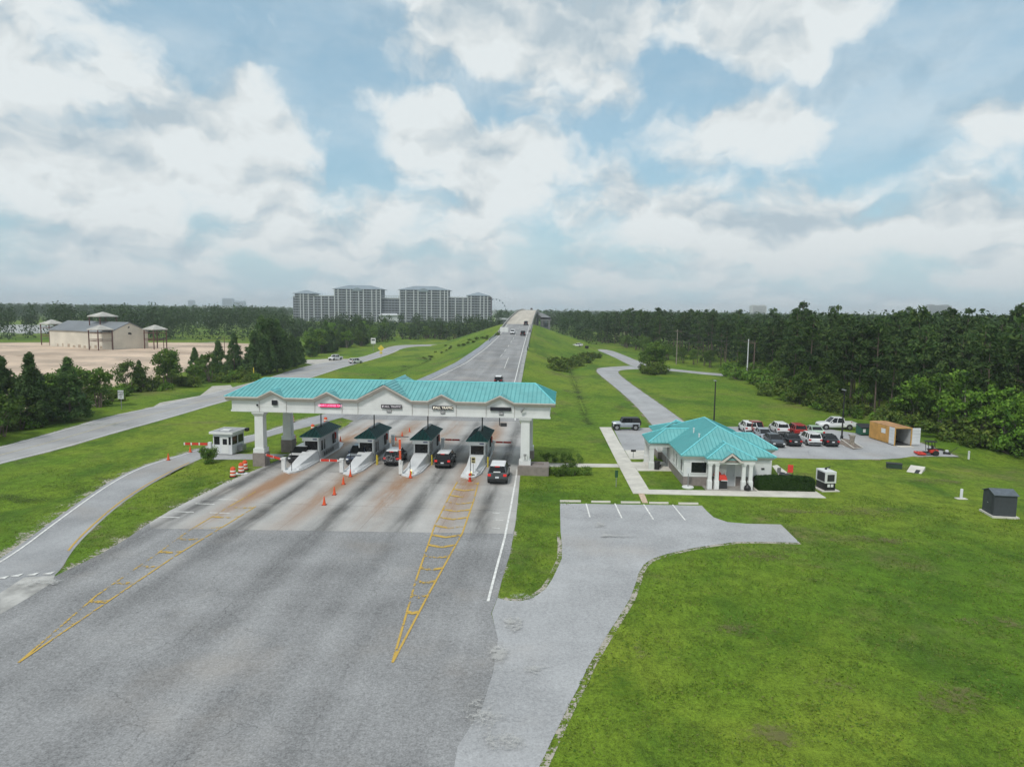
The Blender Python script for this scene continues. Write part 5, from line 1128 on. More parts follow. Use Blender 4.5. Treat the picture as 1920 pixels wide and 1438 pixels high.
tt = post_sign((228,768), 'white speed limit sign by the frontage road hedge', 3.3, 1.0, 1.5, M_WHITE2, scale=1.6)
text('lettering', 'SPEED\nLIMIT\n55', .28, M_BLACK, tt, (0, -.08, 2.55))
tt = post_sign((700,658), 'white route sign on a post by the bend of the frontage road', 5.4, 2.0, 2.4, M_WHITE, scale=2); mb = MB(); mb.box(-.7,-.085,4.3,.7,-.072,4.9); mb.build('symbol', M_DKMET, tt)
tt = post_sign((714.5,672), 'yellow diamond warning sign with plate by the frontage road bend', 3.6, 1.7, 1.7, M_YEL, diamond=True, scale=1.6); mb = MB(); mb.box(-.5,-.07,1.6,.5,-.045,2.3); mb.build('plate', M_YEL, tt)
post_sign((945,628), 'wide white board standing above the left embankment', 3.2, 3.4, 2.0, M_WHITE, name='notice_board', scale=2)
for px, lab, h in (((309,697),'dark lamp post at the edge of the sandy lot, left one',9.0), ((421.5,668),'dark lamp post at the edge of the sandy lot, right one',7.)):
    g = G(*px); t = thing('lamp_post', lab, 'lamp post', g); mb = MB(); mb.tube((0,0,0),(0,0,h),.13,.10); mb.build('pole', mat('brown_pole', (.10,.06,.045), .8, .2), t); mb = MB(); mb.box(-1.1,-.1,h-.25,.1,.1,h-.1); mb.build('arm', M_DKMET, t)
for px, lab, h in (((1338,803),'tall black parking lot lamp post behind the office',7.3), ((1578,824.5),'tall black parking lot lamp post beside the front car row',7.1)):
    g = G(*px); t = thing('lamp_post', lab, 'lamp post', g); mb = MB(); mb.tube((0,0,0),(0,0,h),.12,.09); mb.build('pole', M_BLACK, t); mb = MB(); mb.box(-.12,-.25,h,.12,.75,h+.12); mb.build('lamp_head', M_GRMET, t); mb = MB(); mb.lathe([(.2,0),(.2,.5)]); mb.build('base', M_BLACK, t)
post_sign((308,700-.01), 'x', 1, .1, .1, M_WHITE) if 0 else None
t = post_sign((1233,696), 'short white marker post beside the side road', 1.8, .3, .5, M_WHITE)
t = post_sign((476,712), 'thin yellow marker post in the hedge gap by the frontage road', 3.0, .22, 1.4, M_YEL)
# generator
p = Vector((*at(1557.5, 922), 0)); t = thing('generator', 'white and black generator on a concrete pad in the lawn', 'generator', p, R(6))
mb = MB(); mb.box(-.95,-.05,-.05,.95,2.3,.10); mb.build('pad', M_WALK, t)
mb = MB(); mb.box(-.55,.15,.1,.55,1.85,.85); mb.build('fuel_tank', M_BLACK, t, bevel=.02)
mb = MB(); mb.box(-.6,.1,.85,.6,1.9,2.05); bd = mb.build('housing', M_WHITE, t, bevel=.03)
mb = MB(); mb.box(-.38,.075,1.05,.38,.099,1.75); mb.build('grille', M_DKMET, t); mb = MB(); mb.box(-.625,.2,1.0,-.601,1.6,1.9); mb.build('side_grille', M_DKMET, t)
for x in (-.3,.06): mb = MB(); mb.box(x,.12,.45,x+.26,.149,.75); mb.build('label_plate', M_WHITE, t)
mb = MB(); mb.tube((.05,1.2,2.05),(.05,1.2,2.2),.12); mb.tube((.05,1.2,2.2),(.4,1.0,2.35),.06); mb.build('exhaust', M_BLACK, t)
# shed
p = Vector((*at(1862, 970), 0)); t = thing('storage_shed', 'small dark grey gabled shed on a concrete slab at the right edge', 'shed', p, R(-9))
mb = MB(); mb.box(-.15,-.2,-.05,2.05,2.2,.16); mb.build('slab', M_WALK, t)
mb = MB(); mb.xprism([(0,.16),(0,2.05),(1.0,2.35),(2.0,2.05),(2.0,.16)], 0, 1.85); wl = mb.build('wall', mat('shed_grey', (.045,.052,.062), .7, .1, 3), t)
mb = MB(); mb.xprism([(-.12,2.03),(1.0,2.40),(2.12,2.03),(2.12,2.09),(1.0,2.47),(-.12,2.09)], -.1, 1.95); mb.build('roof', mat('shed_roof', (.09,.11,.13), .6, .2, 3), t)
mb = MB(); mb.box(-.03,.3,.3,-.001,1.2,1.9); d_ = mb.build('door', mat('shed_door', (.04,.046,.056), .7, .1), t); mb = MB(); mb.box(-.05,.95,1.1,-.031,1.15,1.16); mb.build('handle', M_GRMET, d_)
p = Vector((*at(1802, 935), 0)); t = thing('utility_pedestal', 'short white cylindrical pedestal on a small concrete pad', 'pedestal', p); mb = MB(); mb.box(-.5,-.3,-.02,.5,.3,.06); mb.build('pad', M_WALK, t); mb = MB(); mb.lathe([(.13,.06),(.13,.95),(.1,1.0)], n=14); mb.build('tube', M_WHITE2, t, smooth='a')
p = Vector((*at(1677, 879), 0)); t = thing('electrical_box', 'low dark green electrical box in the lawn before the container', 'box', p, R(-20)); mb = MB(); mb.box(-.8,0,0,.8,.75,.55); mb.build('body', mat('box_green', (.02,.045,.03), .6, .2), t, bevel=.03); mb = MB(); mb.box(-.84,-.04,.55,.84,.79,.62); mb.build('lid', M_DKMET, t)
p = Vector((*at(1716, 884), 0)); t = thing('culvert_headwall', 'sloping concrete drain headwall in the grass dip', 'headwall', p, R(-40))
mb = MB(); mb.xprism([(-1.7,-.3),(-1.7,-.16),(1.5,.42),(1.5,-.3)], -.75, .75); mb.build('slab', M_WALK, t)
mb = MB(); mb.xprism([(-1.2,-.06),(-1.2,-.04),(.2,.215),(.2,.195)], .05, .5); mb.build('channel', M_BLACK, t)
p = Vector((*at(1816, 861), 0)); t = thing('water_tap', 'white standpipe tap in the grass right of the mower', 'tap', p); mb = MB(); mb.box(-.08,-.08,0,.08,.08,1.05); mb.build('post', M_WHITE, t); mb = MB(); mb.tube((0,-.05,.9),(.0,-.25,.9),.04); mb.build('tap', M_GRMET, t)
# shipping container
A = Vector((*at(1676.5, 836), 0)); Bp = Vector((*at(1709, 834), 0)); ang = math.atan2(Bp.y-A.y, Bp.x-A.x)
t = thing('shipping_container', 'open ochre shipping container with white inner walls and swung doors', 'container', A, R(4)); cw, cd, ch = 2.44, 6.06, 2.55
M_OCH = mat('ochre_paint', (.50,.29,.085), .6, .15, 1.2); M_RUST = mat('rusty_roof', (.40,.22,.10), .8, .3, .8); M_INN = mat('inner_white', (.50,.52,.53), .7, .15)
def corr(mb, x, y0, y1, z0, z1, dx):
    n = int((y1-y0)/.14)
    for i in range(n): a = y0+(y1-y0)*i/n; c = a+(y1-y0)/n*.5; mb.box(min(x, x+dx), a, z0, max(x, x+dx), c, z1)
mb = MB(); mb.box(0,0,.12,.06,cd,ch-.08); corr(mb, 0, .15, cd-.1, .25, ch-.2, -.03); mb.box(cw-.06,0,.12,cw,cd,ch-.08); mb.box(.06,cd-.08,.12,cw-.06,cd,ch-.08); mb.box(-.02,-.02,.0,.10,.1,ch); mb.box(cw-.1,-.02,0,cw+.02,.1,ch); mb.box(.1,-.02,ch-.14,cw-.1,.08,ch); mb.build('shell', M_OCH, t)
mb = MB(); mb.box(0,.1,ch-.08,cw,cd,ch-.005); mb.build('roof', M_RUST, t); mb = MB(); mb.box(.06,.02,.1,cw-.06,cd-.08,.16); mb.build('floor', M_DKMET, t); mb = MB(); mb.box(.062,.1,.17,.08,cd-.1,ch-.1); mb.box(cw-.08,.1,.17,cw-.062,cd-.1,ch-.1); mb.build('lining', M_INN, t)
mb = MB(); mb.box(-.07,.05,.15,-.03,1.2,ch-.05)
for k in range(5): mb.box(-.10,.1,.35+k*.45,-.07,1.15,.5+k*.45)
mb.build('door', M_WHITE2, t)
mb = MB(); mb.box(cw+.04,-.06,.15,cw+1.2,-.0,ch-.05)
for k in range(5): mb.box(cw+.08,-.09,.35+k*.45,cw+1.15,-.06,.5+k*.45)
mb.build('door', M_WHITE2, t); mb = MB(); mb.box(-.05,2.1,1.35,-.031,3.1,2.0); mb.build('patch_panel', M_WHITE, t)
mb = MB(); mb.box(.1,-1.1,.02,cw-.3,-.1,.08); rp = mb.build('ramp', M_WALK, t)
t2 = thing('equipment', 'pile of dark tools and tank standing inside the open container', 'equipment', A+Vector((.9, 2.0, .17)), 0)
mb = MB(); mb.lathe([(.25,0),(.28,.8),(.15,1.0)]); mb.build('tank', M_GRMET, t2, smooth='a'); mb = MB(); mb.box(-.6,.4,0,.7,1.2,.9); mb.build('crate', M_DKMET, t2); mb = MB(); mb.tube((.3,0,0),(.5,.3,1.5),.04); mb.tube((-.3,.2,0),(-.4,.4,1.6),.03); mb.build('handles', M_YEL, t2)
p = Vector((*at(1626, 817), 0)); t = thing('dumpster', 'dark green dumpster with black lid beside the container', 'dumpster', p, R(4)); mb = MB(); mb.xprism([(0,.15),(0,1.15),(1.5,1.55),(1.5,.15)], -.95, .95); mb.build('bin', mat('dumpster_green', (.01,.09,.05), .6, .2), t, bevel=.02)
mb = MB(); mb.xprism([(-.05,1.16),(-.05,1.22),(1.55,1.63),(1.55,1.56)], -.98, .98); mb.build('lid', M_BLACK, t); mb = MB(); mb.box(-.7,-.02,.5,-.3,-.003,1.0); mb.build('notice', M_WHITE, t)
for x in (-.75,.75): mb = MB(); mb.tube((x-.05,.2,.08),(x+.05,.2,.08),.1); mb.build('wheel', M_RUBBER, t)
# mower, trimmer
p = Vector((*at(1741, 853), 0)); t = thing('riding_mower', 'red riding mower with black sun canopy on the paving', 'mower', p, R(80))
mb = MB(); mb.box(-.8,.55,.12,.8,1.55,.32); mb.build('mower_deck', M_RED, t, bevel=.05); mb = MB(); mb.box(-.5,-1.0,.35,.5,.0,.75); mb.build('engine_cover', M_RED, t, bevel=.08)
mb = MB(); mb.box(-.3,-.35,.75,.3,.2,.85); mb.box(-.3,-.45,.85,.3,-.33,1.3); mb.build('seat', M_BLACK, t, bevel=.03)
mb = MB(); mb.box(-.45,0,.3,.45,.6,.42); mb.build('footplate', M_DKMET, t)
for x in (-.5,.5):
    mb = MB(); mb.tube((x-.14,-.65,.36),(x+.14,-.65,.36),.36,n=16); mb.build('rear_wheel', M_RUBBER, t); mb = MB(); mb.tube((x-.07,1.2,.18),(x+.07,1.2,.18),.18,n=12); mb.build('front_wheel', M_RUBBER, t)
mb = MB()
for x in (-.45,.45): mb.tube((x,-.55,.7),(x,-.45,1.75),.045); mb.tube((x,.2,.5),(x,.3,1.75),.04)
mb.build('roll_bar', M_BLACK, t); mb = MB(); mb.box(-.6,-.75,1.75,.6,.5,1.83); mb.build('canopy', M_BLACK, t, bevel=.03)
p = Vector((*at(1775, 851.5), 0)); t = thing('push_mower', 'small black and white push mower behind the red riding mower', 'mower', p, R(60)); mb = MB(); mb.box(-.3,-.4,.12,.3,.4,.3); mb.build('deck', M_BLACK, t, bevel=.04); mb = MB(); mb.lathe([(.2,.3),(.22,.5),(.1,.55)]); mb.build('engine', M_WHITE2, t)
for x in (-.32,.32):
    for y in (-.32,.32): mb = MB(); mb.tube((x-.03,y,.12),(x+.03,y,.12),.12); mb.build('wheel', M_RUBBER, t)
mb = MB(); mb.tube((-.2,-.4,.3),(-.2,-1.1,.95),.02); mb.tube((.2,-.4,.3),(.2,-1.1,.95),.02); mb.tube((-.2,-1.1,.95),(.2,-1.1,.95),.02); mb.build('handle', M_DKMET, t)
p = Vector((*at(1757, 846), 0)); t = thing('trailer_frame', 'low black equipment frame lying behind the riding mower', 'frame', p, R(-5)); mb = MB(); mb.box(-.9,-.05,.15,.9,.05,.25); mb.box(-.9,.6,.15,.9,.7,.25); mb.box(-.9,-.05,.15,-.8,.7,.25); mb.box(.8,-.05,.15,.9,.7,.25); mb.build('frame', M_BLACK, t)
p = G(1597, 836, .03); t = thing('tree_stump', 'cut brown palm stump in the mulch island', 'stump', p); mb = MB(); mb.lathe([(.36,0),(.30,.4),(.34,.9),(.42,1.25),(.30,1.3)], n=10); mb.build('trunk', M_BARKP, t); mb = MB(); mb.tube((-.1,0,1.2),(-.6,0,1.4),.05); mb.build('stub', M_BARK, t)

# ------------------------------------------------------------------ bridge
BR = thing('highway_bridge', 'concrete highway bridge deck with parapets cresting in the distance', 'bridge')
ys = list(np.arange(344, 900, 6.)); mb = MB(); v = []; f = []
for y in ys:
    z = E(y)+.02; v += [(xl(y)-.1, y, z), (xr(y)+.1, y, z), (xr(y)+.1, y, z-1.3), (xl(y)-.1, y, z-1.3)]
for i in range(len(ys)-1):
    for k in range(4): f.append((i*4+k, i*4+(k+1) % 4, (i+1)*4+(k+1) % 4, (i+1)*4+k))
mb.add(v, f); mb.build('deck', M_DECK, BR)
M_PAR = mat('parapet', (.34,.33,.31), .9, .2, .3)
for fn, sg in ((xl, -1), (xr, 1)):
    mb = MB(); v = []; f = []
    y0 = 290 if sg < 0 else 300; yy = list(np.arange(y0, 900, 6.))
    for y in yy:
        x = fn(y); z = E(y); v += [(x+sg*.12, y, z), (x+sg*.12, y, z+.95), (x+sg*.45, y, z+.95), (x+sg*.45, y, z-(1.5 if y > 345 else .5))]
    for i in range(len(yy)-1):
        for k in range(4): f.append((i*4+k, i*4+(k+1) % 4, (i+1)*4+(k+1) % 4, (i+1)*4+k))
    mb.add(v, f); mb.build('parapet', M_PAR, BR)
for y in range(360, 900, 36):
    mb = MB(); z = E(y)-1.3; mb.box(xl(y)-.2, y-.8, z-1.2, xr(y)+.2, y+.8, z)
    for k in (.15, .5, .85): x = xl(y)+(xr(y)-xl(y))*k; mb.tube((x, y, -1), (x, y, z-1.2), .7, n=10)
    mb.build('pier', M_DKMET if 0 else M_PAR, BR)
mb = MB()
for k in (.1, .37, .63, .9):
    for i in range(len(ys)-1):
        x0 = xl(ys[i])+(xr(ys[i])-xl(ys[i]))*k; x1 = xl(ys[i+1])+(xr(ys[i+1])-xl(ys[i+1]))*k; mb.tube((x0, ys[i], E(ys[i])-2.0), (x1, ys[i+1], E(ys[i+1])-2.0), .6, n=4, cap=False)
mb.build('girders', M_DKMET, BR)
# guard rails before the bridge
for lab, fn, y0, y1, dx in (('steel guard rail along the right shoulder below the bridge', xr, 232, 300, .9), ('steel guard rail along the left shoulder below the bridge', xl, 262, 292, -.9)):
    t = thing('guard_rail', lab, 'guard rail', (0,0,0)); mb = MB(); p0 = None
    for y in range(y0, y1+1, 4):
        p = Vector((fn(y)+dx*(1.4 if y < y0+8 else 1), y, E(y)+.6))
        if p0 is not None: mb.box(0,0,0,0,0,0) if 0 else mb.add([p0+Vector((0,0,-.16)), p+Vector((0,0,-.16)), p+Vector((0,0,.16)), p0+Vector((0,0,.16)), p0+Vector((.08,0,-.16)), p+Vector((.08,0,-.16)), p+Vector((.08,0,.16)), p0+Vector((.08,0,.16))], [(0,1,2,3),(7,6,5,4),(3,2,6,7),(0,4,5,1)])
        p0 = p
    mb.build('rail', M_GRMET, t); mb = MB()
    for y in range(y0, y1+1, 4): x = fn(y)+dx; mb.box(x-.08, y-.08, E(y)-.6, x+.08, y+.08, E(y)+.7)
    mb.build('posts', M_DKMET, t)
    kids(t)[-1]['kind'] = 'stuff'
# side ramp right of the bridge, on piers
RP = thing('bridge_ramp', 'curved elevated ramp on dark piers right of the bridge', 'ramp')
mb = MB(); pts = [(21.5, 620, 15.8), (22.5, 560, 14.3), (24, 505, 12.8)]; v = []; f = []
for i, (x, y, z) in enumerate(pts): v += [(x-4, y-1, z), (x+4, y+1, z), (x+4, y+1, z-1.4), (x-4, y-1, z-1.4), (x-4, y-1, z+.9), (x-3.7, y-1, z+.9)]
for i in range(len(pts)-1):
    for a, c in ((0,1),(1,2),(2,3),(3,4),(4,5),(5,0)): f.append((i*6+a, i*6+c, (i+1)*6+c, (i+1)*6+a))
mb.add(v, f); M_RMP = mat('ramp_concrete', (.17,.175,.18), .9, .2, .3); mb.build('deck', M_RMP, RP)
for x, y, z in pts[1:]:
    mb = MB(); mb.tube((x-2.5,y,-.5),(x-2.5,y,z-1.3),.8); mb.tube((x+2.5,y,-.5),(x+2.5,y,z-1.3),.8); mb.box(x-4,y-.7,z-2.4,x+4,y+.7,z-1.4); mb.build('pier', M_RMP, RP)

# ------------------------------------------------------------------ far buildings
def px2(x, y, Y):            # world x,z of a sight line at distance Y
    d = ray(x, y); return d[0]/d[1]*Y, HC+d[2]/d[1]*Y
YH = 900
x0, _ = px2(549, 600, YH); x1, _ = px2(921, 600, YH); HW = x1-x0; fl = 3.22
ht = thing('hotel_block', 'long grey many-storeyed hotel with four hip-roofed towers and white pilasters', 'hotel', (x0, YH, 0), R(-1.5))
def hx(px): return px2(px, 590, YH)[0]-x0
M_HW = mat('hotel_wall', (.14,.165,.185), .8, .08, .05); M_HG = mat('hotel_window', (.035,.045,.055), .25, .2, .2); M_HB = mat('hotel_balcony', (.27,.30,.33), .7, .08, .1); M_HP = mat('hotel_pilaster', (.47,.50,.52), .7, .05); M_HR = mat('hotel_roof', (.20,.25,.29), .5, .08, .1); M_HS = mat('hotel_shade', (.13,.10,.12), .8, .1)
secs = [(549,558,9.6,0,2.0), (554,589,11.,4.5,-1.),(589,630,10.,0,0),(630,716,13.,5,-3.),(716,752,9.4,0,4.),(752,841,13.,5,-3.),(841,878,10.,0,0),(878,915,11.,4.5,-1.),(915,921,10.5,0,1.)]
wins = []
for a, c, n, rh, dy in secs:
    xa, xb = hx(a), hx(c); top = n*fl
    mb = MB(); mb.box(xa, dy, -1, xb, 22, top); w_ = mb.build('wing', M_HW if a != 915 else M_HS, ht)
    if rh:
        mb = MB(); mb.frustum((xa-2.6, dy-2.6, xb+2.6, 24), top+.02, ((xa+xb)/2-(0.4 if c-a < 50 else 14), 8, (xa+xb)/2+(.4 if c-a < 50 else 14), 14), top+rh); mb.box(xa-2.6, dy-2.6, top-.5, xb+2.6, 24, top); mb.build('roof', M_HR, ht)
        if c-a > 50:
            mb = MB(); xc = (xa+xb)/2; mb.yprism([(xc-6, top-2.2), (xc+6, top-2.2), (xc+6, top-.9), (xc+3.5, top+.9), (xc, top+1.7), (xc-3.5, top+.9), (xc-6, top-.9)], dy-2.9, dy-2.2); mb.build('arch', M_HR, ht)
    else:
        mb = MB(); mb.box(xa, dy-.6, top, xb, dy-.2, top+1.2); mb.build('parapet', M_HP, ht)
    nb = max(1, int(round((xb-xa)/4.4))); bw = (xb-xa)/nb
    mb = MB()
    for k in range(1, int(n)):
        mb.box(xa+.2, dy-1.7, k*fl-.22, xb-.2, dy-.02, k*fl); mb.box(xa+.2, dy-1.75, k*fl, xb-.2, dy-1.62, k*fl+.95)
    b_ = mb.build('balcony', M_HB, ht)
    for k in range(1, int(n)):
        for j in range(nb):
            wins.append((xa+bw*(j+.14), xa+bw*(j+.86), k*fl+.15, k*fl+2.75, dy))
piers = [555,565,571,580,590,604,618,630,637,653,660,675,684,700,708,716,752,763,778,786,802,811,827,835,841,855,869,878,884,901,908,915]
for k, p_ in enumerate(piers):
    dy = next((s_[4] for s_ in secs if s_[0] <= p_ <= s_[1] and (s_[3] or p_ not in (630,716,752,841))), 0); n = max([s_[2] for s_ in secs if s_[0] <= p_ <= s_[1]])
    mb = MB(); x = hx(p_); mb.box(x-.55, dy-2.3, -1, x+.55, dy-1.0, n*fl-.5); mb.build('pilaster', M_HP, ht)
random.shuffle(wins)
for i, (a, c, z0, z1, dy) in enumerate(wins[:90]):
    mb = MB(); mb.box(a, dy-.08, z0, c, dy+.02, z1); mb.build('window', M_HG, ht)
mb = MB()
for a, c, z0, z1, dy in wins[90:]: mb.box(a, dy-.08, z0, c, dy+.02, z1)
tag(mb.build('windows', M_HG, ht), kind='stuff')
mb = MB(); xa, xb = hx(716), hx(752)
mb.box(xa, 3, 9.4*fl+3.2, xb, 4, 9.4*fl+3.8)
for k in range(9): x = xa+(xb-xa)*k/8; mb.box(x-.3, 3, 9.4*fl, x+.3, 4, 9.4*fl+3.2)
mb.build('pergola', M_HP, ht)
mb = MB(); mb.box(hx(716), -14, -1, hx(752), 0, 9); mb.frustum((hx(714), -16, hx(754), 0), 9, (hx(722), -8, hx(746), -4), 11.5); mb.build('entrance_hall', M_HP, ht)
# old barn with pavilions
A = Vector((-160.5, 277.2, 0)); ang = math.atan2(.894, .447); bn = thing('metal_barn', 'derelict cream metal barn with grey gable roof on the sandy lot', 'barn', A, ang)
BW, BL = 16.2, 41.; M_CREAM = mat('cream_siding', (.60, .56, .48), .8, .12, .15); M_BRF = mat('barn_roof', (.17,.185,.20), .6, .15, .1); M_RSTL = mat('red_oxide_steel', (.11,.045,.035), .8, .2); M_PAV = mat('pavilion_roof', (.42,.41,.38), .7, .2, .3)
mb = MB(); mb.xprism([(0,0),(BL,0),(BL,7),(0,7)], 0, .2); mb.xprism([(0,0),(BL,0),(BL,7),(0,7)], BW-.2, BW)
for y in (0, BL-.2): mb.yprism([(.2,0),(BW-.2,0),(BW-.2,7),(BW/2,10.6),(.2,7)], y, y+.2)
wl = mb.build('wall', M_CREAM, bn)
mb = MB(); mb.yprism([(-.5,6.85),(BW/2,10.65),(BW+.5,6.85),(BW+.5,7.1),(BW/2,10.95),(-.5,7.1)], -.35, BL+.3); mb.build('roof', M_BRF, bn)
mb = MB(); mb.yprism([(7.3,8.4),(8.0,8.6),(8.1,9.3),(7.5,9.1)], -.05, -.001); mb.yprism([(7.4,6.0),(8.9,5.8),(8.8,6.5),(8.1,6.8),(7.3,6.6)], -.05, -.001); mb.build('hole', M_BLACK, bn)
for k in range(9): mb = MB(); mb.box(-.03, 5+k*3.6+random.random()*2, .2, -.001, 7.2+k*3.6, .9+random.random()*.8); mb.build('rust_stain', mat('rust_streak', (.36,.29,.22), .9, .3, 1), bn)
def pavilion(lab, c, zb, ze, s_, rz, loggia=False):
    t = thing('pavilion', lab, 'pavilion', (c[0], c[1], zb), rz, 'steel pavilions round the barn'); h = ze-zb
    mb = MB(); mb.frustum((-s_,-s_,s_,s_), h, (-.2,-.2,.2,.2), h+1.7); mb.box(-s_,-s_,h-.35,s_,s_,h); mb.build('roof', M_PAV, t)
    q = s_*.86
    for x in (-q, q):
        for y in (-q, q): mb = MB(); mb.box(x-.16, y-.16, 0, x+.16, y+.16, h-.35); mb.build('post', M_RSTL, t)
    if loggia:
        mb = MB()
        for z in (h*.42, h*.5, h*.8):
            mb.box(-q,-q-.08,z,q,-q+.08,z+.18); mb.box(-q,q-.08,z,q,q+.08,z+.18); mb.box(-q-.08,-q,z,-q+.08,q,z+.18); mb.box(q-.08,-q,z,q+.08,q,z+.18)
        mb.build('rail', M_RSTL, t)
def B2W(x, y): return bn.location+Vector((x*math.cos(ang)-y*math.sin(ang), x*math.sin(ang)+y*math.cos(ang), 0))
pavilion('steel pavilion with pale roof at the near left corner of the barn', (px2(189,640,276)[0], 276), 0, 8.2, 3.4, ang, True)
pavilion('steel pavilion with patched roof right of the barn gable', (px2(287,640,286)[0], 288), 0, 8.2, 3.4, ang, True)
pavilion('small steel pavilion with pale roof at the far left end of the barn', (px2(99.5,640,305)[0], 305), 0, 9.4, 3.6, ang, True)
c = B2W(BW/2, 17); pavilion('raised pavilion straddling the barn ridge', (c.x, c.y), 9.0, 13.2, 4.1, ang)
# ferris wheel
fx, fz = px2(927, 591, 960); fwh = thing('ferris_wheel', 'thin white ferris wheel behind the right end of the hotel', 'ferris wheel', (fx, 960, 0), R(12)); rw = 16.
mb = MB(); n = 40
for i in range(n):
    a, c = 2*PI*i/n, 2*PI*(i+1)/n
    for y in (-.8, .8): mb.tube((rw*math.cos(a), y, 17+rw*math.sin(a)), (rw*math.cos(c), y, 17+rw*math.sin(c)), .16, n=4)
for i in range(20): a = 2*PI*i/20; mb.tube((0,0,17), (rw*math.cos(a), 0, 17+rw*math.sin(a)), .08, n=4)
mb.build('rim', M_HP, fwh); mb = MB()
for s_ in (-1, 1): mb.tube((s_*9, 2.5, 0), (0, 1.5, 17), .45, n=6); mb.tube((s_*9, -2.5, 0), (0, -1.5, 17), .45, n=6)
mb.build('support', M_HP, fwh)
for i in range(20): a = 2*PI*(i+.5)/20; mb = MB(); mb.box(rw*math.cos(a)-.7, -.8, 16+rw*math.sin(a)-.9, rw*math.cos(a)+.7, .8, 16+rw*math.sin(a)+.9); mb.build('gondola', mat('gondola_blue', (.10,.17,.24), .6, .1), fwh)
def tower(lab, xa, xb, ytop, Y, m_, extra=None):
    a, z = px2(xa, ytop, Y); c, _ = px2(xb, ytop, Y); t = thing('tower_block', lab, 'tower', (a, Y, 0)); w_ = c-a
    mb = MB(); mb.box(0,0,0,w_,24,z-3)
    for k in range(3): mb.box(w_*(.1+.3*k), 1, z-3, w_*(.3+.3*k), 20, z-(k % 2)*1.5)
    mb.build('wall', m_, t); nf = int(z/3.4); mb = MB()
    for k in range(1, nf-1): mb.box(w_*.06, -.15, k*3.4+1, w_*.94, -.02, k*3.4+2.5)
    tag(mb.build('windows', M_HG, t), kind='stuff')
M_TB = mat('tower_blue', (.30,.38,.46), .6, .05, .01); M_TP = mat('tower_pale', (.50,.50,.50), .6, .05, .01); M_TG = mat('tower_grey', (.28,.29,.31), .6, .05, .01)
tower('taller pale blue tower on the left horizon', 416, 436, 559, 3300, M_TB); tower('lower pale blue tower right of the taller one', 438.5, 458, 564, 3300, M_TB); tower('tiny pale tower furthest left on the horizon', 352, 362.5, 562.5, 4000, M_TB)
tower('pinkish tower above the right forest', 1410, 1438, 571.5, 2300, M_TP); tower('grey tower block above the right forest near the edge', 1740, 1785, 571, 2200, M_TG)
for lab, xa, xb, ya, Y, m_ in (('flat pale commercial building left of the bridge', 931, 965, 597, 620, M_HP), ('second flat-roofed building above the left one', 948, 968, 592.5, 760, M_HP), ('flat pale commercial building right of the bridge', 1016, 1032, 596.5, 640, M_HP), ('small building with light roof among trees right of the bridge', 1027, 1046, 592, 900, M_TP)):
    a, z = px2(xa, ya, Y); c, _ = px2(xb, ya, Y); t = thing('flat_building', lab, 'building', (a, Y, 0)); z = max(z, 3)
    mb = MB(); mb.box(0,0,0,c-a,30,z-1.2); mb.build('wall', M_HW, t); mb = MB(); mb.box(-1,-1,z-1.2,c-a+1,31,z); mb.build('roof', m_, t); mb = MB(); mb.box(1,-.1,z*.25,c-a-1,-.02,z*.6); mb.build('window', M_HG, t)
a, z = px2(380, 577, 700); t = thing('billboard_frame', 'thin pale gantry standing above the left woods', 'gantry', (a, 700, 0)); mb = MB()
for x in (-6, 0, 6): mb.box(x-.3,-.3,0,x+.3,.3,z)
mb.build('post', M_HP, t); mb = MB(); mb.box(-8,-2,z,30,2,z+.9); mb.build('beam', M_HP, t)
# utility poles and wires
poles = []
UP = [((1268,684),12.,'pale utility pole beside the side road, tallest on the left',M_BARKP,.17),((1400,713),11.0,'pale concrete utility pole above the bright bushes',M_WHITE2,.19),((1412,714),10.6,'dark wooden utility pole just right of the pale concrete one',M_BARK,.2),((1219,655),12,'utility pole before the pines in the middle distance',M_BARKP,.17),((1170,643),11,'faint utility pole furthest back by the side road',M_BARKP,.22)]
for px, h, lab, m_, r in UP:
    g = G(*px); t = thing('utility_pole', lab, 'utility pole', g, 0, 'utility poles along the side road'); mb = MB(); mb.tube((0,0,-.2),(0,0,h),r,r*.75); mb.build('pole', m_, t)
    mb = MB(); mb.box(-1.3,-.08,h-.7,1.3,.08,h-.5); mb.build('crossarm', M_BARK, t); poles.append((g, h))
order = [4, 3, 0, 1]
wp = [poles[i] for i in order]; wp = [(wp[0][0]+Vector((-60, 60, 0)), 11)]+wp+[(wp[-1][0]+Vector((75, -30, 0)), 11)]
for k, (dz, dx) in enumerate(((-.5,-1.2),(-.5,1.2),(-2.2,0),(-3.2,0))):
    mb = MB()
    for (a, ha), (c, hc) in zip(wp, wp[1:]):
        p0 = a+Vector((dx,0,ha+dz)); p1 = c+Vector((dx,0,hc+dz)); pr = p0
        for i in range(1, 9): t_ = i/8; q = p0.lerp(p1, t_)-Vector((0,0,4*t_*(1-t_)*1.2)); mb.tube(pr, q, .035, n=4, cap=False); pr = q
    o = mb.build('power_line', M_DKMET); tag(o, ['top left wire strung between the utility poles', 'top right wire strung between the utility poles', 'middle wire strung between the utility poles', 'lowest wire strung between the utility poles'][k], 'wire', 'wires along the side road')

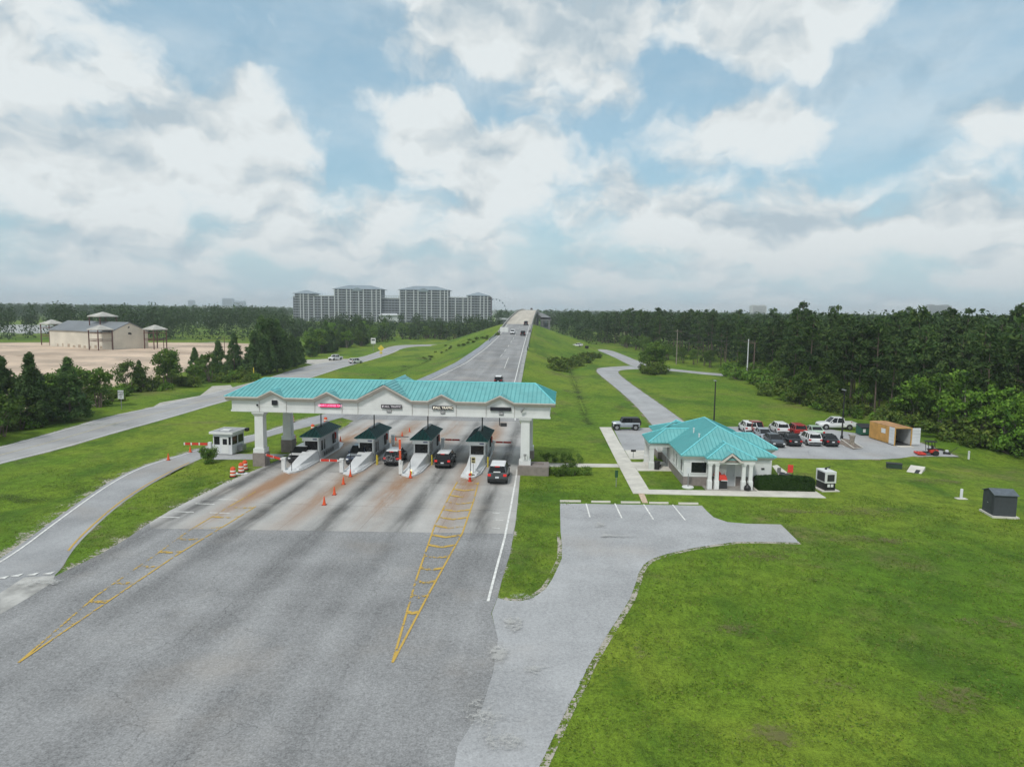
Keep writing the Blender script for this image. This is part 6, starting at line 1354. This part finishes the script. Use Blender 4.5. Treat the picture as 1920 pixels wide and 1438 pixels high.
# ------------------------------------------------------------------ vegetation
def cards(centers, normals_bias, size, asp=1.):
    n = len(centers); a = RNG.normal(size=(n, 3)); nb = normals_bias+a*.75; nb /= np.linalg.norm(nb, axis=1)[:, None]+1e-9
    t = np.cross(nb, RNG.normal(size=(n, 3))); t /= np.linalg.norm(t, axis=1)[:, None]+1e-9; bt = np.cross(nb, t)
    s_ = size*RNG.uniform(.6, 1.35, (n, 1)); u = t*s_*asp; v = bt*s_/asp
    V = np.stack([centers-u, centers-v*.8+u*.1, centers+u, centers+v*.8-u*.1], 1).reshape(-1, 3); return V
def clumpcloud(cl, per, size, shell=.55, flat_=.75, asp=1.1, up=.35):
    """cl: list of (x,y,z,r)"""
    P = []; N = []
    for x, y, z, r in cl:
        k = max(6, int(per*(r**1.6))); d = RNG.normal(size=(k, 3)); d /= np.linalg.norm(d, axis=1)[:, None]
        rad = r*(shell+(1-shell)*RNG.random((k, 1)))*RNG.uniform(.8, 1.15, (k, 1)); p = d*rad; p[:, 2] *= flat_; P.append(p+np.array([x, y, z])); d2 = d.copy(); d2[:, 2] += up; N.append(d2)
    return cards(np.concatenate(P), np.concatenate(N), size, asp)
def npmesh(name, V, m):
    n = len(V); me = bpy.data.meshes.new(name); me.vertices.add(n); me.vertices.foreach_set('co', V.astype(np.float32).ravel())
    me.loops.add(n); me.loops.foreach_set('vertex_index', np.arange(n, dtype=np.int32)); me.polygons.add(n//4); me.polygons.foreach_set('loop_start', np.arange(0, n, 4, dtype=np.int32)); me.polygons.foreach_set('loop_total', np.full(n//4, 4, dtype=np.int32)) if 0 else None
    me.update(calc_edges=True); me.materials.append(m); return me
def limbs(mb, trunk_top, base, pts, r):
    for p in pts: mb.tube(base, p, r, r*.35, 5, False)
def mesh_only(mb, name, m):
    o = mb.build(name, m); me = o.data; bpy.data.objects.remove(o); return me
PROTO = {}
def mk_pine(k, h=18.):
    rng = random.Random(k*7+1); cl = []; mb = MB(); lean = (rng.uniform(-.5, .5), rng.uniform(-.5, .5))
    mb.tube((0,0,-.3), (lean[0]*.5, lean[1]*.5, h*.5), .17, .13, 7); mb.tube((lean[0]*.5, lean[1]*.5, h*.5), (lean[0], lean[1], h*.96), .13, .04, 6)
    for i in range(38):
        t = rng.uniform(.34, 1.)**.85; z = h*t; R_ = (3.2-2.4*max(0, (t-.62)/.38)**1.5)*rng.uniform(.35, 1.1) if t < .97 else .3
        if t < .5: R_ *= .7
        a = rng.uniform(0, 2*PI); x = lean[0]*t+R_*math.cos(a); y = lean[1]*t+R_*math.sin(a); r = rng.uniform(.75, 1.35)*(1.1 if t < .9 else .8); cl.append((x, y, z, r))
        if i % 2: mb.tube((lean[0]*t, lean[1]*t, z-R_*.35), (x, y, z-.1), .06, .02, 4, False)
    return npmesh('crown', clumpcloud(cl, 34, .30, .35, .62, 1.5), L_PINE), mesh_only(mb, 'trunk', M_BARK)
def mk_young(k, h=9.):
    rng = random.Random(k*5+2); mb = MB(); mb.tube((0,0,-.3), (0,0,h*.95), .17, .03, 6); cl = []
    for i in range(120):
        t = rng.random()**1.2*.93+.06; R_ = (1-t)**.75*h*.27*rng.uniform(.45, 1.15); a = rng.uniform(0, 2*PI); cl.append((R_*math.cos(a), R_*math.sin(a), h*t+R_*.25, .42+.3*(1-t)))
    cl.append((0,0,h*.98,.25))
    for i in range(14): t = .15+.06*i; a = i*2.4; R_ = (1-t)*h*.22; mb.tube((0,0,h*t-.2), (R_*math.cos(a), R_*math.sin(a), h*t+R_*.3), .04, .015, 4, False)
    return npmesh('crown', clumpcloud(cl, 190, .17, .2, 1.25, 1.7, .8), L_PINE2), mesh_only(mb, 'trunk', M_BARK)
def mk_broad(k, h=8., m=None, r=3.1, pale=True):
    rng = random.Random(k*3+5); mb = MB(); cl = []
    for i in range(26):
        a = rng.uniform(0, 2*PI); t = rng.random(); z = h*(.38+.58*t); R_ = r*math.sqrt(max(.05, 1-((t-.35)/.72)**2))*rng.uniform(.3, 1.)*.9; cl.append((R_*math.cos(a), R_*math.sin(a), z, rng.uniform(.65, 1.25)*r/3))
    for i in range(5):
        x, y, z, _ = cl[i*4]; b0_ = (rng.uniform(-.5, .5), rng.uniform(-.5, .5), -.2); mid_ = (x*.35+b0_[0]*.5, y*.35+b0_[1]*.5, h*.4); mb.tube(b0_, mid_, .11, .08, 5, False); mb.tube(mid_, (x, y, z), .08, .02, 5, False)
    return npmesh('crown', clumpcloud(cl, 60, .21, .35, .8, 1.15), m or L_BROAD), mesh_only(mb, 'trunk', M_BARKP if pale else M_BARK)
def mk_bush(k, h=2.6, m=None, r=2.0):
    rng = random.Random(k*9+4); mb = MB(); cl = []
    for i in range(16):
        a = rng.uniform(0, 2*PI); R_ = r*rng.random()**.6; z = h*rng.uniform(.15, .85)*(1-.45*(R_/r)**2); cl.append((R_*math.cos(a), R_*math.sin(a), z, rng.uniform(.5, .95)))
    for i in range(5): x, y, z, _ = cl[i]; mb.tube((x*.2, y*.2, -.1), (x, y, z), .05, .015, 5, False)
    return npmesh('foliage', clumpcloud(cl, 95, .16, .3, .85, 1.1), m or L_BUSH), mesh_only(mb, 'stem', M_BARK)
for k in range(5): PROTO['pine', k] = mk_pine(k)
for k in range(3): PROTO['young', k] = mk_young(k)
for k in range(4): PROTO['broad', k] = mk_broad(k)
for k in range(3): PROTO['dark', k] = mk_broad(k+10, 7.5, L_DARK, 3.3, False)
for k in range(4): PROTO['bush', k] = mk_bush(k)
for k in range(3): PROTO['bright', k] = mk_bush(k+20, 2.6, L_BROAD)
NM = dict(pine=('pine_tree', 'pine tree', 'crown', 'trunk'), young=('young_pine', 'pine tree', 'crown', 'trunk'), broad=('broadleaf_tree', 'tree', 'crown', 'trunk'), dark=('broadleaf_tree', 'tree', 'crown', 'trunk'), bush=('bush', 'bush', 'foliage', 'stem'), bright=('bush', 'bush', 'foliage', 'stem'))
def plant(kind, x, y, s=1., lab='', group=None, z=None, sz=None):
    n = {'pine':5,'young':3,'broad':4,'dark':3,'bush':4,'bright':3}[kind]; a, c = PROTO[kind, random.randrange(n)]; nm, cat, pn, tn = NM[kind]
    t = bpy.data.objects.new(nm, None); C.objects.link(t); t.location = (x, y, (H(x, y) if z is None else z)); t.rotation_euler = (0, 0, random.uniform(0, 6.28)); t.scale = (s, s, s*(sz or random.uniform(.92, 1.08)))
    tag(t, lab, cat, group)
    for n_, me in ((pn, a), (tn, c)): o = bpy.data.objects.new(n_, me); C.objects.link(o); o.parent = t
    return t
# right-hand forest: edge line, near to far
edge = [at(*p) for p in [(2120,905),(1990,884),(1925,870),(1860,852),(1800,838),(1740,822),(1690,809),(1640,797),(1585,783),(1520,768),(1465,757),(1432,742),(1420,722),(1385,712),(1350,704)]]
edge = dense(edge, 3.)
def eo(p, q, d):
    dx, dy = q[0]-p[0], q[1]-p[1]; L_ = math.hypot(dx, dy) or 1; return p[0]+dy/L_*d, p[1]-dx/L_*d
np_, cnt = 0, 0; random.seed(5)
FG = 'pines of the forest on the right'
for i in range(0, len(edge)-1):
    p, q = edge[i], edge[i+1]
    # normal pointing into the forest (right / back)
    for d in (7., 12.5, 18., 24., 31., 39., 48.):
        if random.random() < (.52 if d < 30 else .44):
            x, y = eo(p, q, d+random.uniform(-2.5, 2.5))
            if x < 40 or y < 60: continue
            plant('pine', x, y, random.choice((.8, .9, .95, 1., 1.05, 1.12))*random.uniform(.95, 1.03)*interp(y, [(60,.80),(100,.88),(150,.95),(400,.95)]), 'tall dark pine inside the forest behind the office lot', FG); np_ += 1
    if random.random() < .85: x, y = eo(p, q, 1.5+random.uniform(-1, 2)); plant('bright' if random.random() < .22 else 'bush', x, y, random.uniform(.8, 1.5), 'dense leafy bush along the edge of the right forest', 'bushes along the right forest edge')
    if random.random() < .7: x, y = eo(p, q, 4.5+random.uniform(-1, 2)); plant('bright' if random.random() < .18 else 'bush', x, y, random.uniform(1.3, 1.9), 'dense leafy bush along the edge of the right forest', 'bushes along the right forest edge')
    for dd, s0 in ((4, .8), (8, 1.15)):
      if random.random() < .62: x, y = eo(p, q, dd+random.uniform(-1, 3)); plant('dark', x, y, random.uniform(.8, 1.2)*s0, 'dark leafy tree at the edge of the right forest', 'leafy trees at the right forest edge')
for px, s in [((1700,812),1.05),((1735,820),1.1),((1690,806),.9),((1790,832),1.15),((1825,842),1.1),((1860,850),1.05),((1765,826),.8),((1900,862),1.0),((1925,868),.9),((1660,801),.6),((1475,757),.45)]:
    g = at(*px); plant('broad', g[0]+4, g[1]+4, s, 'bright green leafy tree with pale stems at the right forest edge', 'bright green trees at the right forest edge')
for px, s in [((1385,712),1.3),((1420,708),1.9),((1452,738),1.4),((1372,706),1.2),((1378,703),1.6),((1395,707),2.),((1412,712),1.9),((1428,722),1.8),((1362,700),1.3),((1442,733),1.5),((1404,700),1.7)]:
    g = at(*px); plant('bright', g[0], g[1], s, 'light green bush in the clump below the utility poles', 'light green bushes below the utility poles')
g = at(1866, 850); 
# pines beyond the side road
backline = [at(*p) for p in [(1335,691),(1290,684),(1240,676),(1205,664),(1180,655),(1150,648),(1120,642),(1090,638),(1060,633)]]
backline = dense(backline, 5.)
for i in range(len(backline)-1):
    p, q = backline[i], backline[i+1]
    for d in (6., 13., 21., 30., 40.):
        if np_ < 262 and random.random() < .5:
            x, y = eo(p, q, d+random.uniform(-3, 3)); plant('pine', x, y, random.uniform(.82, 1.05), 'pine in the far stand beyond the side road', 'pines beyond the side road'); np_ += 1
    if random.random() < .8: x, y = eo(p, q, 3+random.uniform(-2, 2)); plant('dark', x, y, random.uniform(.6, 1.), 'leafy shrub tree along the side road verge', 'shrub trees along the side road')
for px, s, kd in [((1225,700),1.2,'dark'),((1214,697),.95,'dark'),((1238,699),1.0,'dark')]:
    g = at(*px); plant(kd, g[0], g[1], s*1.0, {1225:'tallest tree of the dark clump at the road junction', 1214:'left tree of the dark clump at the road junction', 1238:'right tree of the dark clump at the road junction'}[px[0]], 'trees at the road junction')
for px, s in [((1212,699),1.3),((1221,702),1.5),((1231,702),1.4),((1241,700),1.2)]:
    g = at(*px); plant('bush', g[0], g[1], s, 'bush filling the foot of the dark clump at the road junction', 'bushes at the road junction')
for k, (px, s) in enumerate([((1047,696),1.5),((1060,692),1.7),((1075,688),1.6),((1092,681),1.6),((1106,676),1.4),((1118,672),1.2),((1040,684),1.1)]):
    g = G(*px); plant('bush', g.x, g.y, s, 'dark bush in the thicket on the right embankment foot', 'bushes in the thicket at the embankment foot')
# left of the frontage road
LG = 'pines between the frontage road and the sandy lot'
for px, s, kd, lab in [((8,800),1.15,'young','dark conical pine at the far left edge of the picture'),((62,800),1.1,'young','dark pine with spread crown, second from the left'),((72,792),.9,'broad','pale green leafy tree rising behind the second left pine'),((132,790),1.15,'young','dark conical pine, third from the left'),((112,782),1.,'broad','pale green leafy tree behind the third left pine'),
                    ((-40,815),1.2,'young','dark pine just outside the left edge'),((262,722),.62,'young','small pine standing alone above the left hedge'),((366,705),.8,'young','left of two slim young pines by the lot corner'),((380,703),.62,'young','right of two slim young pines by the lot corner'),((410,706),.95,'young','slim young pine beside the right lamp post'),((440,700),1.1,'young','fuller young pine right of the lamp post')]:
    g = at(*px); plant(kd, g[0], g[1], s, lab, LG)
random.seed(21)
for k in range(52):                                        # hedge row along the frontage road
    t = k/51; x = -30+295*t+random.uniform(-8, 8); y = 842-100*t**.8+random.uniform(-3, 0)-random.choice((0, 8, 18)); g = at(x, y); random.random()
    plant(random.choice(('bush','bush','bright','dark')), g[0], g[1], random.uniform(.6, .98), 'green shrub in the long hedge left of the frontage road', 'shrubs in the hedge left of the frontage road')
for k in range(34):
    t = k/33; x = 262+222*t+random.uniform(-6, 6); y = (737-22*t)+random.uniform(-12, 0)
    g = at(x, y); plant(random.choice(('bush','bush','bright','dark')), g[0], g[1], random.uniform(.65, 1.15), 'green shrub in the second hedge between gravel apron and lot', 'shrubs in the second hedge by the lot')
for px, s in [((478,705),1.3),((492,702),1.55),((508,699),1.7),((520,697),1.5),((535,692),1.25),((548,688),1.1),((560,684),1.0),((500,690),1.6),((530,684),1.2)]:
    g = at(*px); plant('young', g[0], g[1], s, 'tall dark bushy pine in the group before the hotel', 'tall bushy pines left of the apron')
for k in range(60):
    x = random.uniform(575, 735); y = 672-(x-575)*.20+random.uniform(-16, -1); g = at(x, y)
    plant(random.choice(('young','young','dark','dark','broad')), g[0], g[1], random.uniform(.85, 1.3), 'mixed tree of the grove below the hotel', 'mixed trees of the grove below the hotel')
for k in range(60):
    x = random.uniform(745, 935); y = random.uniform(626, 637.5)-max(0, (x-870))*.12; g = at(x, y)
    kd_ = random.choice(('pine','dark','dark')); plant(kd_, g[0], g[1], random.uniform(.42, .62) if kd_ == 'pine' else random.uniform(.8, 1.15), 'tree in the row between hotel and embankment', 'trees between hotel and embankment')
for px, s in [((905,637),1.),((880,642),.8),((860,648),.8),((842,652),.7),((826,660),.6),((926,632),.9),((800,672),.5),((812,668),.6)]:
    for j in range(3): g = G(px[0]+random.uniform(-12,12), px[1]+random.uniform(-3,3)); plant('bush', g.x, g.y, s*.5, 'low bush on the left embankment slope', 'low bushes on the left embankment')
# garden plants
def fol(name, lab, cat, loc, cl, m, per=230, size=.07, stems=True, group=None, rz=0.):
    t = thing(name, lab, cat, loc, rz, group); o = bpy.data.objects.new('foliage', npmesh('foliage', clumpcloud(cl, per, size, .5, .8, 1.1), m)); C.objects.link(o); o.parent = t
    mb = MB()
    for x, y, z, r in cl[:6]: mb.tube((x*.4, y*.4, -.05), (x, y, z), .03, .012, 5, False)
    mb.build('stem', M_BARK, t); return t
p = at(390, 868); rs = random.Random(3)
fol('round_bush', 'single round dark green bush in front of the guard hut', 'bush', (*p, 0), [(rs.uniform(-.75,.75), rs.uniform(-.75,.75), rs.uniform(.3,1.75), rs.uniform(.3,.5)) for _ in range(34)], L_DARK, 330, .07)
hx0, hx1 = AW(6.6, -1.1), AW(12.6, -1.1)
hd2 = thing('clipped_hedge', 'long boxy clipped hedge right of the office porch', 'hedge', AW(7.3, -1.55), -TB)
n = 15000; L_, Wd, Hh = 5.6, 1.5, 1.35; P = RNG.uniform(0, 1, (n, 3))*np.array([L_, Wd, Hh]); N = np.zeros((n, 3)); ax_ = RNG.integers(0, 6, n)
w6 = RNG.random(n); ax_ = np.where(w6 < .42, 5, np.where(w6 < .8, 2, np.where(w6 < .9, 0, 1)))
P[ax_ == 5, 2] = Hh; N[ax_ == 5, 2] = 1; P[ax_ == 2, 1] = 0; N[ax_ == 2, 1] = -1; P[ax_ == 0, 0] = 0; N[ax_ == 0, 0] = -1; P[ax_ == 1, 0] = L_; N[ax_ == 1, 0] = 1
P += RNG.normal(size=(n, 3))*.045; P[:, 2] -= .10*((P[:, 0]-L_/2)/(L_/2))**4+.07*np.abs((P[:, 1]-Wd/2)/(Wd/2))**3
P[:, 2] = np.maximum(P[:, 2], .03); o = bpy.data.objects.new('foliage', npmesh('foliage', cards(P, N*1.6, .06, 1.1), L_HEDGE)); C.objects.link(o); o.parent = hd2
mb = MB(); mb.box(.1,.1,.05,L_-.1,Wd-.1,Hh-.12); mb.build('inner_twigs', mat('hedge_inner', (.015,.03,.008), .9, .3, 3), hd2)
for px, w_, lab in (((1030,868),1.0,'ragged small bush behind the planter wall'), ((1072,868),1.35,'flat-topped dark bush above the narrow walk')):
    p = at(*px); fol('garden_bush', lab, 'bush', (*p, 0), [(rs.uniform(-w_,w_), rs.uniform(-.5,.5), rs.uniform(.25,1.1), rs.uniform(.25,.42)) for _ in range(22)], L_DARK, 300, .06, group='garden bushes by the planter')
for k, (px, lab) in enumerate([((1018,886),'left clump of the creeping bush row by the planter'), ((1036,890),'second clump of the creeping bush row'), ((1054,892),'middle clump of the creeping bush row'), ((1073,891),'fourth clump of the creeping bush row'), ((1092,889),'right clump of the creeping bush row'), ((1066,882),'upper clump behind the creeping bush row')]):
    p = at(*px); fol('garden_bush', lab, 'bush', (*p, 0), [(rs.uniform(-.85,.85), rs.uniform(-.6,.6), rs.uniform(.15,.75), rs.uniform(.25,.42)) for _ in range(20)], L_DARK, 300, .06, group='garden bushes by the planter')

# grass blades of the nearer lawns: one mass
def inside(P, poly):
    r = np.zeros(len(P), bool); n = len(poly); x, y = P[:, 0], P[:, 1]
    for i in range(n):
        (x1, y1), (x2, y2) = poly[i][:2], poly[(i+1) % n][:2]
        if y1 == y2: continue
        c = ((y1 > y) != (y2 > y)) & (x < (x2-x1)*(y-y1)/(y2-y1)+x1); r ^= c
    return r
lawnR = [at(*p) for p in [(1010,1445),(1060,1330),(1100,1255),(1134,1200),(1182,1126),(1196,1090),(1208,1062),(1252,1042),(1336,1026),(1440,1020),(1500,1020),(1466,981),(1340,966),(1322,948),(1560,936),(1600,920),(1920,975),(2150,1050),(2300,1500)]]
lawnM = [at(*p) for p in [(945,1085),(966,1030),(973,960),(976,900),(1018,894),(1180,930),(1040,950),(1050,1045),(1020,1100),(960,1115)]]
lawnL = [at(*p) for p in [(120,1068),(150,1025),(200,972),(300,902),(390,868),(470,885),(430,905),(300,968),(210,1025)]]
lawnB = [at(*p) for p in [(-40,1065),(100,966),(200,898),(265,866),(200,858),(0,890),(-60,900)]]
allP = []
for poly, dn in ((lawnR, 42), (lawnM, 40), (lawnL, 30), (lawnB, 14)):
    xs = [p[0] for p in poly]; ys_ = [p[1] for p in poly]; A_ = (max(xs)-min(xs))*(max(ys_)-min(ys_)); n = int(A_*dn)
    P = np.stack([RNG.uniform(min(xs), max(xs), n), RNG.uniform(min(ys_), max(ys_), n)], 1); P = P[inside(P, poly)]
    cell = np.sin(P[:, 0]*.9+np.sin(P[:, 1]*.7)*2)+np.sin(P[:, 1]*1.3+np.sin(P[:, 0]*.5)*2.2); P = P[RNG.random(len(P)) < .45+.27*cell]; allP.append(P)
P = np.concatenate(allP); P3 = np.concatenate([P, RNG.uniform(.01, .06, (len(P), 1))], 1)
P3[:, 2] += np.array([min(0, H(x, y)) for x, y in P]) if 0 else 0
N = np.tile(np.array([0., 0., .55]), (len(P), 1)); L_GRS = leaf_mat('grass_blades', (.075, .155, .015), (.125, .195, .022), (.18, .19, .055))
o = bpy.data.objects.new('grass', npmesh('grass', cards(P3, N, .055, 1.5), L_GRS)); C.objects.link(o); tag(o, 'short green grass blades of the mown lawns', 'grass', kind='stuff'); print('blades', len(P))
# distant woods: one mass
def woods(name, pts, per, size, hmin, hmax, m):
    n = len(pts); V = []
    for (x, y) in pts:
        h = RNG.uniform(hmin, hmax); r = RNG.uniform(2.2, 3.4); k = per; pxx = CX+F*x/y
        if 545 < pxx < 960 and y < 600: h *= RNG.choice([.42, .5, .6, .78])
        elif 500 < pxx < 560 and y < 600: h *= .8
        d = RNG.normal(size=(k, 3)); d /= np.linalg.norm(d, axis=1)[:, None]; p = d*np.array([r, r, h*.24])*RNG.uniform(.55, 1.0, (k, 1)); p[:, 2] += h*.76
        lump = RNG.normal(size=(6, 3)); idx = RNG.integers(0, 6, k); p += lump[idx]*np.array([.9, .9, .8])
        lo = RNG.random(k) < .30; p[lo, 2] = RNG.uniform(.0, h*.6, lo.sum()); p[:, 0] += x; p[:, 1] += y; nb = d.copy(); nb[:, 2] += .4; V.append(cards(p, nb, size, 1.2))
    o = bpy.data.objects.new(name, npmesh(name, np.concatenate(V), m)); C.objects.link(o); tag(o, 'far woods reading as one dark mass behind the nearer trees', 'woods', kind='stuff'); return o
L_FAR = leaf_mat('far_foliage', (.034, .072, .024), (.052, .105, .028), (.075, .13, .035))
def ok(x, y):
    px = CX+F*x/y
    if xl(y)-14 < x < xr(y)+(14 if y < 530 else 9) and y < 900: return False
    if x < 0:
        if y < 290 or (y < 350 and px > 480): return False
        if px < 505 and y < 23400/(642-569-.013*px)+14: return False
        if 540 < px < 930 and 560 < y < 960: return False       # hotel grounds
        if px > 740 and y < 400: return False
        if px < 185 and 23400/(630-570) < y < 23400/(604-570): return False
        return y < 2600
    lim = interp(px, [(1008,430),(1035,372),(1060,365),(1120,362),(1200,320),(1290,285),(1345,270),(1420,215),(1500,195),(1600,178),(1750,150),(1920,135),(2400,120)])
    return y > lim
pts = []
while len(pts) < 2600:
    y = 120+RNG.random()**1.6*800; x = RNG.uniform(-1, 1)*y*.86
    if ok(x, y): pts.append((x, y))
woods('distant_woods', pts, 190, .5, 11.5, 19.2, L_FAR)
pts = []
while len(pts) < 2600:
    y = 800+RNG.random()**1.3*3200; x = RNG.uniform(-1, 1)*y*.84
    if ok(x, y) or (y > 1000 and not (xl(y)-14 < x < xr(y)+14)): pts.append((x, y))
woods('distant_woods', pts, 70, 1.7, 11, 18.5, L_FAR)
# roadside haze of the humid air
hz_ = MB(); hz_.box(-4500, -120, -2, 4500, 4600, 62); o = hz_.build('haze', None if 0 else mat('haze_tmp', (1,1,1)))
m = bpy.data.materials.new('haze'); m.use_nodes = True; m.node_tree.nodes.remove(m.node_tree.nodes['Principled BSDF'])
pv = m.node_tree.nodes.new('ShaderNodeVolumePrincipled'); pv.inputs['Color'].default_value = (.88, .95, 1., 1); pv.inputs['Density'].default_value = .00022; pv.inputs['Anisotropy'].default_value = .1
m.node_tree.links.new(pv.outputs[0], m.node_tree.nodes['Material Output'].inputs['Volume']); o.data.materials.clear(); o.data.materials.append(m); tag(o, kind='stuff')
tag(o, 'thin pale haze filling the air over the whole place', 'haze')
